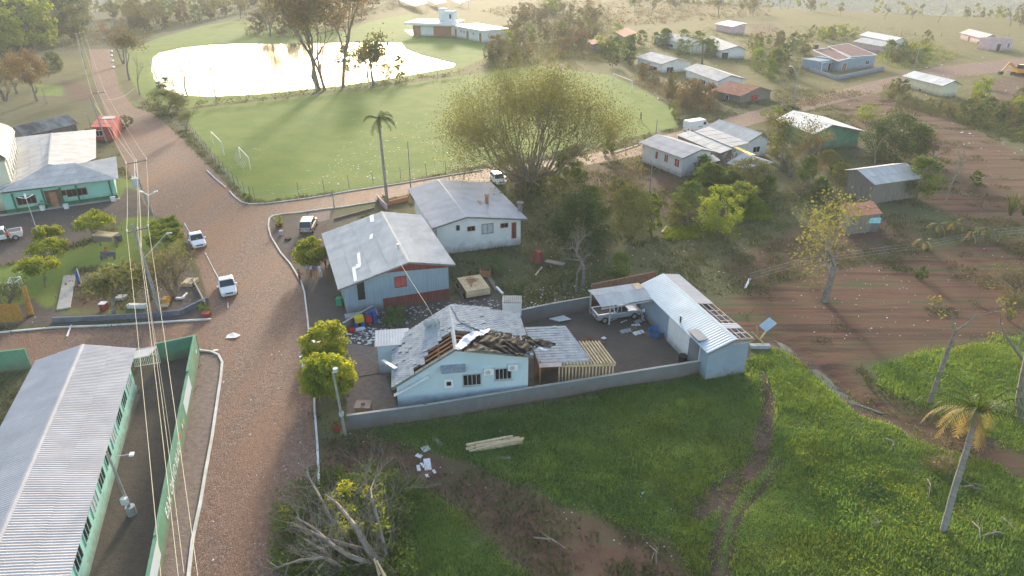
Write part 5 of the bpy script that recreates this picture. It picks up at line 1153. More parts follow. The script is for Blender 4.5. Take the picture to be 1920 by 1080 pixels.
# big fig
t = MB(); tips = []; nodes = []
for i in range(34):
    a = i / 34 * 6.283 * 3 + RND.uniform(-.1, .1); e = (.25, .75, 1.35, 1.9)[i % 4] * RND.uniform(.85, 1.15)
    d = V((math.cos(a) * e, math.sin(a) * e, 1)).normalized(); p0 = V((math.cos(a) * RND.uniform(.3, 1.6), math.sin(a) * RND.uniform(.3, 1.6), 0))
    t.tube([p0 * 1.3 + V((0, 0, -.2)), p0 + V((0, 0, 1.5)), p0 + d * 3.5 * 1.0], [.3, .2, .16], 6, cap=False)
    grow(t, p0 + d * 3.4, d, RND.uniform(.10, .16), 4.4, 5, .55, .03, tips, (2, 3), 2, .74, nodes, wob=.14)
for i in range(70):
    a = RND.uniform(0, 6.283); r_ = RND.uniform(1.2, 2.6); p0 = V((math.cos(a) * r_ * 1.2, math.sin(a) * r_ * 1.2, -.1)); t.tube([p0, p0 * .9 + V((0, 0, 2)), p0 * .75 + V((RND.gauss(0, .4), RND.gauss(0, .4), RND.uniform(3, 5)))], [.1, .07, .04], 4, cap=False)
c = MB(); pts = []
allp = tips + nodes
for i in range(50000):
    b = allp[RND.randrange(len(allp))]
    if b.z < 2.: continue
    pts.append((b.x + RND.gauss(0, 1.1), b.y + RND.gauss(0, 1.1), b.z + RND.gauss(0, 1.)))
c.leaves(pts, .24)
co = np.array(t.v); variant('fig', 'great_fig_tree', 'leaf_fig', co[:, 2].max(), 2 * np.percentile(np.hypot(co[:, 0], co[:, 1]), 98), meshof(t, 'trunk', 'bark'), meshof(c, 'crown', 'leaf_fig'))
plant('fig', (992, 352), 84, 372, 'huge many stemmed tree with fanning limbs and thin leaves at the pitch edge', rz=.4)
plant('bush', (1060, 350), 290, 70, 'dense green bush right of the huge tree trunk', name='leafy_tree'); plant('olive', (1075, 330), 270, 60, 'bush behind the huge tree trunk, right')
# middle garden
L_ = [('dark', 1088, 470, 358, 118, 'broad dark green garden tree behind the bare pale tree'), ('green1', 1104, 415, 346, 62, 'round dark green tree top behind the broad garden tree'),
 ('olive', 1178, 448, 345, 86, 'olive garden tree with dark heart right of the broad one'), ('column', 1222, 440, 358, 34, 'narrow bright green tree in the middle garden'),
 ('pale', 1094, 540, 415, 96, 'bare pale tree with tangled white branches above the shed yard'), ('pale', 1080, 545, 440, 60, 'smaller bare pale tree left of the tangled one'),
 ('green2', 1160, 532, 472, 46, 'bright green upright bush beside the bare pale tree'), ('lime', 1342, 440, 345, 90, 'yellow green feathery tree in the vegetable garden'),
 ('green1', 1290, 400, 338, 62, 'yellow green tree left of the feathery one'), ('lime', 1385, 398, 340, 80, 'feathery yellow tree right of the vegetable garden'),
 ('green2', 1328, 358, 303, 54, 'green tree in front of the red shuttered house'), ('olive', 1402, 362, 296, 96, 'olive tree in front of the pyramid roof hut'),
 ('wispy2', 1480, 330, 222, 90, 'thin dull tree in front of the green walled house'), ('wispy1', 1462, 320, 215, 60, 'thin tree left of the green walled house'), ('wispy3', 1505, 335, 240, 50, 'thin brown tree before the green walled house'),
 ('dark', 1665, 300, 205, 110, 'large dark green tree above the leaning board house'), ('green1', 1715, 300, 232, 70, 'green tree right part of the large clump by the brown field'), ('lime', 1625, 228, 192, 50, 'bright green tree behind the green walled house'),
 ('green2', 1718, 372, 292, 84, 'dense green tree right of the leaning board house'), ('bare2', 1640, 310, 235, 50, 'bare grey tree left of the large dark green tree'), ('wispy3', 1745, 310, 250, 60, 'brownish tree at the field edge behind the dense green one'),
 ('pale', 1772, 380, 265, 46, 'tall bare whitish tree standing on the brown field'), ('gold', 1545, 565, 372, 190, 'tall yellow leaved tree growing at the edge of the ploughed strip'),
 ('bush', 1570, 325, 297, 30, 'small round green tree left of the leaning house'), ('green1', 1535, 372, 330, 40, 'green bush below the leaning house'), ('haze', 1500, 365, 340, 50, 'twiggy bush left of the leaning house'),
 ('column', 1826, 352, 318, 24, 'lone small yellow green shrub on the brown field'), ('bush_olive', 1262, 420, 388, 30, 'dull shrub in the mulch plot'), ('bush_olive', 1120, 440, 420, 40, 'shrub at the foot of the olive tree'),
 ('bush', 1140, 290, 262, 24, 'dark bush on the far verge by the street'), ('haze', 1145, 285, 235, 40, 'leafless reddish shrub by the street'), ('bush_olive', 1265, 222, 185, 26, 'round brown topped tree at the pitch corner by the van'),
 ('bush_olive', 1215, 275, 250, 40, 'bush row in front of the grey stone based house'), ('bare1', 1205, 300, 255, 36, 'bare shrub at the corner of the red shuttered house'),
 ('lime', 1448, 226, 198, 50, 'olive yellow tree right of the damaged roofs'), ('green1', 1478, 222, 196, 44, 'green tree behind the pale battered roof'), ('dark', 1500, 252, 222, 30, 'dark small tree by the battered roof')]
for k, x, y, t_, w_, lb in L_: plant(k, (x, y), t_, w_, lb, cat='bush' if 'bush' in k or 'shrub' in lb else 'tree')
# right foreground
def stem_tree(name, label, pts, r0, r1, twig, leafm=None, nl=0, bark='bark_grey', sub=3):
    p = [G(*pts[0][:2])] ; D0_ = p[0].y
    for x, y, dz in pts[1:]:
        p.append(P(x, y, dz))
    rt = thing(name, label, 'tree', tuple(p[0])); mb = MB(); n = len(p)
    mb.tube([p[0] - V((0, 0, .2))] + p[1:], [r0 + (r1 - r0) * i / (n - 1) for i in range(n)], 8, cap=False); tips = []
    for tp_, d_, r_, l_ in twig:
        b = P(*tp_); grow(mb, b, V(d_).normalized(), r_, l_, sub, .7, .05, tips, (1, 3), 3, .7)
    mb.build('trunk', bark, rt)
    if nl:
        c = MB(); c.leaves([tuple(tips[RND.randrange(len(tips))] + rv(.3)) for _ in range(nl)], .28); c.build('crown', leafm, rt)
    return rt
stem_tree('snapped_tree', 'leaning grey tree with snapped branches and a few yellow leaves on the green strip', [(1743, 756), (1762, 700, 2.9), (1780, 650, 5.4), (1792, 620, 6.9)], .22, .12,
          [((1792, 620, 6.9), (.8, 0, .5), .08, 1.9), ((1790, 625, 6.8), (-.5, .2, 1), .08, 1.6), ((1780, 650, 5.4), (.5, -.4, .6), .05, 1.2)], 'leaf_gold', 160)
stem_tree('snapped_tree', 'bare broken tree leaning in from the right edge above the palm', [(1935, 690), (1905, 655, 2.2), (1886, 630, 3.6)], .2, .1, [((1886, 630, 3.6), (-.6, 0, .6), .07, 1.5), ((1905, 655, 2.2), (.2, 0, 1), .06, 1.4)])
stem_tree('snapped_tree', 'thick pale grey trunk cut off at the right edge beside the palm', [(1925, 790), (1915, 750, 2.0), (1922, 705, 4.2), (1935, 640, 7)], .5, .3, [])
plant('haze', (1905, 560), 505, 90, 'twiggy brown shrub at the right end of the ploughed strip', cat='bush'); plant('haze', (1890, 600), 550, 50, 'small twiggy shrub near the right edge', cat='bush'); plant('bush', (1725, 522), 500, 26, 'single green shrub on the ploughed strip', cat='bush')
plant('haze', (1800, 812), 780, 50, 'heap of dry brown brush left of the palm stem', cat='brush')

# palms
def frond(mb, base, d, L, droop, nl=22, lw=.7, roll=0.):
    d = d.normalized(); pts = []; n = 9; q = base.copy(); dd = d.copy()
    for i in range(n + 1):
        pts.append(q.copy()); dd = (dd + V((0, 0, -droop * (i + 1) / n))).normalized(); q = q + dd * L / n
    mb.tube(pts, [.035 * (1 - .8 * i / n) for i in range(n + 1)], 3, cap=False)
    tr = []
    for i in range(nl):
        f_ = (i + .5) / nl * n; k = int(f_); p = pts[k].lerp(pts[k + 1], f_ - k) if k < n else pts[-1]; dr = (pts[min(k + 1, n)] - pts[k]).normalized()
        side = dr.cross(V((0, 0, 1))); side = side.normalized() if side.length > .01 else V((1, 0, 0))
        l = lw * math.sin(math.pi * (.15 + .8 * (i + .5) / nl)) ** .7
        for sg in (-1, 1):
            e = p + side * sg * l * .8 + dr * l * .45 + V((0, 0, -l * RND.uniform(.35, .75))) + rv(.04); w2 = dr * .045
            tr += [tuple(p - w2), tuple(p + w2), tuple(e)]
    mb.tris(tr)
def palm(name, label, pts, r0, r1, n, L, droop, wind=(0, 0, 0), dry=0, skirt=True, lw=.7, elev=(-.3, 1.)):
    p = [G(*pts[0][:2])] + [P(*q) for q in pts[1:]]; rt = thing(name, label, 'palm', tuple(p[0])); mb = MB()
    pp_ = []; rs = []
    for i in range(len(p) - 1):
        for k in range(4): pp_.append(p[i].lerp(p[i + 1], k / 4)); 
    pp_.append(p[-1]); m_ = len(pp_)
    for i in range(m_): rs.append(r0 + (r1 - r0) * i / (m_ - 1) + (.015 if i % 2 else 0))
    mb.tube([pp_[0] - V((0, 0, .2))] + pp_[1:], rs, 8); mb.build('trunk', 'palm_trunk', rt); top = pp_[-1]
    for i in range(n):
        a = i / n * 6.283 * 1.0 + RND.uniform(-.25, .25); e = RND.uniform(*elev); d = V((math.cos(a), math.sin(a), e)) + V(wind); f = MB()
        isdry = i < dry; 
        if isdry: d.z = RND.uniform(-1.2, .1)
        frond(f, top + d.normalized() * .15, d, L * RND.uniform(.8, 1.1), droop * (1.4 if isdry else 1), lw=lw); f.build('frond', 'frond_dry' if isdry else 'leaf_palm', rt)
    if skirt:
        s_ = MB()
        for i in range(26): a = RND.uniform(0, 6.283); s_.tube([top + V((0, 0, .1)), top + V((math.cos(a) * .4, math.sin(a) * .4, -RND.uniform(.5, 1.5)))], [.04, .015], 3)
        s_.build('skirt', 'skirt', rt)
    return rt
palm('tall_palm', 'tall slim palm with wind bent crown standing on the street verge', [(727, 384), (722, 340, 3.9), (713, 255, 10.5), (709, 222, 13.2)], .24, .14, 15, 2.9, .42, (.5, .1, 0), elev=(-.1, 1.1))
palm('leaning_palm', 'leaning palm with many dry drooping fronds at the lower right', [(1768, 998), (1790, 915, 3.4), (1812, 845, 6.4), (1832, 772, 9.4)], .2, .15, 24, 3.7, .34, (-.1, .1, .15), dry=9, lw=.7, elev=(.0, 2.2))
palm('village_palm', 'feathery palm among the village roofs', [(1316, 124), (1317, 100, 5.5), (1318, 78, 11)], .35, .3, 20, 6.0, .4, skirt=False, lw=1.4)
palm('young_palm', 'young palm with arching fronds behind the timber cart', [(928, 505), (928, 498, .8)], .14, .12, 12, 2.6, .38, skirt=False, elev=(.3, 1.6))
palm('small_palm', 'small tufted palm, upper of two beside the red skirting', [(742, 592), (742, 586, .5)], .1, .1, 10, 1.3, .4, skirt=False, elev=(.3, 1.4))
palm('small_palm', 'small tufted palm, lower of two beside the red skirting', [(740, 606), (740, 600, .5)], .1, .1, 10, 1.4, .4, skirt=False, elev=(.3, 1.4))
palm('strap_plant', 'clump of upright strap leaves behind the tank tower', [(972, 562), (972, 558, .3)], .08, .08, 14, 1.8, .2, skirt=False, elev=(1.2, 3.), lw=.25)
for i, (x, y) in enumerate(((1790, 425), (1762, 430), (1822, 445), (1850, 436), (1735, 462))):
    palm('banana_plant', ('torn banana plant, rearmost of the storm beaten clump by the fence', 'torn banana plant at the left of the beaten clump', 'torn banana plant right of the clump centre', 'bluish leaved plant at the right of the clump', 'dry leaved plant nearest the wire fence')[i], [(x, y), (x, y - 10, 1.6)], .16, .1, 7, 2.4, .35, dry=3, skirt=False, elev=(.2, 1.6), lw=.5)
for i, x in enumerate((1893, 1918)): palm('cane_clump', ('dry cane clump, left one at the right edge', 'dry cane clump, right one at the right edge')[i], [(x, 410), (x, 406, .3)], .1, .1, 16, 3.4, .15, dry=0, skirt=False, elev=(2., 6.), lw=.3)

# fallen tree, bottom
ft = thing('fallen_tree', 'big fallen tree with splintered limbs and dark leaves lying by the road', 'tree', tuple(P(730, 1075)))
cr = lambda L_: [(480 + x / 4, 810 + y / 4) for x, y in L_]
limbs = [([(1060, 1090), (900, 960), (830, 860), (740, 700), (610, 540), (520, 470)], .30, .05), ([(900, 960), (800, 880), (700, 850), (520, 800), (400, 740), (260, 680)], .17, .04), ([(800, 880), (650, 740), (560, 650), (500, 520), (420, 380), (380, 295)], .14, .04),
         ([(1000, 1000), (975, 910), (930, 720), (870, 500), (860, 430), (900, 330)], .13, .04), ([(820, 700), (830, 520), (820, 380), (825, 250)], .06, .025), ([(1010, 1090), (870, 990), (700, 930), (590, 860), (430, 720), (300, 640)], .2, .05),
         ([(760, 1100), (600, 990), (510, 940), (330, 960), (160, 1015)], .15, .04), ([(975, 800), (980, 720), (990, 560), (960, 400)], .07, .03), ([(990, 560), (1080, 490), (1180, 410)], .04, .02), ([(750, 700), (720, 560), (740, 480)], .08, .03), ([(560, 760), (480, 660), (400, 570)], .06, .02),
         ([(900, 900), (850, 720), (910, 600)], .04, .02), ([(640, 1060), (520, 900), (360, 800)], .14, .04), ([(650, 1050), (600, 1010), (560, 930)], .08, .03)]
mb = MB(); tips = []
for L0, r0, r1 in limbs:
    q = cr(L0); n = len(q); pts = [P(x, y, .5 + 2.0 * (1 - abs(2 * i / (n - 1) - 1.2)) * (r0 > .1) + .8 * i / (n - 1)) for i, (x, y) in enumerate(q)]
    mb.tube(pts, [r0 + (r1 - r0) * (i / (n - 1)) for i in range(n)], 7 if r0 > .1 else 5)
    for i in range(1, n):
        for _ in range(5):
            b = pts[i - 1].lerp(pts[i], RND.random()); d = (pts[i] - pts[i - 1]).normalized() + rv(.8); grow(mb, b, d.normalized(), .03, .95, 3, .7, .15, tips, (1, 3), 2, .75)
mb.build('limbs', 'bark_grey', ft)
spl = MB(); b = P(705, 1050, 2.3); 
for i in range(5): spl.beam(b + rv(.15), b + V((.35 + .1 * i, -1.0, -.3)) + rv(.2), .08)
spl.build('splintered_wood', 'wood_new', ft)
c = MB(); FP_ = [(505, 985), (530, 915), (580, 880), (640, 872), (720, 872), (790, 905), (780, 950), (770, 1080), (760, 1150), (560, 1150), (520, 1080)]
for i in range(640):
    while True:
        x, y = RND.uniform(500, 800), RND.uniform(870, 1150)
        if inpoly(x, y, FP_): break
    b = P(x, y, RND.uniform(.1, 1.3)); clumps(c, [tuple(b)], .55, 34, .2)
c.build('crown', 'leaf_green', ft)
c = MB(); clumps(c, [tuple(P(RND.uniform(610, 720), RND.uniform(900, 1020), RND.uniform(1.2, 2.2))) for _ in range(34)] + [tuple(P(RND.uniform(530, 560), RND.uniform(960, 985), 1.)) for _ in range(8)], .45, 30, .22); c.build('yellow_leaf_cluster', 'leaf_yellow', ft)

# scrub, woods and village bushes: one object each
def scatter(poly, n, kinds, hr, label, group, name='scrub_tree', cat='tree', wr=(.8, 1.2), mind=0):
    xs = [p[0] for p in poly]; ys = [p[1] for p in poly]; k = 0; done = []
    while k < n:
        x, y = RND.uniform(min(xs), max(xs)), RND.uniform(min(ys), max(ys))
        if not inpoly(x, y, poly): continue
        b = G(x, y); k += 1; K = RND.choice(kinds); h = RND.uniform(*hr)
        ad = {'f1': 'green', 'f2': 'olive', 'f3': 'dull thin', 'f4': 'brown', 'f5': 'bright green', 'f6': 'dark green', 'fb': 'nearly bare', 'bare1': 'leafless', 'green1': 'leafy green', 'green2': 'upright green', 'bush': 'low green', 'bush_olive': 'low olive',
              'olive': 'olive', 'lime': 'yellow green', 'haze': 'twiggy', 'wispy2': 'thin stemmed', 'wispy3': 'thin brown'}[K]
        sz = 'tall' if h > hr[0] + .66 * (hr[1] - hr[0]) else 'short' if h < hr[0] + .33 * (hr[1] - hr[0]) else 'middling'
        plant(K, None, None, None, sz + ' ' + ad + ' ' + label, group, name, h=h, base=b, cat=cat)
SCAT = [
 ([(-80, 60), (-80, 5), (140, 2), (172, 60), (168, 85), (120, 92), (40, 96), (-80, 135)], 46, ['f1', 'f2', 'f2', 'f3', 'f6', 'f5'], (14, 23), 'tree in the mixed wood at the upper left corner', 'upper left wood'),
 ([(205, 88), (210, 30), (300, 18), (560, 2), (560, 22), (430, 32), (300, 60), (250, 88)], 36, ['f2', 'f3', 'fb', 'f3', 'f4', 'f1'], (8, 15), 'tree in the scrub belt between upper street and pond lawn', 'scrub behind the pond'),
 ([(470, 72), (560, 72), (640, 60), (700, 30), (760, 10), (760, 0), (560, 0), (440, 30)], 24, ['f3', 'f4', 'fb', 'f4'], (9, 17), 'tree behind the pond near the tall group', 'brown scrub behind the tall trees'),
 ([(905, 130), (945, 60), (980, 25), (1140, 15), (1150, 45), (1160, 75), (1140, 120), (1060, 110), (980, 125)], 52, ['f2', 'f3', 'fb', 'f4', 'f5', 'f3'], (5, 10), 'scrub tree between the huge tree and the village', 'scrub between pitch and village'),
 ([(900, 22), (1000, 2), (1450, 2), (1440, 30), (1250, 44), (1140, 50), (980, 40)], 22, ['f3', 'fb', 'f4', 'f5', 'fb'], (5, 11), 'scrub tree on the far straw coloured slope', 'scrub on the far slope'),
 ([(1205, 92), (1190, 84), (1225, 78), (1300, 92), (1345, 104), (1330, 120), (1290, 112), (1240, 95)], 12, ['f1', 'f6', 'f1'], (5, 7.5), 'tree between the village houses', 'green trees in the village'),
 ([(1146, 135), (1150, 100), (1180, 92), (1195, 118), (1190, 135)], 5, ['f1', 'f6'], (6, 9), 'tree left of the village houses', 'green trees left of the village'),
 ([(1190, 158), (1196, 142), (1245, 156), (1310, 176), (1345, 196), (1350, 215), (1290, 212), (1255, 188)], 18, ['f4', 'f3', 'f4'], (3.2, 5.2), 'bush in the hedge along the pitch end', 'brown hedge behind the goal'),
 ([(1400, 130), (1410, 80), (1440, 70), (1520, 90), (1530, 115), (1510, 140), (1470, 160), (1430, 150)], 22, ['f1', 'f5', 'f2', 'f6', 'f3'], (4, 7.5), 'tree between the grey roofs and the maroon roof', 'trees in the middle of the village'),
 ([(1500, 72), (1530, 62), (1610, 60), (1600, 75), (1560, 82)], 10, ['f5', 'f5', 'f2'], (4, 6), 'bush behind the maroon roof', 'bushes behind the maroon roof'),
 ([(1640, 118), (1650, 100), (1700, 98), (1720, 80), (1760, 84), (1800, 110), (1760, 122), (1680, 130)], 14, ['f5', 'f1', 'f3', 'f2'], (4, 7), 'bush between the bright roofs and the street bend', 'bushes by the street bend'),
 ([(1655, 160), (1690, 160), (1700, 190), (1770, 205), (1830, 190), (1935, 230), (1935, 275), (1850, 245), (1740, 215), (1650, 185)], 28, ['f2', 'f6', 'f3', 'f1'], (2.5, 4.5), 'bush in the dull hedge below the street at the right', 'right hand hedge'),
 ([(1805, 215), (1840, 160), (1935, 200), (1935, 240)], 10, ['f3', 'f5', 'f2'], (3, 5), 'bush behind the hedge at the right edge', 'bushes at the right edge'),
 ([(1290, 345), (1340, 320), (1450, 345), (1460, 380), (1400, 400), (1300, 385)], 12, ['green1', 'green2', 'bush', 'olive'], (2.4, 4.6), 'garden bush below the pyramid roof hut', 'garden bushes'),
 ([(1450, 14), (1920, 44), (1920, 54), (1450, 26)], 10, ['fb', 'fb', 'bare1', 'f3'], (5, 12), 'tree on the pasture rim at the upper right', 'rim trees'),
 ([(1440, 300), (1500, 265), (1600, 285), (1580, 345), (1480, 350)], 9, ['wispy2', 'olive', 'green1', 'wispy3'], (2.6, 4.6), 'garden tree between green walled house and leaning house', 'thin garden trees'),
 ([(1100, 380), (1200, 350), (1280, 380), (1260, 420), (1150, 430)], 6, ['olive', 'haze', 'green1'], (2, 4), 'tree in the middle garden behind the olive tree', 'low garden trees'),
 ([(985, 330), (1020, 335), (1075, 350), (1060, 365), (1000, 365)], 6, ['bush_olive', 'bush'], (1.5, 2.8), 'bush at the foot of the huge tree', 'bushes under the huge tree'),
 ([(900, 320), (980, 300), (985, 318), (920, 335)], 5, ['bush_olive', 'haze'], (1.2, 2.4), 'bush on the pitch verge left of the huge tree', 'verge bushes'),
]
for s_ in SCAT: scatter(*s_)
# undergrowth: shrubs and dry stalks nobody could count
def under(n, poly, hgt, size, m, label, flat=0.):
    xs = [p[0] for p in poly]; ys = [p[1] for p in poly]; pts = []; k = 0
    while k < n:
        x, y = RND.uniform(min(xs), max(xs)), RND.uniform(min(ys), max(ys))
        if not inpoly(x, y, poly): continue
        k += 1; b = P(x, y); z = float(gz(b.x, b.y)); s_ = RND.uniform(.4, 1.3)
        q = NR.normal(size=(12, 3)) * np.array([hgt * .7, hgt * .7, hgt * .3]) * s_ + np.array([b.x, b.y, z + hgt * .4 * s_]); q[:, 2] = np.maximum(q[:, 2], z + .05); pts.append(q)
    c = MB(); c.leaves(np.concatenate(pts), size, flat=flat, asp=.45); o = c.build('undergrowth', m, kind='stuff'); o['label'] = label
under(1500, SCAT[3][0], 1.6, .5, 'leaf_dull', 'dense dull scrub beyond the huge tree'); under(800, SCAT[3][0], 1.8, .5, 'leaf_olive', 'olive scrub between pitch and village')
under(1300, SCAT[4][0], 1.5, .7, 'leaf_brown', 'straw coloured brush on the far slope'); under(900, SCAT[1][0], 1.8, .6, 'leaf_dull', 'brush behind the pond lawn'); under(700, SCAT[2][0], 1.8, .6, 'leaf_brown', 'brown brush behind the tall trees')
under(900, SCAT[0][0], 2.2, .7, 'leaf_olive', 'undergrowth of the upper left wood'); under(500, SCAT[7][0], 1.3, .35, 'leaf_brown', 'brown thicket along the pitch end'); under(500, SCAT[8][0], 1.3, .4, 'leaf_olive', 'garden thicket in the village')
under(900, SCAT[11][0], 1.2, .35, 'leaf_olive', 'thicket of the right hand hedge'); under(300, SCAT[10][0], 1.2, .4, 'leaf_lime', 'bushes by the bend')
under(900, [(1180, 60), (1450, 50), (1700, 55), (1800, 110), (1650, 120), (1500, 75), (1400, 120), (1200, 90)], 1.1, .4, 'leaf_olive', 'low shrubs around the village houses')
under(500, [(1450, 165), (1640, 175), (1560, 190), (1460, 215)], .8, .3, 'leaf_dull', 'shrubs along the village street')
under(500, [(1180, 340), (1290, 350), (1400, 400), (1500, 330), (1560, 380), (1470, 440), (1320, 450), (1200, 430)], .55, .22, 'leaf_green', 'weeds in the middle gardens')
under(420, [(1440, 690), (1500, 680), (1600, 800), (1740, 960), (1800, 1100), (1560, 1100), (1540, 960), (1470, 800)], .5, .16, 'leaf_lime', 'yellow green weeds on the grass slope')
under(300, [(1640, 700), (1920, 650), (1920, 860), (1740, 770)], .4, .16, 'leaf_lime', 'yellow green weeds on the far side of the ditch')
under(1500, [(640, 815), (1330, 705), (1455, 650), (1920, 900), (1920, 1100), (1340, 1100), (1100, 960), (860, 850)], .3, .13, 'leaf_lime', 'broad leaved weeds in the grass')
under(1200, [(640, 815), (1330, 705), (1455, 650), (1920, 900), (1920, 1100), (1340, 1100), (1100, 960), (860, 850)], .35, .14, 'leaf_dark', 'darker weeds in the grass')
under(500, [(900, 820), (1300, 740), (1400, 900), (1280, 960), (1000, 900)], .35, .15, 'leaf_green', 'dark weeds on the lower plot')
under(300, [(1000, 480), (1180, 470), (1200, 540), (980, 590), (920, 540)], .4, .2, 'leaf_olive', 'weeds around the bare pale tree')
# pitch side hedge behind the field
hd = thing('hedge', 'low uneven hedge between pond bank and pitch', 'hedge', tuple(P(600, 172)))
hp_ = [P(*q) for q in ((330, 206), (400, 201), (500, 190), (600, 174), (700, 165), (800, 152), (868, 142))]; c = MB()
for a, b in zip(hp_, hp_[1:]):
    n_ = int((b - a).length / .9)
    for i in range(n_): 
        if RND.random() < .93: clumps(c, [tuple(a.lerp(b, i / n_) + V((RND.gauss(0, .5), RND.gauss(0, .6), RND.uniform(.5, 1.9))))], .9, 22, .4)
c.build('foliage', 'leaf_olive', hd)

# distant wooded hills: one mass
c = MB(); xs = NR.uniform(-1300, 1500, 52000); ysq = NR.uniform(0, 1, 52000) ** 1.5 * 2100 + 300; e_ = ysq - edge(xs)
k_ = (e_ > 15) & (np.abs(xs) < ysq * .95 + 60) & (NR.uniform(size=52000) < .3 + .7 * (vnoise(xs, ysq, 120, 21) > .42))
xs, ysq = xs[k_], ysq[k_]; hz_ = gz(xs, ysq); pts = []
for i in range(7):
    pts.append(np.stack([xs + NR.normal(size=len(xs)) * 2.6, ysq + NR.normal(size=len(xs)) * 2.6, hz_ + NR.uniform(1, 7.5, len(xs))], 1))
c.leaves(np.concatenate(pts), 3.4, asp=.85); tg = c.build('distant_woodland', 'leaf_olive', kind='stuff'); tg['label'] = 'wooded valley slopes fading into haze'
# grass blades
def blades(name, zone_fn, N, xr, yr, hgt, wdt, m, label, nb=4, clump=.22, dens=None):
    x = NR.uniform(*xr, N); y = yr[0] + (yr[1] - yr[0]) * NR.uniform(0, 1, N) ** 1.35
    k = zone_fn(x, y); x, y = x[k], y[k]; z = gz(x, y); out = []
    hs_ = hgt * (.35 + 1.3 * vnoise(x, y, 2.3, 31)) * NR.uniform(.6, 1.25, len(x))
    for b in range(nb):
        a = NR.uniform(0, 6.283, len(x)); ox, oy = NR.normal(size=len(x)) * clump, NR.normal(size=len(x)) * clump
        lx, ly = np.cos(a), np.sin(a); ln = NR.uniform(.1, .7, len(x)) * hs_
        p0 = np.stack([x + ox - ly * wdt, y + oy + lx * wdt, z - .03], 1); p1 = np.stack([x + ox + ly * wdt, y + oy - lx * wdt, z - .03], 1)
        p2 = np.stack([x + ox + lx * ln, y + oy + ly * ln, z + hs_ * NR.uniform(.7, 1.1, len(x))], 1); out.append(np.stack([p0, p1, p2], 1).reshape(-1, 3))
    mb = MB(); mb.tris(np.concatenate(out)); o = mb.build(name, m, kind='stuff'); o['label'] = label; return o
def zmax(keys, x, y):
    a = np.full(x.shape, -50.)
    for k in keys:
        for q in ZW[k]: a = np.maximum(a, sdf(x, y, q))
    return a
wm_ = lambda x, y: (zmax(['wild'], x, y) + 1.2 * (vnoise(x, y, 1.7, 5) - .5) > 0) & (zmax(['mud'], x, y) < -.18) & (zmax(['dirt'], x, y) < .3)
blades('tall_grass', wm_, 210000, (-26, 62), (27, 62), .2, .04, 'grass_blade', 'lush uneven tall grass and weeds on the lower right plot', nb=4)
blades('tall_grass', lambda x, y: wm_(x, y) & (vnoise(x, y, 3.6, 55) > .62), 45000, (-20, 62), (27, 62), .34, .05, 'grass_blade', 'taller tufts among the lush grass', nb=5)
cov = lambda x, y: (zmax(['road', 'lot', 'conc', 'mud', 'wild', 'lawn'], x, y) < -.2) & (vnoise(x, y, 5, 41) + .5 * vnoise(x, y, 1.3, 42) > .62) & ((zmax(['dirt'], x, y) < 0) | (vnoise(x, y, 3, 43) > .6))
blades('dry_tufts', lambda x, y: wm_(x, y) & (vnoise(x, y, 3.1, 91) > .66), 70000, (-20, 62), (27, 62), .26, .045, 'leaf_lime', 'yellow green tufts in the lush grass', nb=4)
blades('dry_tufts', lambda x, y: wm_(x, y) & (vnoise(x, y, 2.2, 97) > .7), 40000, (-26, 62), (27, 62), .18, .05, 'grass_dull', 'dull tufts in the lush grass', nb=4)
blades('rough_grass', cov, 170000, (-90, 150), (27, 175), .28, .07, 'grass_dull', 'patchy rough grass and weeds over the gardens and plots', nb=4, clump=.35)
blades('vegetable_rows', lambda x, y: (sdf(x, y, pp([(1250, 430), (1310, 425), (1312, 446), (1250, 450)])) > 0) | (sdf(x, y, pp([(1370, 395), (1440, 385), (1450, 410), (1380, 415)])) > 0), 60000, (15, 60), (70, 110), .4, .1, 'leaf_lime', 'bright green vegetable patches in the middle garden', nb=3)
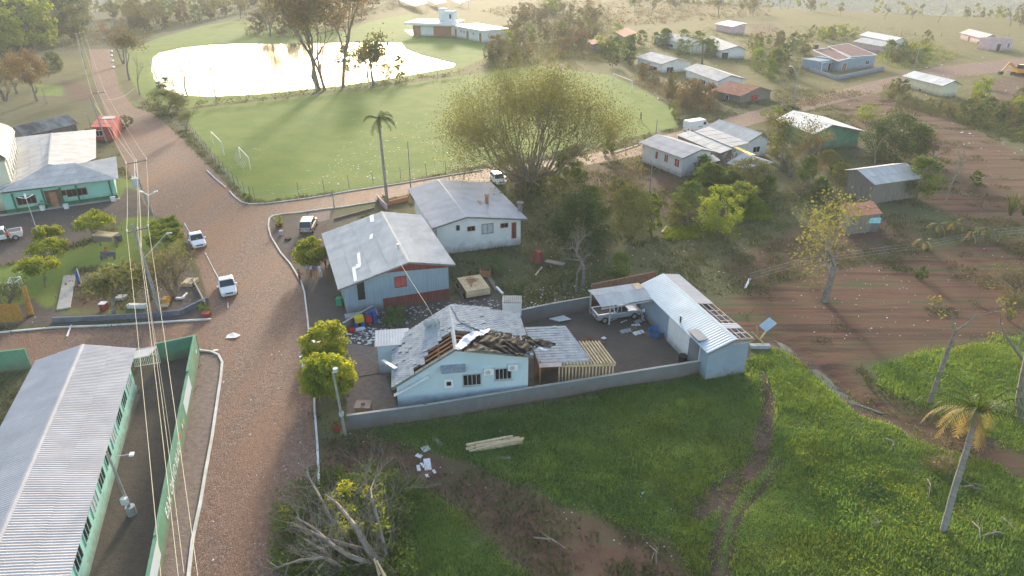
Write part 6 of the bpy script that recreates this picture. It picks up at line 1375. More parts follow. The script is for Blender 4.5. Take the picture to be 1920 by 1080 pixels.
# ------------------------------------------------------------------ vehicles
def loft(mb, secs, m=0, cap=True):
    """secs: list of point rings of equal length"""
    base = len(mb.v); n = len(secs[0])
    for s_ in secs: mb.v += [tuple(p) for p in s_]
    for i in range(len(secs) - 1):
        for k in range(n):
            a = base + i * n; mb.f.append((a + k, a + (k + 1) % n, a + n + (k + 1) % n, a + n + k)); mb.m.append(m)
    if cap: mb.f.append(tuple(base + k for k in reversed(range(n)))); mb.m.append(m); e = base + (len(secs) - 1) * n; mb.f.append(tuple(e + k for k in range(n))); mb.m.append(m)
def ring(x, w, z0, z1, r=.12, top=.9):
    return [(x, -w, z0 + r), (x, -w * .9, z0), (x, w * .9, z0), (x, w, z0 + r), (x, w, z1 - r), (x, w * top, z1), (x, -w * top, z1), (x, -w, z1 - r)]
def car(name, label, front, rear, kind, paint, L=4.3, W=1.74, cat='car', base=None):
    f, r = P(*front), P(*rear); c = (f + r) / 2; d = f - r; ang = math.atan2(d.y, d.x)
    rt = thing(name, label, cat, (c.x, c.y, 0)); rt.rotation_euler[2] = ang; rt['_o'] = (0, 0, 0)
    h = L / 2; w = W / 2; B = {'sedan': .92, 'hatch': .98, 'suv': 1.08, 'pickup': 1.05, 'van': 1.15}[kind]; H_ = {'sedan': 1.45, 'hatch': 1.52, 'suv': 1.75, 'pickup': 1.72, 'van': 2.5}[kind]
    z0 = .25 if kind in ('sedan', 'hatch') else .38; bod = MB()
    hood = B - .08
    if kind == 'van': st = [(-h, .9, z0 + .05, 2.35), (-h + .15, 1, z0, 2.48), (h - 1.5, 1, z0, 2.48), (h - .95, .98, z0, 1.75), (h - .35, .97, z0, 1.12), (h, .82, z0 + .1, .85)]
    elif kind == 'pickup': st = [(-h, .95, z0 + .1, B - .02), (-h + .1, 1, z0, B), (h - 1.3, 1, z0, B), (h - .5, .98, z0, hood), (h - .08, .9, z0, hood - .12), (h, .8, z0 + .1, hood - .25)]
    else: st = [(-h, .84, z0 + .12, B - .12), (-h + .15, .95, z0, B - .02), (-h + .8, 1, z0, B), (h - 1.25, 1, z0, B), (h - .5, .97, z0, hood - .04), (h - .12, .88, z0, hood - .18), (h, .76, z0 + .1, hood - .32)]
    loft(bod, [ring(x, w * k, a, b) for x, k, a, b in st]); bo = bod.build('body', paint, rt, smooth=False)
    # cabin: glass volume with painted roof and pillars
    cab = {'sedan': (-h + .75, -h + 1.35, h - 1.95, h - 1.15), 'hatch': (-h + .08, -h + .5, h - 1.9, h - 1.05), 'suv': (-h + .08, -h + .45, h - 1.95, h - 1.25), 'pickup': (-.35, -.15, h - 1.95, h - 1.35), 'van': (h - 1.62, h - 1.6, h - 1.55, h - 1.02)}[kind]
    if kind == 'pickup' and L > 5.2: cab = (-1.0, -.8, h - 1.95, h - 1.35)
    if kind != 'van':
        g = MB(); zt = H_ - .05; k = .8
        loft(g, [[(cab[0], -w * .93, B - .05), (cab[0], w * .93, B - .05), (cab[3], w * .93, B - .05), (cab[3], -w * .93, B - .05)], [(cab[1], -w * k, zt), (cab[1], w * k, zt), (cab[2], w * k, zt), (cab[2], -w * k, zt)]]); g.build('glass', 'glass_car', rt)
        rf = MB(); loft(rf, [[(cab[1] - .06, -w * k - .03, zt), (cab[1] - .06, w * k + .03, zt), (cab[2] + .06, w * k + .03, zt), (cab[2] + .06, -w * k - .03, zt)], [(cab[1] + .08, -w * k + .08, H_ + .02), (cab[1] + .08, w * k - .08, H_ + .02), (cab[2] - .1, w * k - .08, H_ + .02), (cab[2] - .1, -w * k + .08, H_ + .02)]]); rf.build('roof', paint, rt)
        for sg in (-1, 1):
            for a, b in ((cab[0], cab[1]), (cab[3], cab[2])): pm = MB(); pm.beam((a, sg * w * .94, B - .06), (b, sg * (w * k + .02), zt + .02), .09, .07); pm.build('pillar', paint, rt)
            xm = (cab[1] + cab[2]) / 2; pm = MB(); pm.beam((xm, sg * w * .935, B - .05), (xm, sg * (w * k + .015), zt + .01), .08, .05); pm.build('pillar', paint, rt)
    else:
        g = MB(); g.poly([(h - 1.46, -w * .82, 2.36), (h - 1.46, w * .82, 2.36), (h - .93, w * .86, 1.80), (h - .93, -w * .86, 1.80)][::-1]); g.v = [(x + .03, y, z + .03) for x, y, z in g.v]; g.build('windscreen', 'glass_car', rt)
        for sg in (-1, 1):
            g = MB(); g.box(h - 2.1, h - 1.35, sg * w - .01 if sg > 0 else -w - .015, w + .015 if sg > 0 else -w + .01, 1.45, 2.05); g.build('side_window', 'glass_car', rt)
            g = MB(); g.box(h - 3.4, h - 2.35, sg * w - .01 if sg > 0 else -w - .012, w + .012 if sg > 0 else -w + .01, 1.0, 1.25); g.build('side_trim', 'wall_steel', rt)
    if kind == 'pickup':
        x1 = cab[0] - .1; bd = MB(); bd.box(-h + .08, x1, -w + .12, w - .12, B - .015, B + .01)
        bd.build('bed', 'black' if 'silver' in paint else 'concrete_brown', rt)
        for sg in (-1, 1): m2 = MB(); m2.box(-h, x1, sg * w - .06 - .06 * (sg > 0), sg * w + .06 + .0 * sg - .0 + (.0 if sg > 0 else .06), B - .02, B + .07); m2.build('bed_rail', paint, rt)
        m2 = MB(); m2.box(-h - .01, -h + .09, -w + .1, w - .1, B - .3, B + .07); m2.build('tailgate', paint, rt)
        if 'silver' in paint:
            m2 = MB(); [m2.beam((x1 - .1, sg * (w - .2), B), (x1 - .1, sg * (w - .3), H_ - .1), .06) for sg in (-1, 1)]; m2.beam((x1 - .1, -w + .3, H_ - .1), (x1 - .1, w - .3, H_ - .1), .06); m2.build('roll_bar', 'white', rt)
    wr = .31 if kind in ('sedan', 'hatch') else .37
    for x in (h - .82, -h + .82):
        for sg in (-1, 1):
            t = MB(); t.tube([(x, sg * (w - .18), wr), (x, sg * (w + .012), wr)], wr, 16); o = t.build('wheel', 'tyre', rt)
            t = MB(); t.tube([(x, sg * (w + .013), wr), (x, sg * (w + .022), wr)], wr * .62, 10); t.build('rim', 'rim', o)
    zl = hood - .28
    for sg in (-1, 1):
        t = MB(); t.box(h - .28, h - .02, min(sg * w * .55, sg * w * .86), max(sg * w * .55, sg * w * .86), zl, zl + .17); t.build('headlight', 'lamp_clear', rt)
        t = MB(); t.box(-h - .02, -h + .12, min(sg * w * .68, sg * w * .93), max(sg * w * .68, sg * w * .93), B - .38, B - .12); t.build('tail_light', 'lamp_red', rt)
        t = MB(); t.box(cab[3] - .35, cab[3] - .15, min(sg * w, sg * (w + .2)), max(sg * w, sg * (w + .2)), B + .02 + (.3 if kind == 'van' else 0), B + .16 + (.3 if kind == 'van' else 0)); t.build('mirror', paint, rt)
    t = MB(); t.box(h - .06, h + .02, -w * .45, w * .45, zl - .02, zl + .1); t.build('grille', 'black', rt)
    t = MB(); t.box(h + .021, h + .03, -.22, .22, z0 + .12, z0 + .24); t.build('number_plate', 'white', rt)
    t = MB(); t.box(-h - .03, -h - .02, -.22, .22, z0 + .2, z0 + .32); t.build('number_plate', 'white', rt)
    return rt
car('parked_car', 'white sedan parked nearer the clipped park trees, upper one of two on the junction', (380, 474), (361, 442), 'sedan', 'car_white')
car('parked_car', 'white sedan facing the camera, lower one of two beside the park corner', (433, 564), (422, 526), 'sedan', 'car_white')
car('parked_pickup', 'white pickup with open bed cut off by the left edge in the parking lot', (-48, 460), (46, 444), 'pickup', 'car_white', L=5.3, W=1.85, cat='pickup')
car('parked_suv', 'beige silver car seen from behind at the corner of the blue board house', (586, 417), (573, 443), 'suv', 'car_beige', L=4.5)
car('parked_car', 'white hatchback parked at the foot of the huge tree', (944, 352), (924, 333), 'hatch', 'car_white', L=4.1)
car('parked_van', 'white panel van parked on the street beyond the grey roofs', (1325, 243), (1285, 249), 'van', 'car_white', L=5.9, W=2.05, cat='van')
car('parked_pickup', 'silver pickup with roll bar under the carport', (1192, 590), (1117, 601), 'pickup', 'car_silver', L=4.9, W=1.78, cat='pickup')
car('parked_car', 'white car half hidden by the bright street trees', (586, 694), (590, 664), 'hatch', 'car_white', L=4.0)
# excavator at the right edge
b = P(1912, 142); ex = thing('excavator', 'yellow excavator cut off at the right edge on the cleared ground', 'excavator', (b.x, b.y, 0)); Tx = lambda x, y, z: b + V((x, y, z))
for y in (-1.3, .9): mb = MB(); mb.box(-2, 2.2, y, y + .6, 0, .9, T=Tx); mb.build('track', 'tyre', ex)
mb = MB(); mb.box(-1.8, 2.4, -1.3, 1.4, 1.0, 2.2, T=Tx); mb.build('body', 'orange', ex); mb = MB(); mb.box(-1.6, -.1, -1.2, 0, 2.2, 3.3, T=Tx); mb.build('cab', 'glass_car', ex)
mb = MB(); mb.beam(Tx(-1.4, .3, 2), Tx(-4, .3, 3.6), .4, .5); mb.beam(Tx(-4, .3, 3.6), Tx(-5.6, .3, 1.2), .3, .4); mb.build('arm', 'orange', ex); mb = MB(); mb.box(-6.2, -5.2, -.1, .8, .3, 1.2, T=Tx); mb.build('bucket', 'black', ex)

# ------------------------------------------------------------------ people
def person(label, q, top, legs, face=0., arms=((.22, .05), (.22, .05)), seat=False, stride=.16, h=1.68, shorts=False, group=None, skinny=1.):
    b = G(*q); me = bpy.data.meshes.new('body'); s = h / 1.7
    zs = .45 if seat else 0
    J = [(0, 0, .95 - (.45 if seat else 0)), (0, 0, 1.18), (0, 0, 1.40), (0, 0, 1.50), (0, .01, 1.60), (0, 0, 1.68)]
    if seat: J = [J[0]] + [(x, y, z - .45) for x, y, z in J[1:]]
    hp = J[0][2]
    sh = J[2][2]
    V_ = list(J); E_ = [(0, 1), (1, 2), (2, 3), (3, 4), (4, 5)]; Rr = [.14, .125, .15, .055, .10, .085]
    for sg, (ax, ay) in zip((-1, 1), arms):
        n = len(V_); V_ += [(sg * .2, 0, sh - .02), (sg * (.2 + ax * .35), -ay * .6, sh - .29), (sg * (.2 + ax * .35), -ay * 1.6 - .04, sh - .52 + ay * .7), (sg * (.2 + ax * .35), -ay * 1.8 - .06, sh - .60 + ay * .8)]
        E_ += [(2, n), (n, n + 1), (n + 1, n + 2), (n + 2, n + 3)]; Rr += [.062, .048, .034, .04]
        n = len(V_)
        if seat: V_ += [(sg * .1, 0, hp - .04), (sg * .12, -.42, hp), (sg * .12, -.45, .09), (sg * .12, -.6, .045)]
        else: V_ += [(sg * .1, 0, hp - .08), (sg * .11, -sg * stride * .35, .5), (sg * .12, -sg * stride, .09), (sg * .12, -sg * stride - .14, .045)]
        E_ += [(0, n), (n, n + 1), (n + 1, n + 2), (n + 2, n + 3)]; Rr += [.095, .068, .045, .042]
    me.from_pydata([tuple(c * s for c in v) for v in V_], E_, []); o = bpy.data.objects.new('body', me); SC.collection.objects.link(o)
    md = o.modifiers.new('s', 'SKIN'); sv = me.skin_vertices[0].data
    for i, r_ in enumerate(Rr): sv[i].radius = (r_ * s, r_ * s * .8)
    sv[0].use_root = True; o.modifiers.new('u', 'SUBSURF').levels = 1
    dg = bpy.context.evaluated_depsgraph_get(); m2 = bpy.data.meshes.new_from_object(o.evaluated_get(dg)); bpy.data.objects.remove(o); m2.materials.clear()
    for k in (top, legs, 'skin', 'black'): m2.materials.append(M[k])
    off = (.45 if seat else 0)
    for p_ in m2.polygons:
        z = p_.center.z / s; x = abs(p_.center.x) / s; zz = z + off; a = 0
        if zz > 1.47: a = 2
        elif x > .19 and zz < 1.22: a = 2 if x > .17 and zz > .7 - off else 1
        elif zz < .98 or (seat and p_.center.y / s < -.15 and z < .6): a = 1
        if z < .09: a = 3
        elif a == 1 and shorts and z < .55: a = 2
        p_.material_index = a
        p_.use_smooth = True
    rt = thing('person', label, 'person', tuple(b), group); rt.rotation_euler[2] = face; rt['_o'] = (0, 0, 0)
    o = bpy.data.objects.new('body', m2); SC.collection.objects.link(o); o.parent = rt
    hb = MB(); hb.ball((0, .025 * s, (1.665 - off) * s), .108 * s, 10, 6, sq=(1, 1, .85)); hb.build('hair', 'hair', rt, smooth=True)
    return rt
person('person in dark red top and jeans standing on the white kerb', (563, 531), 'shirt_red', 'denim', 2.6, arms=((.5, .3), (.5, .25)))
person('person in pale blue shirt, leftmost of the group under the street tree', (578, 518), 'shirt_blue', 'khaki', .2)
person('person in white top beside the purple shirted one', (585, 519), 'shirt_white', 'shirt_red', -.2)
person('person in purple shirt and shorts in the middle of the group', (592, 521), 'shirt_purple', 'khaki', 0, shorts=True)
person('person in white shirt and pale trousers right of the purple shirt', (602, 520), 'shirt_white', 'shirt_white', .3)
person('person in white hooded top close to the house wall', (611, 503), 'shirt_white', 'shirt_red', -.5)
person('person in orange shirt standing behind the white pickup bed', (19, 455), 'shirt_orange', 'dark_cloth', 3.3)
person('person in red and white shirt at the left edge by the pickup', (5, 452), 'shirt_purple', 'denim', 2.8)
person('person in orange top sitting on the low bench in the park', (202, 482), 'shirt_orange', 'dark_cloth', 0, seat=True)
person('person in black walking on the far corner of the pitch', (1201, 227), 'dark_cloth', 'dark_cloth', 1., h=1.9)

# ------------------------------------------------------------------ poles, lamps, wires
def pole(name, label, q, ytop, r=.14, arms=(), lamp=(), parts=(), m='pole', lean=0, cat='pole'):
    b = G(*q); h = zat(b, ytop) - b.z; rt = thing(name, label, cat, tuple(b)); mb = MB(); mb.tube([b - V((0, 0, .2)), b + V((lean, 0, h))], [r, r * .6], 8); mb.build('shaft', m, rt)
    return rt, b, h
def cross(rt, a, c, ins=3):
    mb = MB(); mb.beam(a, c, .12, .14); mb.build('crossarm', 'wood_grey', rt); out = []
    for i in range(ins):
        p = a.lerp(c, i / (ins - 1)); t = MB(); t.tube([p + V((0, 0, .07)), p + V((0, 0, .3))], [.05, .08], 6); t.build('insulator', 'white', rt); out.append(p + V((0, 0, .3)))
    return out
r1_, b1_, h1_ = pole('power_pole', 'thick concrete power pole with wide crossarm standing in the park', (303, 590), 420, .2, lean=-.6)
I1 = cross(r1_, P(239, 436, 9.2), P(279, 426, 9.2)); 
for z in (4.6, 5.4): t = MB(); t.ball(b1_ + V((-.45, 0, z)), .18, 8, 5); t.build('cable_box', 'black', r1_)
a_ = b1_ + V((-.4, 0, 6.3)); e_x = P(312, 438, 7.4); mb = MB(); mb.tube([a_, e_x], .04, 6); o = mb.build('lamp_arm', 'steel', r1_); mb = MB(); mb.beam(e_x, e_x + V((.55, .1, .05)), .22, .12); mb.build('lamp_head', 'steel', o)
r2_, b2_, h2_ = pole('power_pole', 'power pole with grey transformer at the street beside the teal house', (284, 400), 318, .18, lean=-.8)
I2 = cross(r2_, P(237, 308, 9.4), P(275, 300, 9.4))
tq = P(254, 343, 7.6); t = MB(); t.tube([tq - V((0, 0, .6)), tq + V((0, 0, .6))], .42, 12); o = t.build('transformer', 'steel', r2_)
for i in (-1, 0, 1): t = MB(); t.tube([tq + V((i * .22, 0, .6)), tq + V((i * .22, 0, .9))], .05, 6); t.build('bushing', 'white', o)
t = MB(); t.beam(tq, V((b2_.x - .6, b2_.y, tq.z)), .1); t.build('bracket', 'steel', r2_)
r3_, b3_, h3_ = pole('power_pole', 'power pole by the red kiosk on the upper street', (200, 266), 178, .18, lean=-.9)
I3 = cross(r3_, P(172, 176, 9.6), P(197, 173, 9.6))
r4_, b4_, h4_ = pole('power_pole', 'far power pole at the top of the upper street', (161, 130), 62, .18)
I4 = cross(r4_, P(142, 64, 9.5), P(157, 60, 9.5))
def cable(pts, label, r=.018, sag=.5, grp='overhead cables along the street'):
    mb = MB(); P_ = []
    for a, c in zip(pts, pts[1:]):
        n = 12
        for i in range(n): t_ = i / n; P_.append(a.lerp(c, t_) - V((0, 0, 4 * sag * t_ * (1 - t_))))
    P_.append(pts[-1]); mb.tube(P_, r, 5, cap=False); o = mb.build('overhead_cable', 'wire'); tag(o, label, 'cable', grp)
near = [P(298, 1072, 9.3), P(331, 1072, 9.3), P(368, 1072, 9.3)]
for i, nm in enumerate(('leftmost', 'middle', 'rightmost')):
    d = (near[i] - I1[i]); e = I1[i] + d * 1.35
    cable([e, I1[i], I2[i], I3[i], I4[i]], nm + ' high pale cable of the three on the crossarms along the street', r=.018)
lo1 = b1_ + V((-.35, 0, 7.2)); lo2 = V((b2_.x - .3, b2_.y, 7.2)); lo3 = V((b3_.x - .3, b3_.y, 7.2))
for i in range(2): cable([P(322 + 0 * i, 842, 2.2) if i else P(345, 1075, 7.0), lo1 + V((0, 0, .3 * i)), lo2 + V((0, 0, .3 * i)), lo3 + V((0, 0, .3 * i))], ('low pale cable passing the school wall top', 'low pale cable ending at the green school wall')[i], r=.016)
cable([P(747, 488, 5.2), P(800, 572, 6.2), P(822, 610, 5.6)], 'thin pale wire from board house ridge to the broken roof', r=.02, sag=.05, grp=None)
cable([P(200, 187, 8.5), P(252, 165, 8.5)], 'thin wire crossing the upper street', r=.03, sag=.6, grp=None)
rp, bp_, hp__ = pole('service_pole', 'grey concrete service pole in front of the bright street trees', (648, 816), 698, .13, lean=-.3)
for z in (1.9, 5.9): t = MB(); t.tube([bp_ + V((-.1, 0, z)), bp_ + V((-.1, 0, z + .3))], .2, 8); t.build('clamp', 'steel', rp)
rs_, bs_, hs_ = pole('school_lamp_pole', 'leaning grey pole with lamp arm in the school yard', (248, 964), 850, .12, lean=-.3)
t = MB(); t.tube([P(216, 856, 5.2), P(243, 852, 5.6)], .03, 5); o = t.build('lamp_arm', 'steel', rs_); t = MB(); t.beam(P(243, 852, 5.6), P(251, 851, 5.6), .3, .12); t.build('lamp_head', 'white', o)
t = MB(); t.tube([bs_ + V((0, 0, .0)), bs_ + V((0, 0, .7))], .3, 10); t.build('footing', 'steel', rs_); t = MB(); t.box(-.2, .2, -.15, .15, 1.2, 1.7, T=lambda x, y, z: bs_ + V((x, y - .3, z))); t.build('meter_box', 'white', rs_)
rk_, bk_, hk_ = pole('park_lamp', 'slim park lamp with three white arms beside the stacked trees', (88, 484), 372, .07, cat='street lamp', m='steel', lean=-.15)
tp_ = bk_ + V((-.15, 0, hk_))
for a in (.3, 2.2, 4.3): t = MB(); e = tp_ + V((math.cos(a) * .8, math.sin(a) * .8, .35)); t.beam(tp_, e, .2, .07); t.build('lamp_head', 'white', rk_)
rk_, bk_, hk_ = pole('park_lamp', 'slim lamp with two white arms at the junction above the square trees', (293, 424), 366, .07, cat='street lamp', m='steel')
tp_ = bk_ + V((0, 0, hk_))
for sg in (-1, 1): t = MB(); t.beam(tp_, tp_ + V((sg * .9, .2, .4)), .1, .08); o = t.build('lamp_arm', 'white', rk_); t = MB(); t.beam(tp_ + V((sg * .7, .15, .4)), tp_ + V((sg * 1.2, .25, .5)), .3, .1); t.build('lamp_head', 'white', o)
for nm, q, yt, lb in (('garden_pole', (627, 392), 355, 'thin pole on the verge by the pale driveway'), ('garden_pole', (770, 350), 265, 'slim grey pole right of the tall palm'), ('street_pole', (1148, 240), 198, 'dark pole on the pitch edge right of the huge tree'),
    ('street_pole', (1486, 196), 124, 'lamp pole at the village street below the maroon roof'), ('street_pole', (1662, 122), 84, 'leaning grey pole right of the maroon roofed house'), ('street_pole', (1713, 134), 88, 'grey pole standing behind the cream house'),
    ('street_pole', (378, 44), 0, 'pale lamp pole at the rim beyond the pond'), ('street_pole', (88, 196), 166, 'short pole on the left lawn behind the old shed'), ('street_pole', (172, 244), 214, 'thin pole left of the red kiosk'), ('street_pole', (1218, 360), 308, 'slim pole in the mulch plot'),
    ('street_pole', (326, 162), 128, 'thin pole standing in the pond'), ('street_pole', (1230, 250), 224, 'dark short post at the pitch corner near the van'), ('street_pole', (562, 162), 128, 'thin mast in the pond near the tall trees')):
    r_, b_, h_ = pole(nm, lb, q, yt, .1 if q[1] > 200 else .16)
    if q[0] == 1486: t = MB(); t.beam(b_ + V((0, 0, h_ * .75)), b_ + V((-1.8, -.4, h_)), .12); o = t.build('lamp_arm', 'steel', r_); t = MB(); t.beam(b_ + V((-1.8, -.4, h_)), b_ + V((-2.6, -.5, h_ + .1)), .4, .15); t.build('lamp_head', 'white', o)
# goals
def goal(name, label, q0, q1, h, net=False, z=0):
    a, b = G(*q0), G(*q1); rt = thing(name, label, 'goal', tuple((a + b) / 2)); U_ = V((0, 0, h))
    for p in (a, b): mb = MB(); mb.tube([p, p + U_], .07 if p.y < 150 else .12, 6); mb.build('post', 'white', rt)
    mb = MB(); mb.tube([a + U_, b + U_], .07 if a.y < 150 else .12, 6); mb.build('crossbar', 'white', rt)
    if net:
        bk = V((-1.4, .3, 0)); mb = MB()
        for i in range(9):
            p = a.lerp(b, i / 8); mb.beam(p + U_, p + bk, .02)
            mb.beam((a + U_).lerp(a + bk, i / 8), (b + U_).lerp(b + bk, i / 8), .02)
        mb.build('net', 'kerb_white', rt, kind='stuff')
goal('goal_frame', 'white goal frame without net at the left end of the pitch', (400, 270), (420, 291), 2.4)
goal('goal_frame', 'smaller netted goal frame near the pitch corner by the junction', (451, 297), (470, 318), 2.1, True)
goal('goal_frame', 'white goal frame at the far right end of the pitch', (1149, 157), (1184, 171), 2.7)
def fence(name, label, pts, step, h, m='wood_grey', r=.05, wires=(.4, .8, 1.2), lean=.05):
    p = [G(*q) for q in pts]; rt = thing(name, label, 'fence', tuple(sum(p, V((0, 0, 0))) / len(p))); mw_ = MB()
    for a, b in zip(p, p[1:]):
        n = max(1, int((b - a).length / step))
        for i in range(n):
            c = a.lerp(b, i / n); mb = MB(); t = c + V((RND.gauss(0, lean), RND.gauss(0, lean), h * RND.uniform(.9, 1.05))); mb.tube([c - V((0, 0, .1)), t], r, 5); mb.build('post', m, rt)
        for z in wires: mw_.beam(a + V((0, 0, z)), b + V((0, 0, z)), .012)
    mw_.build('wire_strand', 'steel', rt, kind='stuff')
fence('wire_fence', 'wire fence with thin posts along the pitch side facing the street', [(478, 374), (560, 366), (700, 345), (800, 328), (905, 310)], 3.2, 2.0)
fence('wire_fence', 'leaning wire fence along the pitch end near the two small goals', [(470, 376), (430, 335), (390, 290), (352, 240), (332, 210)], 3.0, 2.2)
fence('wire_fence', 'wire fence with crooked posts between garden plots and ploughed strip', [(1405, 530), (1440, 520), (1500, 502), (1560, 492), (1610, 486), (1660, 479), (1735, 470), (1800, 456), (1860, 446), (1930, 440)], 2.6, 1.25)
fence('wire_fence', 'fence posts on the far pasture between pink house and white roofs', [(1690, 66), (1740, 68), (1790, 70)], 5, 1.8, r=.14, wires=())
fence('wire_fence', 'fence posts on the far pasture right of the pink house', [(1890, 70), (1960, 74)], 5, 1.8, r=.14, wires=())
fence('wire_fence', 'fence posts between pond bank and hedge', [(480, 172), (560, 166), (660, 158), (760, 150), (850, 140)], 5, 1.6, r=.08, wires=())

# ------------------------------------------------------------------ yard and park objects
def boxthing(name, label, cat, q, dims, m, rz=0, z=0, part=None):
    b = G(*q); rt = thing(name, label, cat, tuple(b)); rt.rotation_euler[2] = rz; rt['_o'] = (0, 0, 0); mb = MB(); w, d, h = dims; mb.box(-w / 2, w / 2, -d / 2, d / 2, z, z + h); mb.build(part or 'body', m, rt); return rt, b
# timber cart
rt, b = boxthing('timber_cart', 'low trailer with pale plank deck piled beside the board house', 'trailer', (888, 546), (2.6, 3.4, .12), 'wood_brown', rz=.35, z=.55, part='chassis')
for i in range(9): mb = MB(); mb.box(-1.35 + i * .3, -1.08 + i * .3, -1.8, 1.8, 1.0, 1.06); mb.build('plank', 'wood_new', rt)
for i in range(4): mb = MB(); mb.box(-1.35, 1.35, -1.86, -1.81, .3 + i * .18, .45 + i * .18); mb.build('side_board', 'wood_new', rt)
for x, y in ((-1.45, -1.3), (1.4, -1.3), (-1.45, 1.3), (1.4, 1.3)): t = MB(); t.tube([(x - .08, y, .3), (x + .08, y, .3)], .3, 12); t.build('wheel', 'tyre', rt)
mb = MB()
for i in range(10): mb.beam((RND.uniform(-.7, .7), RND.uniform(-1., .6), 1.1), (RND.uniform(-.7, .7), RND.uniform(0., 1.4), 1.16), .06, .04)
mb.build('scrap_stick', 'wood_brown', rt, kind='stuff')
rt, b = boxthing('brick_planter', 'square terracotta planter box under the young palm', 'planter', (910, 517), (1.25, 1.0, .75), 'planter'); mb = MB(); mb.box(-.5, .5, -.38, .38, .751, .77); mb.build('soil', 'attic', rt)
def log(name, label, a, b, w, h, m, z=.02):
    p, q = G(*a, z + h / 2), G(*b, z + h / 2); mb = MB(); mb.beam(p, q, w, h); tag(mb.build(name, m), label, 'board'); return
log('thick_plank', 'weathered thick plank on the ground left of the trailer', (857, 536), (874, 560), .6, .12, 'wood_grey'); log('thick_plank', 'weathered plank lying right of the trailer toward the tank tower', (917, 521), (932, 546), .45, .12, 'wood_grey')
log('white_pipe', 'white bent pipe between plank and tank tower', (931, 541), (943, 554), .25, .25, 'white')
# timber pile on the grass
tp2 = thing('plank_pile', 'pile of pale planks lying on the grass below the grey wall', 'plank pile', tuple(G(930, 842)))
for i in range(14):
    a = G(874 + RND.uniform(-2, 26), 850 - i * .9 + RND.uniform(-2, 2)); c_ = G(985 - RND.uniform(0, 28), 834 - i * .9 + RND.uniform(-2, 2)); z = .12 + (i % 3) * .09
    mb = MB(); mb.beam(a + V((0, 0, z)), c_ + V((0, 0, z)), .16, .07); mb.build('plank', 'wood_new', tp2)
log('grey_board', 'grey torn board just below the plank pile', (913, 862), (958, 859), .35, .06, 'wood_grey'); log('dark_plank', 'thin brown stick lying on the grass right of the muddy track', (1520, 739), (1556, 762), .12, .08, 'wood_grey')
for i, (a, c_, w) in enumerate((((800, 861), (803, 882), .5), ((788, 853), (783, 858), .5), ((795, 838), (802, 846), .6), ((816, 823), (827, 836), .35), ((784, 873), (786, 884), .25), ((789, 869), (796, 877), .2), ((799, 890), (803, 896), .2), ((812, 882), (816, 888), .2))):
    log('roof_fragment', ('long white roof fragment at the middle of the scatter on red soil', 'pale square roof fragment left in the scatter', 'crumpled pale blue roof fragment in the scatter', 'bluish gutter piece above the scatter on grass', 'short white strip at the scatter left', 'narrow white strip crossing near the long fragment', 'lowest small white strip of the scatter', 'small white strip right of the long fragment')[i], a, c_, w, .05, 'debris')
log('pale_beam', 'pale beam lying by the wire fence behind the blue shed', (1397, 541), (1406, 524), .25, .12, 'debris'); log('pale_beam', 'pale beam lying in the garden left of the bare white tree', (1004, 517), (1016, 502), .2, .1, 'wood_new')
log('pale_beam', 'short pale beam in the mulch plot by the vegetable bed', (1241, 436), (1250, 425), .25, .12, 'wood_new'); log('white_strip', 'white crossed strip on the cross street below the park wall', (126, 632), (134, 611), .15, .1, 'debris')
# torn bits beside blue shed
b = G(1437, 625); rt = thing('torn_roof_panel', 'torn pale blue roof panel propped on beams at the shed corner', 'roof panel', tuple(b))
p0, p1 = P(1429, 620, 1.2), P(1449, 604, 1.8); sheets([p0 + V((-.25, .4, .3)), p1 + V((-.25, .4, .3)), p1 + V((.3, -.3, 0)), p0 + V((.3, -.3, 0))], rt, 'metal_blue', 1.0, 3, 2)
for a, c_ in ((P(1410, 623, 2.4), P(1431, 643, .1)), (P(1441, 615, 1.4), P(1425, 636, .1)), (P(1419, 612, 1.8), P(1420, 628, .1))): mb = MB(); mb.beam(a, c_, .1, .12); mb.build('beam', 'wood_new', rt)
rt, b = boxthing('broken_gutter_box', 'grey box gutter piece on the grass at the blue shed corner', 'gutter', (1424, 652), (1.9, .5, .35), 'debris_grey')
# tub, stool, debris in courtyard
b = G(1229, 628); rt = thing('water_tub', 'round blue tub by the wall of the blue shed', 'tub', tuple(b)); t = MB(); t.tube([b, b + V((0, 0, .55))], [.62, .78], 16, cap=False); t.tube([b + V((0, 0, .02)), b + V((0, 0, .04))], [.6, .6], 16); t.build('shell', 'blue_tub', rt); t = MB(); t.tube([b + V((0, 0, .53)), b + V((0, 0, .57))], [.8, .8], 16, cap=False); t.build('rim', 'blue_tub', rt)
rt, b = boxthing('blue_chair', 'blue seated white framed chair beside the carport post', 'chair', (1210, 598), (.6, .6, .06), 'blue', z=.5, part='seat')
for x in (-.32, .32):
    for y in (-.32, .32): mb = MB(); mb.beam((x, y, 0), (x, y, .56 if y < 0 else 1.0), .05); mb.build('leg', 'white', rt)
mb = MB(); mb.box(-.3, .3, .3, .34, .62, 1.0); mb.build('backrest', 'white', rt)
CB = [(1174, 622, 'metal ribbed fragment'), (1198, 625, 'white green patterned fragment'), (1221, 626, 'slatted pallet'), (1192, 611, 'pale sheet'), (1170, 604, 'narrow white strip'), (1200, 603, 'grey sheet'), (1150, 601, 'white strip by the post'), (1183, 618, 'brown board')]
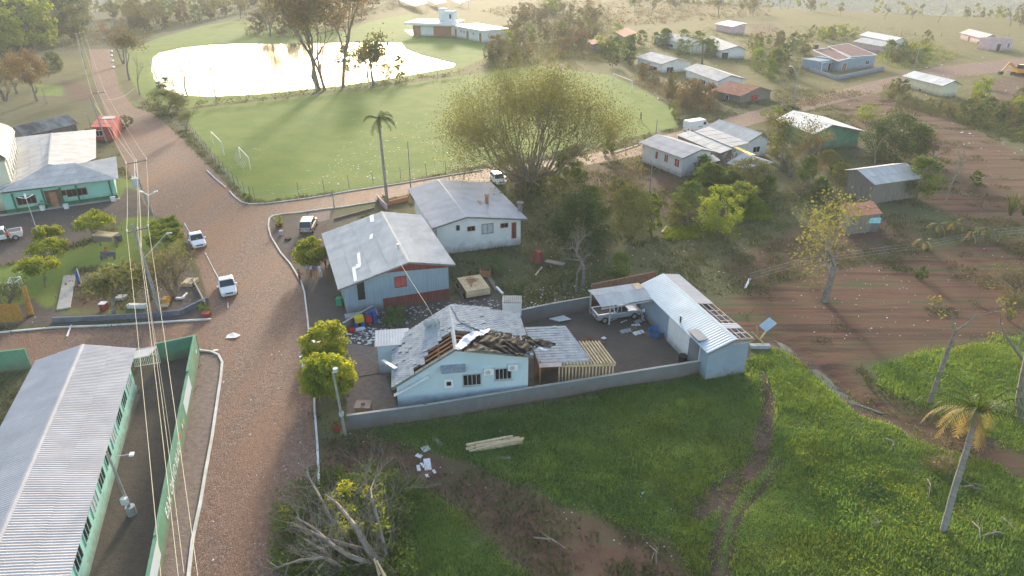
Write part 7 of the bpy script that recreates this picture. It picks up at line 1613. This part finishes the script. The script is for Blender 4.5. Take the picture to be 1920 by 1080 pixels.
for i, (x, y, nm) in enumerate(CB):
    b = G(x, y); rt = thing('debris_sheet' if i != 2 else 'pallet', nm + ' lying on the muddy yard in front of the silver pickup', 'debris', tuple(b)); rt.rotation_euler[2] = RND.uniform(-.6, .6); rt['_o'] = (0, 0, 0)
    if i == 2:
        for k in range(6): mb = MB(); mb.box(-.6 + k * .22, -.48 + k * .22, -.4, .4, .08, .11); mb.build('slat', 'wood_grey', rt)
        mb = MB(); [mb.box(-.62, .62, y0, y0 + .08, 0, .08) for y0 in (-.4, .32)]; mb.build('runner', 'wood_grey', rt, kind='stuff')
    else:
        w = (1.2, 1.2, 1, .9, .9, 1.3, .8, 1.4)[i]; d = (.7, .7, 1, .5, .2, .6, .2, .8)[i]
        for k in range(3): mb = MB(); mb.poly([(-w / 2 + k * w / 3, -d / 2, .06 + .05 * k), (-w / 2 + (k + 1) * w / 3, -d / 2 + .1, .05), (-w / 2 + (k + 1) * w / 3, d / 2, .12), (-w / 2 + k * w / 3, d / 2 - .05, .04 + .06 * k)]); mb.build('piece', ('debris_grey', 'debris', 'wood_grey', 'debris', 'debris', 'debris_grey', 'debris', 'concrete_brown')[i], rt)
b = G(1059, 598); rt = thing('metal_strips', 'heap of pale metal strips along the back wall of the yard', 'debris', tuple(b))
for i in range(5): mb = MB(); mb.beam(P(1030 + i * 4, 598 + i, .1 + .03 * i), P(1058 + i * 3, 592 + i * 1.5, .1 + .05 * i), .16, .05); mb.build('strip', 'debris', rt)
b = G(1132, 636); t = MB(); t.ball(b + V((0, 0, .12)), .26, 8, 5, sq=(1, .8, .5)); tag(t.build('white_bag', 'white'), 'small crumpled white bag on the dark mud of the yard', 'bag')
b = G(1113, 640); t = MB(); 
for _ in range(12): t.ball(b + V((RND.gauss(0, .5), RND.gauss(0, .5), .08)), RND.uniform(.15, .4), 7, 4, sq=(1, 1, .5))
tag(t.build('soil_heap', 'attic'), 'dark soil heap at the top of the pergola slats', 'soil heap')
b = G(1279, 680); t = MB(); t.tube([b, b + V((0, 0, .8))], [.35, .4], 12); tag(t.build('black_barrel', 'black'), 'black barrel at the grey wall beside the barbecue chimney', 'barrel')
# colourful play set
b = G(686, 608); rt = thing('play_set', 'yellow, red and blue plastic play set beside the slanting wall', 'play set', tuple(b)); rt['_o'] = (0, 0, 0); rt.rotation_euler[2] = .4
for (x0, x1, y0, y1, z0, z1, m_, n_) in ((-1.1, -.2, -.5, .3, .55, 1.1, 'yellow', 'panel'), (-1.2, -.9, -.7, .4, 0, .6, 'blue', 'leg'), (-.5, -.2, -.7, .4, 0, .6, 'blue', 'leg'), (0, .6, -.4, .4, .3, .9, 'red', 'seat'), (.8, 1.1, -.3, .5, 0, 1.3, 'blue', 'panel'), (.2, 1.0, .1, .5, .9, 1.2, 'blue', 'roof'), (-1.3, -.3, -1.1, -.6, .0, .18, 'white', 'step')): mb = MB(); mb.box(x0, x1, y0, y1, z0, z1); mb.build(n_, m_, rt)
b = G(661, 622); t = MB(); t.tube([b, b + V((0, 0, .35))], [.3, .36], 10); tag(t.build('red_tub', 'red'), 'red plastic tub at the driveway edge left of the play set', 'tub')
b = G(637, 572); t = MB(); t.box(-.3, .3, -.25, .25, 0, .9, T=lambda x, y, z: b + V((x, y, z))); tag(t.build('green_bin', 'plastic_green'), 'green bin standing at the left corner of the board house', 'bin')
rt, b = boxthing('brick_kiosk_base', 'brown masonry box with round hole on the paved forecourt', 'masonry box', (683, 778), (1.2, 1.0, 1.0), 'wood_brown'); mb = MB(); mb.box(-.66, .66, -.55, .55, 1.0, 1.08); mb.build('slab', 'concrete_brown', rt); mb = MB(); mb.tube([(-.0, .05, 1.08), (0, .05, 1.2)], .16, 10); mb.build('flue', 'black', rt)
log('driveway_drain', 'dark drain line crossing the paved forecourt', (672, 707), (727, 698), .12, .02, 'black'); 
rt, b = boxthing('pot_plant', 'red pot by the foot of the service pole', 'pot', (633, 806), (.5, .5, .4), 'pot'); c = MB(); clumps(c, [(0, 0, .6)], .35, 40, .16); c.build('foliage', 'leaf_green', rt)
rt, b = boxthing('corner_pot', 'dark red square pot on the street corner', 'pot', (524, 424), (.8, .8, .45), 'pot'); rt, b = boxthing('corner_pot', 'red pot at the lower corner of the park', 'pot', (388, 594), (.7, .7, .5), 'pot')
b = G(540, 449); t = MB(); t.tube([b, b + V((0, 0, .22))], .42, 12); o = tag(t.build('ring_planter', 'tyre'), 'dark round tyre planter on the corner lawn', 'planter'); rt, b = boxthing('grey_planter', 'pale grey block planter on the corner lawn', 'planter', (528, 440), (.5, .5, .6), 'concrete')
# park furniture
rt, b = boxthing('park_canopy', 'brown slab canopy behind the widest clipped tree', 'canopy', (204, 462), (2.9, 1.4, .15), 'wood_new', rz=-.2, z=1.6, part='roof')
for x in (-1.2, 1.2): mb = MB(); mb.beam((x, 0, 0), (x, 0, 1.6), .15); mb.build('post', 'wood_grey', rt)
mb = MB(); mb.box(-1.4, 1.4, -.65, -.6, .9, 1.6); mb.build('front_board', 'wood_grey', rt)
rt, b = boxthing('park_bench', 'dark bench where a person sits in the park', 'bench', (203, 486), (1.9, .5, .08), 'wall_grey', z=.42, part='seat')
for x in (-.8, .8): mb = MB(); mb.box(x - .06, x + .06, -.2, .2, 0, .42); mb.build('leg', 'wall_grey', rt)
mb = MB(); mb.box(-.95, .95, .22, .28, .5, .9); mb.build('backrest', 'wall_grey', rt)
mb = MB(); mb.beam(P(131, 516, .06), P(119, 579, .06), 1.25, .12); tag(mb.build('concrete_slab', 'concrete'), 'long pale broken concrete slab on the park lawn', 'slab')
for i, (q, w, d, m_, lb) in enumerate((((258, 577), 1.9, .45, 'white', 'white bench slab in the park by the edging wall'), ((226, 560), 1.2, .9, 'concrete', 'tilted grey slab under the thin park tree'), ((357, 532), 1.3, 1.5, 'wood_new', 'brown slab leaning at the park corner wall'), ((180, 520), 3.2, 2.2, 'concrete_brown', 'worn concrete plot on the park lawn'))):
    b = G(*q); mb = MB(); mb.box(-w / 2, w / 2, -d / 2, d / 2, 0.01, (.45, .3, .4, .05)[i], T=lambda x, y, z: b + V((x + (.1 * y), y, z))); tag(mb.build('concrete_slab', m_), lb, 'slab')
rt, b = boxthing('yellow_playground_slide', 'small orange yellow plastic slide in the park', 'slide', (313, 566), (.7, .9, .5), 'orange', rz=.2); mb = MB(); mb.box(-.35, .35, -1.3, -.45, 0, .15); mb.build('chute', 'wood_new', rt)
rt, b = boxthing('white_play_frame', 'white angular frame lying beside the yellow slide', 'frame', (338, 560), (.9, .3, .15), 'white'); mb = MB(); mb.box(.3, .5, -.2, .9, .16, .3); mb.build('bar', 'white', rt)
for i, q in enumerate(((354, 573), (373, 565))): b = G(*q); t = MB(); t.tube([b, b + V((0, 0, .12))], .4, 12, cap=False); t.tube([b, b + V((0, 0, .12))], .3, 12, cap=False); tag(t.build('tyre_ring', 'steel'), ('grey ring lying on the park gravel left', 'blue grey ring by the park corner wall')[i], 'ring')
a = [P(352, 530, .5), P(360, 520, .5), P(384, 566, .5)]; mb = MB(); [mb.beam(V((p.x, p.y, .25)), V((q.x, q.y, .25)), .12, .5) for p, q in zip(a, a[1:])]; tag(mb.build('low_wall', 'concrete'), 'thin pale low wall closing the park corner', 'wall')
rt, b = boxthing('information_board', 'blue white upright board standing on the concrete plot', 'board', (149, 532), (.35, .12, 1.6), 'blue'); mb = MB(); mb.beam((.24, 0, 0), (.24, 0, 1.9), .08); mb.build('post', 'white', rt)
rt, b = boxthing('red_dustbin', 'dark red bin with pale lid under the thin park tree', 'bin', (196, 580), (.6, .6, .7), 'pot'); mb = MB(); mb.box(-.34, .34, -.34, .34, .7, .78); mb.build('lid', 'shirt_white', rt)
b = G(58, 592); rt = thing('rusty_post', 'thick leaning rusty orange post at the left of the park', 'post', tuple(b)); mb = MB(); mb.tube([b, P(44, 536, 2.6)], [.3, .22], 8); mb.build('shaft', 'rust_fence', rt)
rt = thing('rusty_screen', 'rust orange mesh screen fence at the left edge of the park', 'fence', tuple(G(10, 600))); 
a, c_ = G(-70, 612), G(46, 603)
for i in range(10): p, q = a.lerp(c_, i / 10), a.lerp(c_, (i + .97) / 10); mb = MB(); mb.beam(p + V((0, 0, 1.1)), q + V((0, 0, 1.1)), .05, 2.0); mb.build('panel', 'rust_fence', rt)
rt = thing('white_swing_frame', 'white square metal frame in the shrubs at the left edge', 'frame', tuple(G(26, 530))); q = [P(14, 532, .9), P(34, 527, .9), P(38, 519, .9), P(19, 521, .9)]
for p, p2 in zip(q, q[1:] + q[:1]): mb = MB(); mb.beam(p, p2, .12); mb.build('bar', 'white', rt); mb = MB(); mb.beam(V((p.x, p.y, 0)), p, .08); mb.build('leg', 'white', rt)
for i, q in enumerate(((125, 391), (213, 377), (81, 394))): b = G(*q); t = MB(); t.tube([b, b + V((0, 0, .7))], [.32, .38], 10); tag(t.build('white_barrel', 'white'), ('white barrel beside the entrance of the teal house', 'white barrel at the right corner post of the teal house', 'white broken barrel left of the teal house entrance')[i], 'barrel')
rt, b = boxthing('entrance_bin', 'grey blue bin post at the edge of the park lawn', 'bin', (224, 452), (.6, .6, .8), 'edging')
# garden walls near palm
p = [P(708, 378), P(716, 384), P(722, 392)]; wall_run('garden_wall', 'low pink posts and wall at the foot of the tall palm', [(708, 376), (716, 386), (726, 395)], .9, m='wall_pink', cap='wall_pink'); wall_run('garden_wall', 'low orange retaining wall behind the tall palm', [(728, 385), (765, 376)], .6, m='planter', cap='planter')
wall_run('verge_kerb', 'low earth retaining edge along the green verge', [(628, 412), (700, 392)], .25, m='concrete_brown', cap=None); log('yellow_sheet', 'crumpled yellow sheet strewn over the collapsed roofs', (1372, 318), (1418, 338), .9, .2, 'yellow') if False else None
ys = thing('yellow_sheet', 'yellow insulation sheet strewn over the collapsed roofs', 'sheet', tuple(P(1395, 300)))
q = [P(1367, 272, 3.2), P(1380, 277, 3.3), P(1396, 283, 3.2), P(1412, 291, 3.3)]
for a, c_ in zip(q, q[1:]): mb = MB(); mb.beam(a + rv(.1), c_ + rv(.1), .9, .12); mb.build('strip', 'yellow', ys)
rb_ = thing('collapsed_roof_rubble', 'dark rubble of collapsed beams between the grey roofs', 'rubble', tuple(P(1360, 305)))
for i in range(28): a = P(RND.uniform(1340, 1380), RND.uniform(285, 300), RND.uniform(1.2, 2.8)); mb = MB(); mb.beam(a, a + rv(1.1), .14, .1); mb.build('beam', RND.choice(['wood_grey', 'wood_brown', 'debris_grey']), rb_)
# raised garden bed
fence('bed_edging', 'dark low edging around the square garden bed in the middle', [(1216, 470), (1240, 496), (1305, 480), (1262, 455), (1216, 470)], 1.2, .45, m='bark', r=.07, wires=())
rt, b = boxthing('garden_table', 'tilted grey boards of a broken garden bench below the dark tree', 'bench', (1040, 500), (2.4, .8, .08), 'wood_grey', z=.5, rz=-.5, part='seat'); [(lambda mb: (mb.beam((x, 0, 0), (x, .1, .5), .12), mb.build('leg', 'wood_grey', rt)))(MB()) for x in (-.9, .9)]
b = G(1008, 492); t = MB(); t.tube([b, b + V((0, 0, .9)), b + V((.1, 0, 1.5))], [.85, .6, .45], 9); tag(t.build('tree_stump', 'wall_red'), 'dark red upturned root stump in the garden right of the white house', 'stump')
for i, (q, s_) in enumerate((((1800, 800), 1.7), ((1790, 848), 1.9), ((1770, 880), 1.2))):
    b = G(*q); c = MB(); 
    for _ in range(900): pass
    pts_ = NR.normal(size=(500, 3)) * np.array([s_ * .6, s_ * .4, s_ * .22]) + np.array(b) + np.array([0, 0, s_ * .3]); c.leaves(pts_, .35, flat=.5, asp=.15); tag(c.build('dry_brush_heap', 'stalk_brown', kind='stuff'), ('brown heap of dry fronds behind the palm stem, upper one', 'reddish heap of dry fronds behind the palm stem, lower one', 'small grey heap of twigs left of the palm stem')[i], 'brush heap')
for i, (a, c_) in enumerate((((1738, 900), (1740, 935)), ((1822, 980), (1838, 1020)), ((1830, 1010), (1890, 1003)), ((1875, 970), (1905, 1015)), ((1650, 980), (1625, 1000)), ((1660, 824), (1678, 846)), ((1800, 915), (1834, 922)), ((1000, 1010), (1060, 1030)), ((1218, 1025), (1230, 1060)))):
    p = [G(*a, .1), (G(*a) + G(*c_)) / 2 + V((.2, .1, .3)), G(*c_, .1)]; mb = MB(); mb.tube(p, [.06, .045, .025], 5)
    for _ in range(3): b = p[1] + rv(.2); mb.tube([b, b + V((RND.gauss(0, .6), RND.gauss(0, .6), .2))], [.03, .01], 4)
    tag(mb.build('fallen_branch', 'bark_grey'), ('curved pale branch left of the palm stem', 'pale arched branch below the palm', 'long thin stick right of the palm base', 'thin stick near the right edge below the palm', 'short forked branch in the bright grass', 'thin stick on the soil above the grass slope', 'thick stick beside the dry heaps', 'thin dead stick on the red soil strip', 'upright dead twig at the end of the red soil')[i], 'branch')
# loose storm debris too small to count
def litter(n, poly, size, m, label, zt=.06, h=0):
    xs = [p[0] for p in poly]; ys = [p[1] for p in poly]; mb = MB(); k = 0
    while k < n:
        x, y = RND.uniform(min(xs), max(xs)), RND.uniform(min(ys), max(ys))
        if not inpoly(x, y, poly): continue
        k += 1; b = P(x, y); b.z = zt + float(gz(b.x, b.y)); a = RND.uniform(0, 3.14); l = size * .5 * RND.uniform(.4, 1.6); w = l * RND.uniform(.2, .9); d = V((math.cos(a), math.sin(a), RND.uniform(-.1, .2))) * l / 2; e = V((-math.sin(a), math.cos(a), RND.uniform(-.1, .2))) * w / 2
        mb.poly([b - d - e, b + d - e, b + d + e, b - d + e])
    o = mb.build('storm_litter', m, kind='stuff'); o['label'] = label
litter(420, [(680, 240), (800, 200), (905, 250), (950, 300), (760, 340), (560, 360), (600, 320)], .34, 'debris', 'pale leaves and scraps scattered over the pitch left of the huge tree')
litter(120, [(400, 300), (700, 180), (880, 170), (900, 300), (500, 370)], .3, 'debris', 'sparse scraps on the pitch')
litter(300, [(960, 350), (1220, 330), (1420, 420), (1460, 560), (1340, 560), (1250, 510), (1000, 590), (900, 500), (930, 400)], .24, 'debris', 'pale scraps strewn through the gardens')
litter(130, [(980, 540), (1100, 530), (1100, 575), (975, 590)], .32, 'debris', 'white scraps behind the yard wall')
litter(230, [(700, 585), (850, 565), (935, 560), (935, 590), (840, 575), (780, 600), (700, 640), (650, 640)], .42, 'debris_grey', 'grey rubble between board house and broken roof')
litter(90, [(650, 620), (740, 610), (730, 650), (650, 645)], .45, 'debris', 'pale rubble on the driveway')
litter(120, [(0, 380), (340, 380), (400, 560), (0, 620)], .2, 'debris', 'scraps around the park')
litter(300, [(1450, 340), (1920, 300), (1920, 640), (1500, 640), (1440, 480)], .22, 'debris', 'pale scraps on the brown plots')
litter(320, [(1180, 60), (1900, 60), (1920, 300), (1500, 200), (1150, 180)], .6, 'debris', 'pale scraps strewn around the village')
litter(160, [(1680, 95), (1900, 120), (1910, 230), (1700, 200)], .8, 'debris', 'pale scraps on the cleared ground at the right')
litter(170, [(600, 810), (1300, 720), (1400, 860), (1280, 1080), (820, 900)], .16, 'debris', 'small scraps on the lower plot')
litter(60, [(420, 640), (600, 640), (600, 1080), (380, 1080)], .16, 'debris', 'scraps on the main street')
litter(260, [(1010, 20), (1450, 20), (1440, 100), (960, 120)], .5, 'debris', 'scraps in the far scrub')
litter(30, [(1850, 60), (1920, 60), (1920, 100), (1850, 100)], .9, 'concrete', 'stones on the pasture')
b = G(436, 631); mb = MB(); mb.poly([b + V((-.55, -.4, .05)), b + V((.5, -.45, .12)), b + V((.75, .2, .06)), b + V((-.1, .55, .15)), b + V((-.6, .3, .05))]); tag(mb.build('crumpled_sheet', 'debris'), 'crumpled white sheet lying on the junction below the lower sedan', 'sheet')
log('kerb_fragment', 'loose white block at the rounded sidewalk corner', (400, 659), (409, 658), .25, .12, 'white')
for i, (x, y) in enumerate(((209, 98), (209, 106), (211, 116), (213, 128))): b = G(x, y); t = MB(); t.ball(b + V((0, 0, .3)), .55, 7, 5, sq=(.7, 1.6, .6)); tag(t.build('white_stone', 'white'), ('farthest', 'second farthest', 'second nearest', 'nearest')[i] + ' white painted stone along the upper street verge', 'stone', 'white stones on the verge')
# ------------------------------------------------------------------ morning haze
hm = bpy.data.materials.new('haze'); hm.use_nodes = True; n = hm.node_tree; n.nodes.clear()
pv = n.nodes.new('ShaderNodeVolumePrincipled'); pv.inputs['Color'].default_value = (.93, .96, 1, 1); pv.inputs['Density'].default_value = .00031; pv.inputs['Anisotropy'].default_value = .05
oo = n.nodes.new('ShaderNodeOutputMaterial'); n.links.new(pv.outputs[0], oo.inputs['Volume'])
mb = MB(); mb.box(-4700, 4700, -60, 3400, -135, 62); o = mb.build('haze', hm, kind='stuff'); o['label'] = 'thin morning haze over village and valley'
for o in bpy.data.objects:
    if '_o' in o: del o['_o']
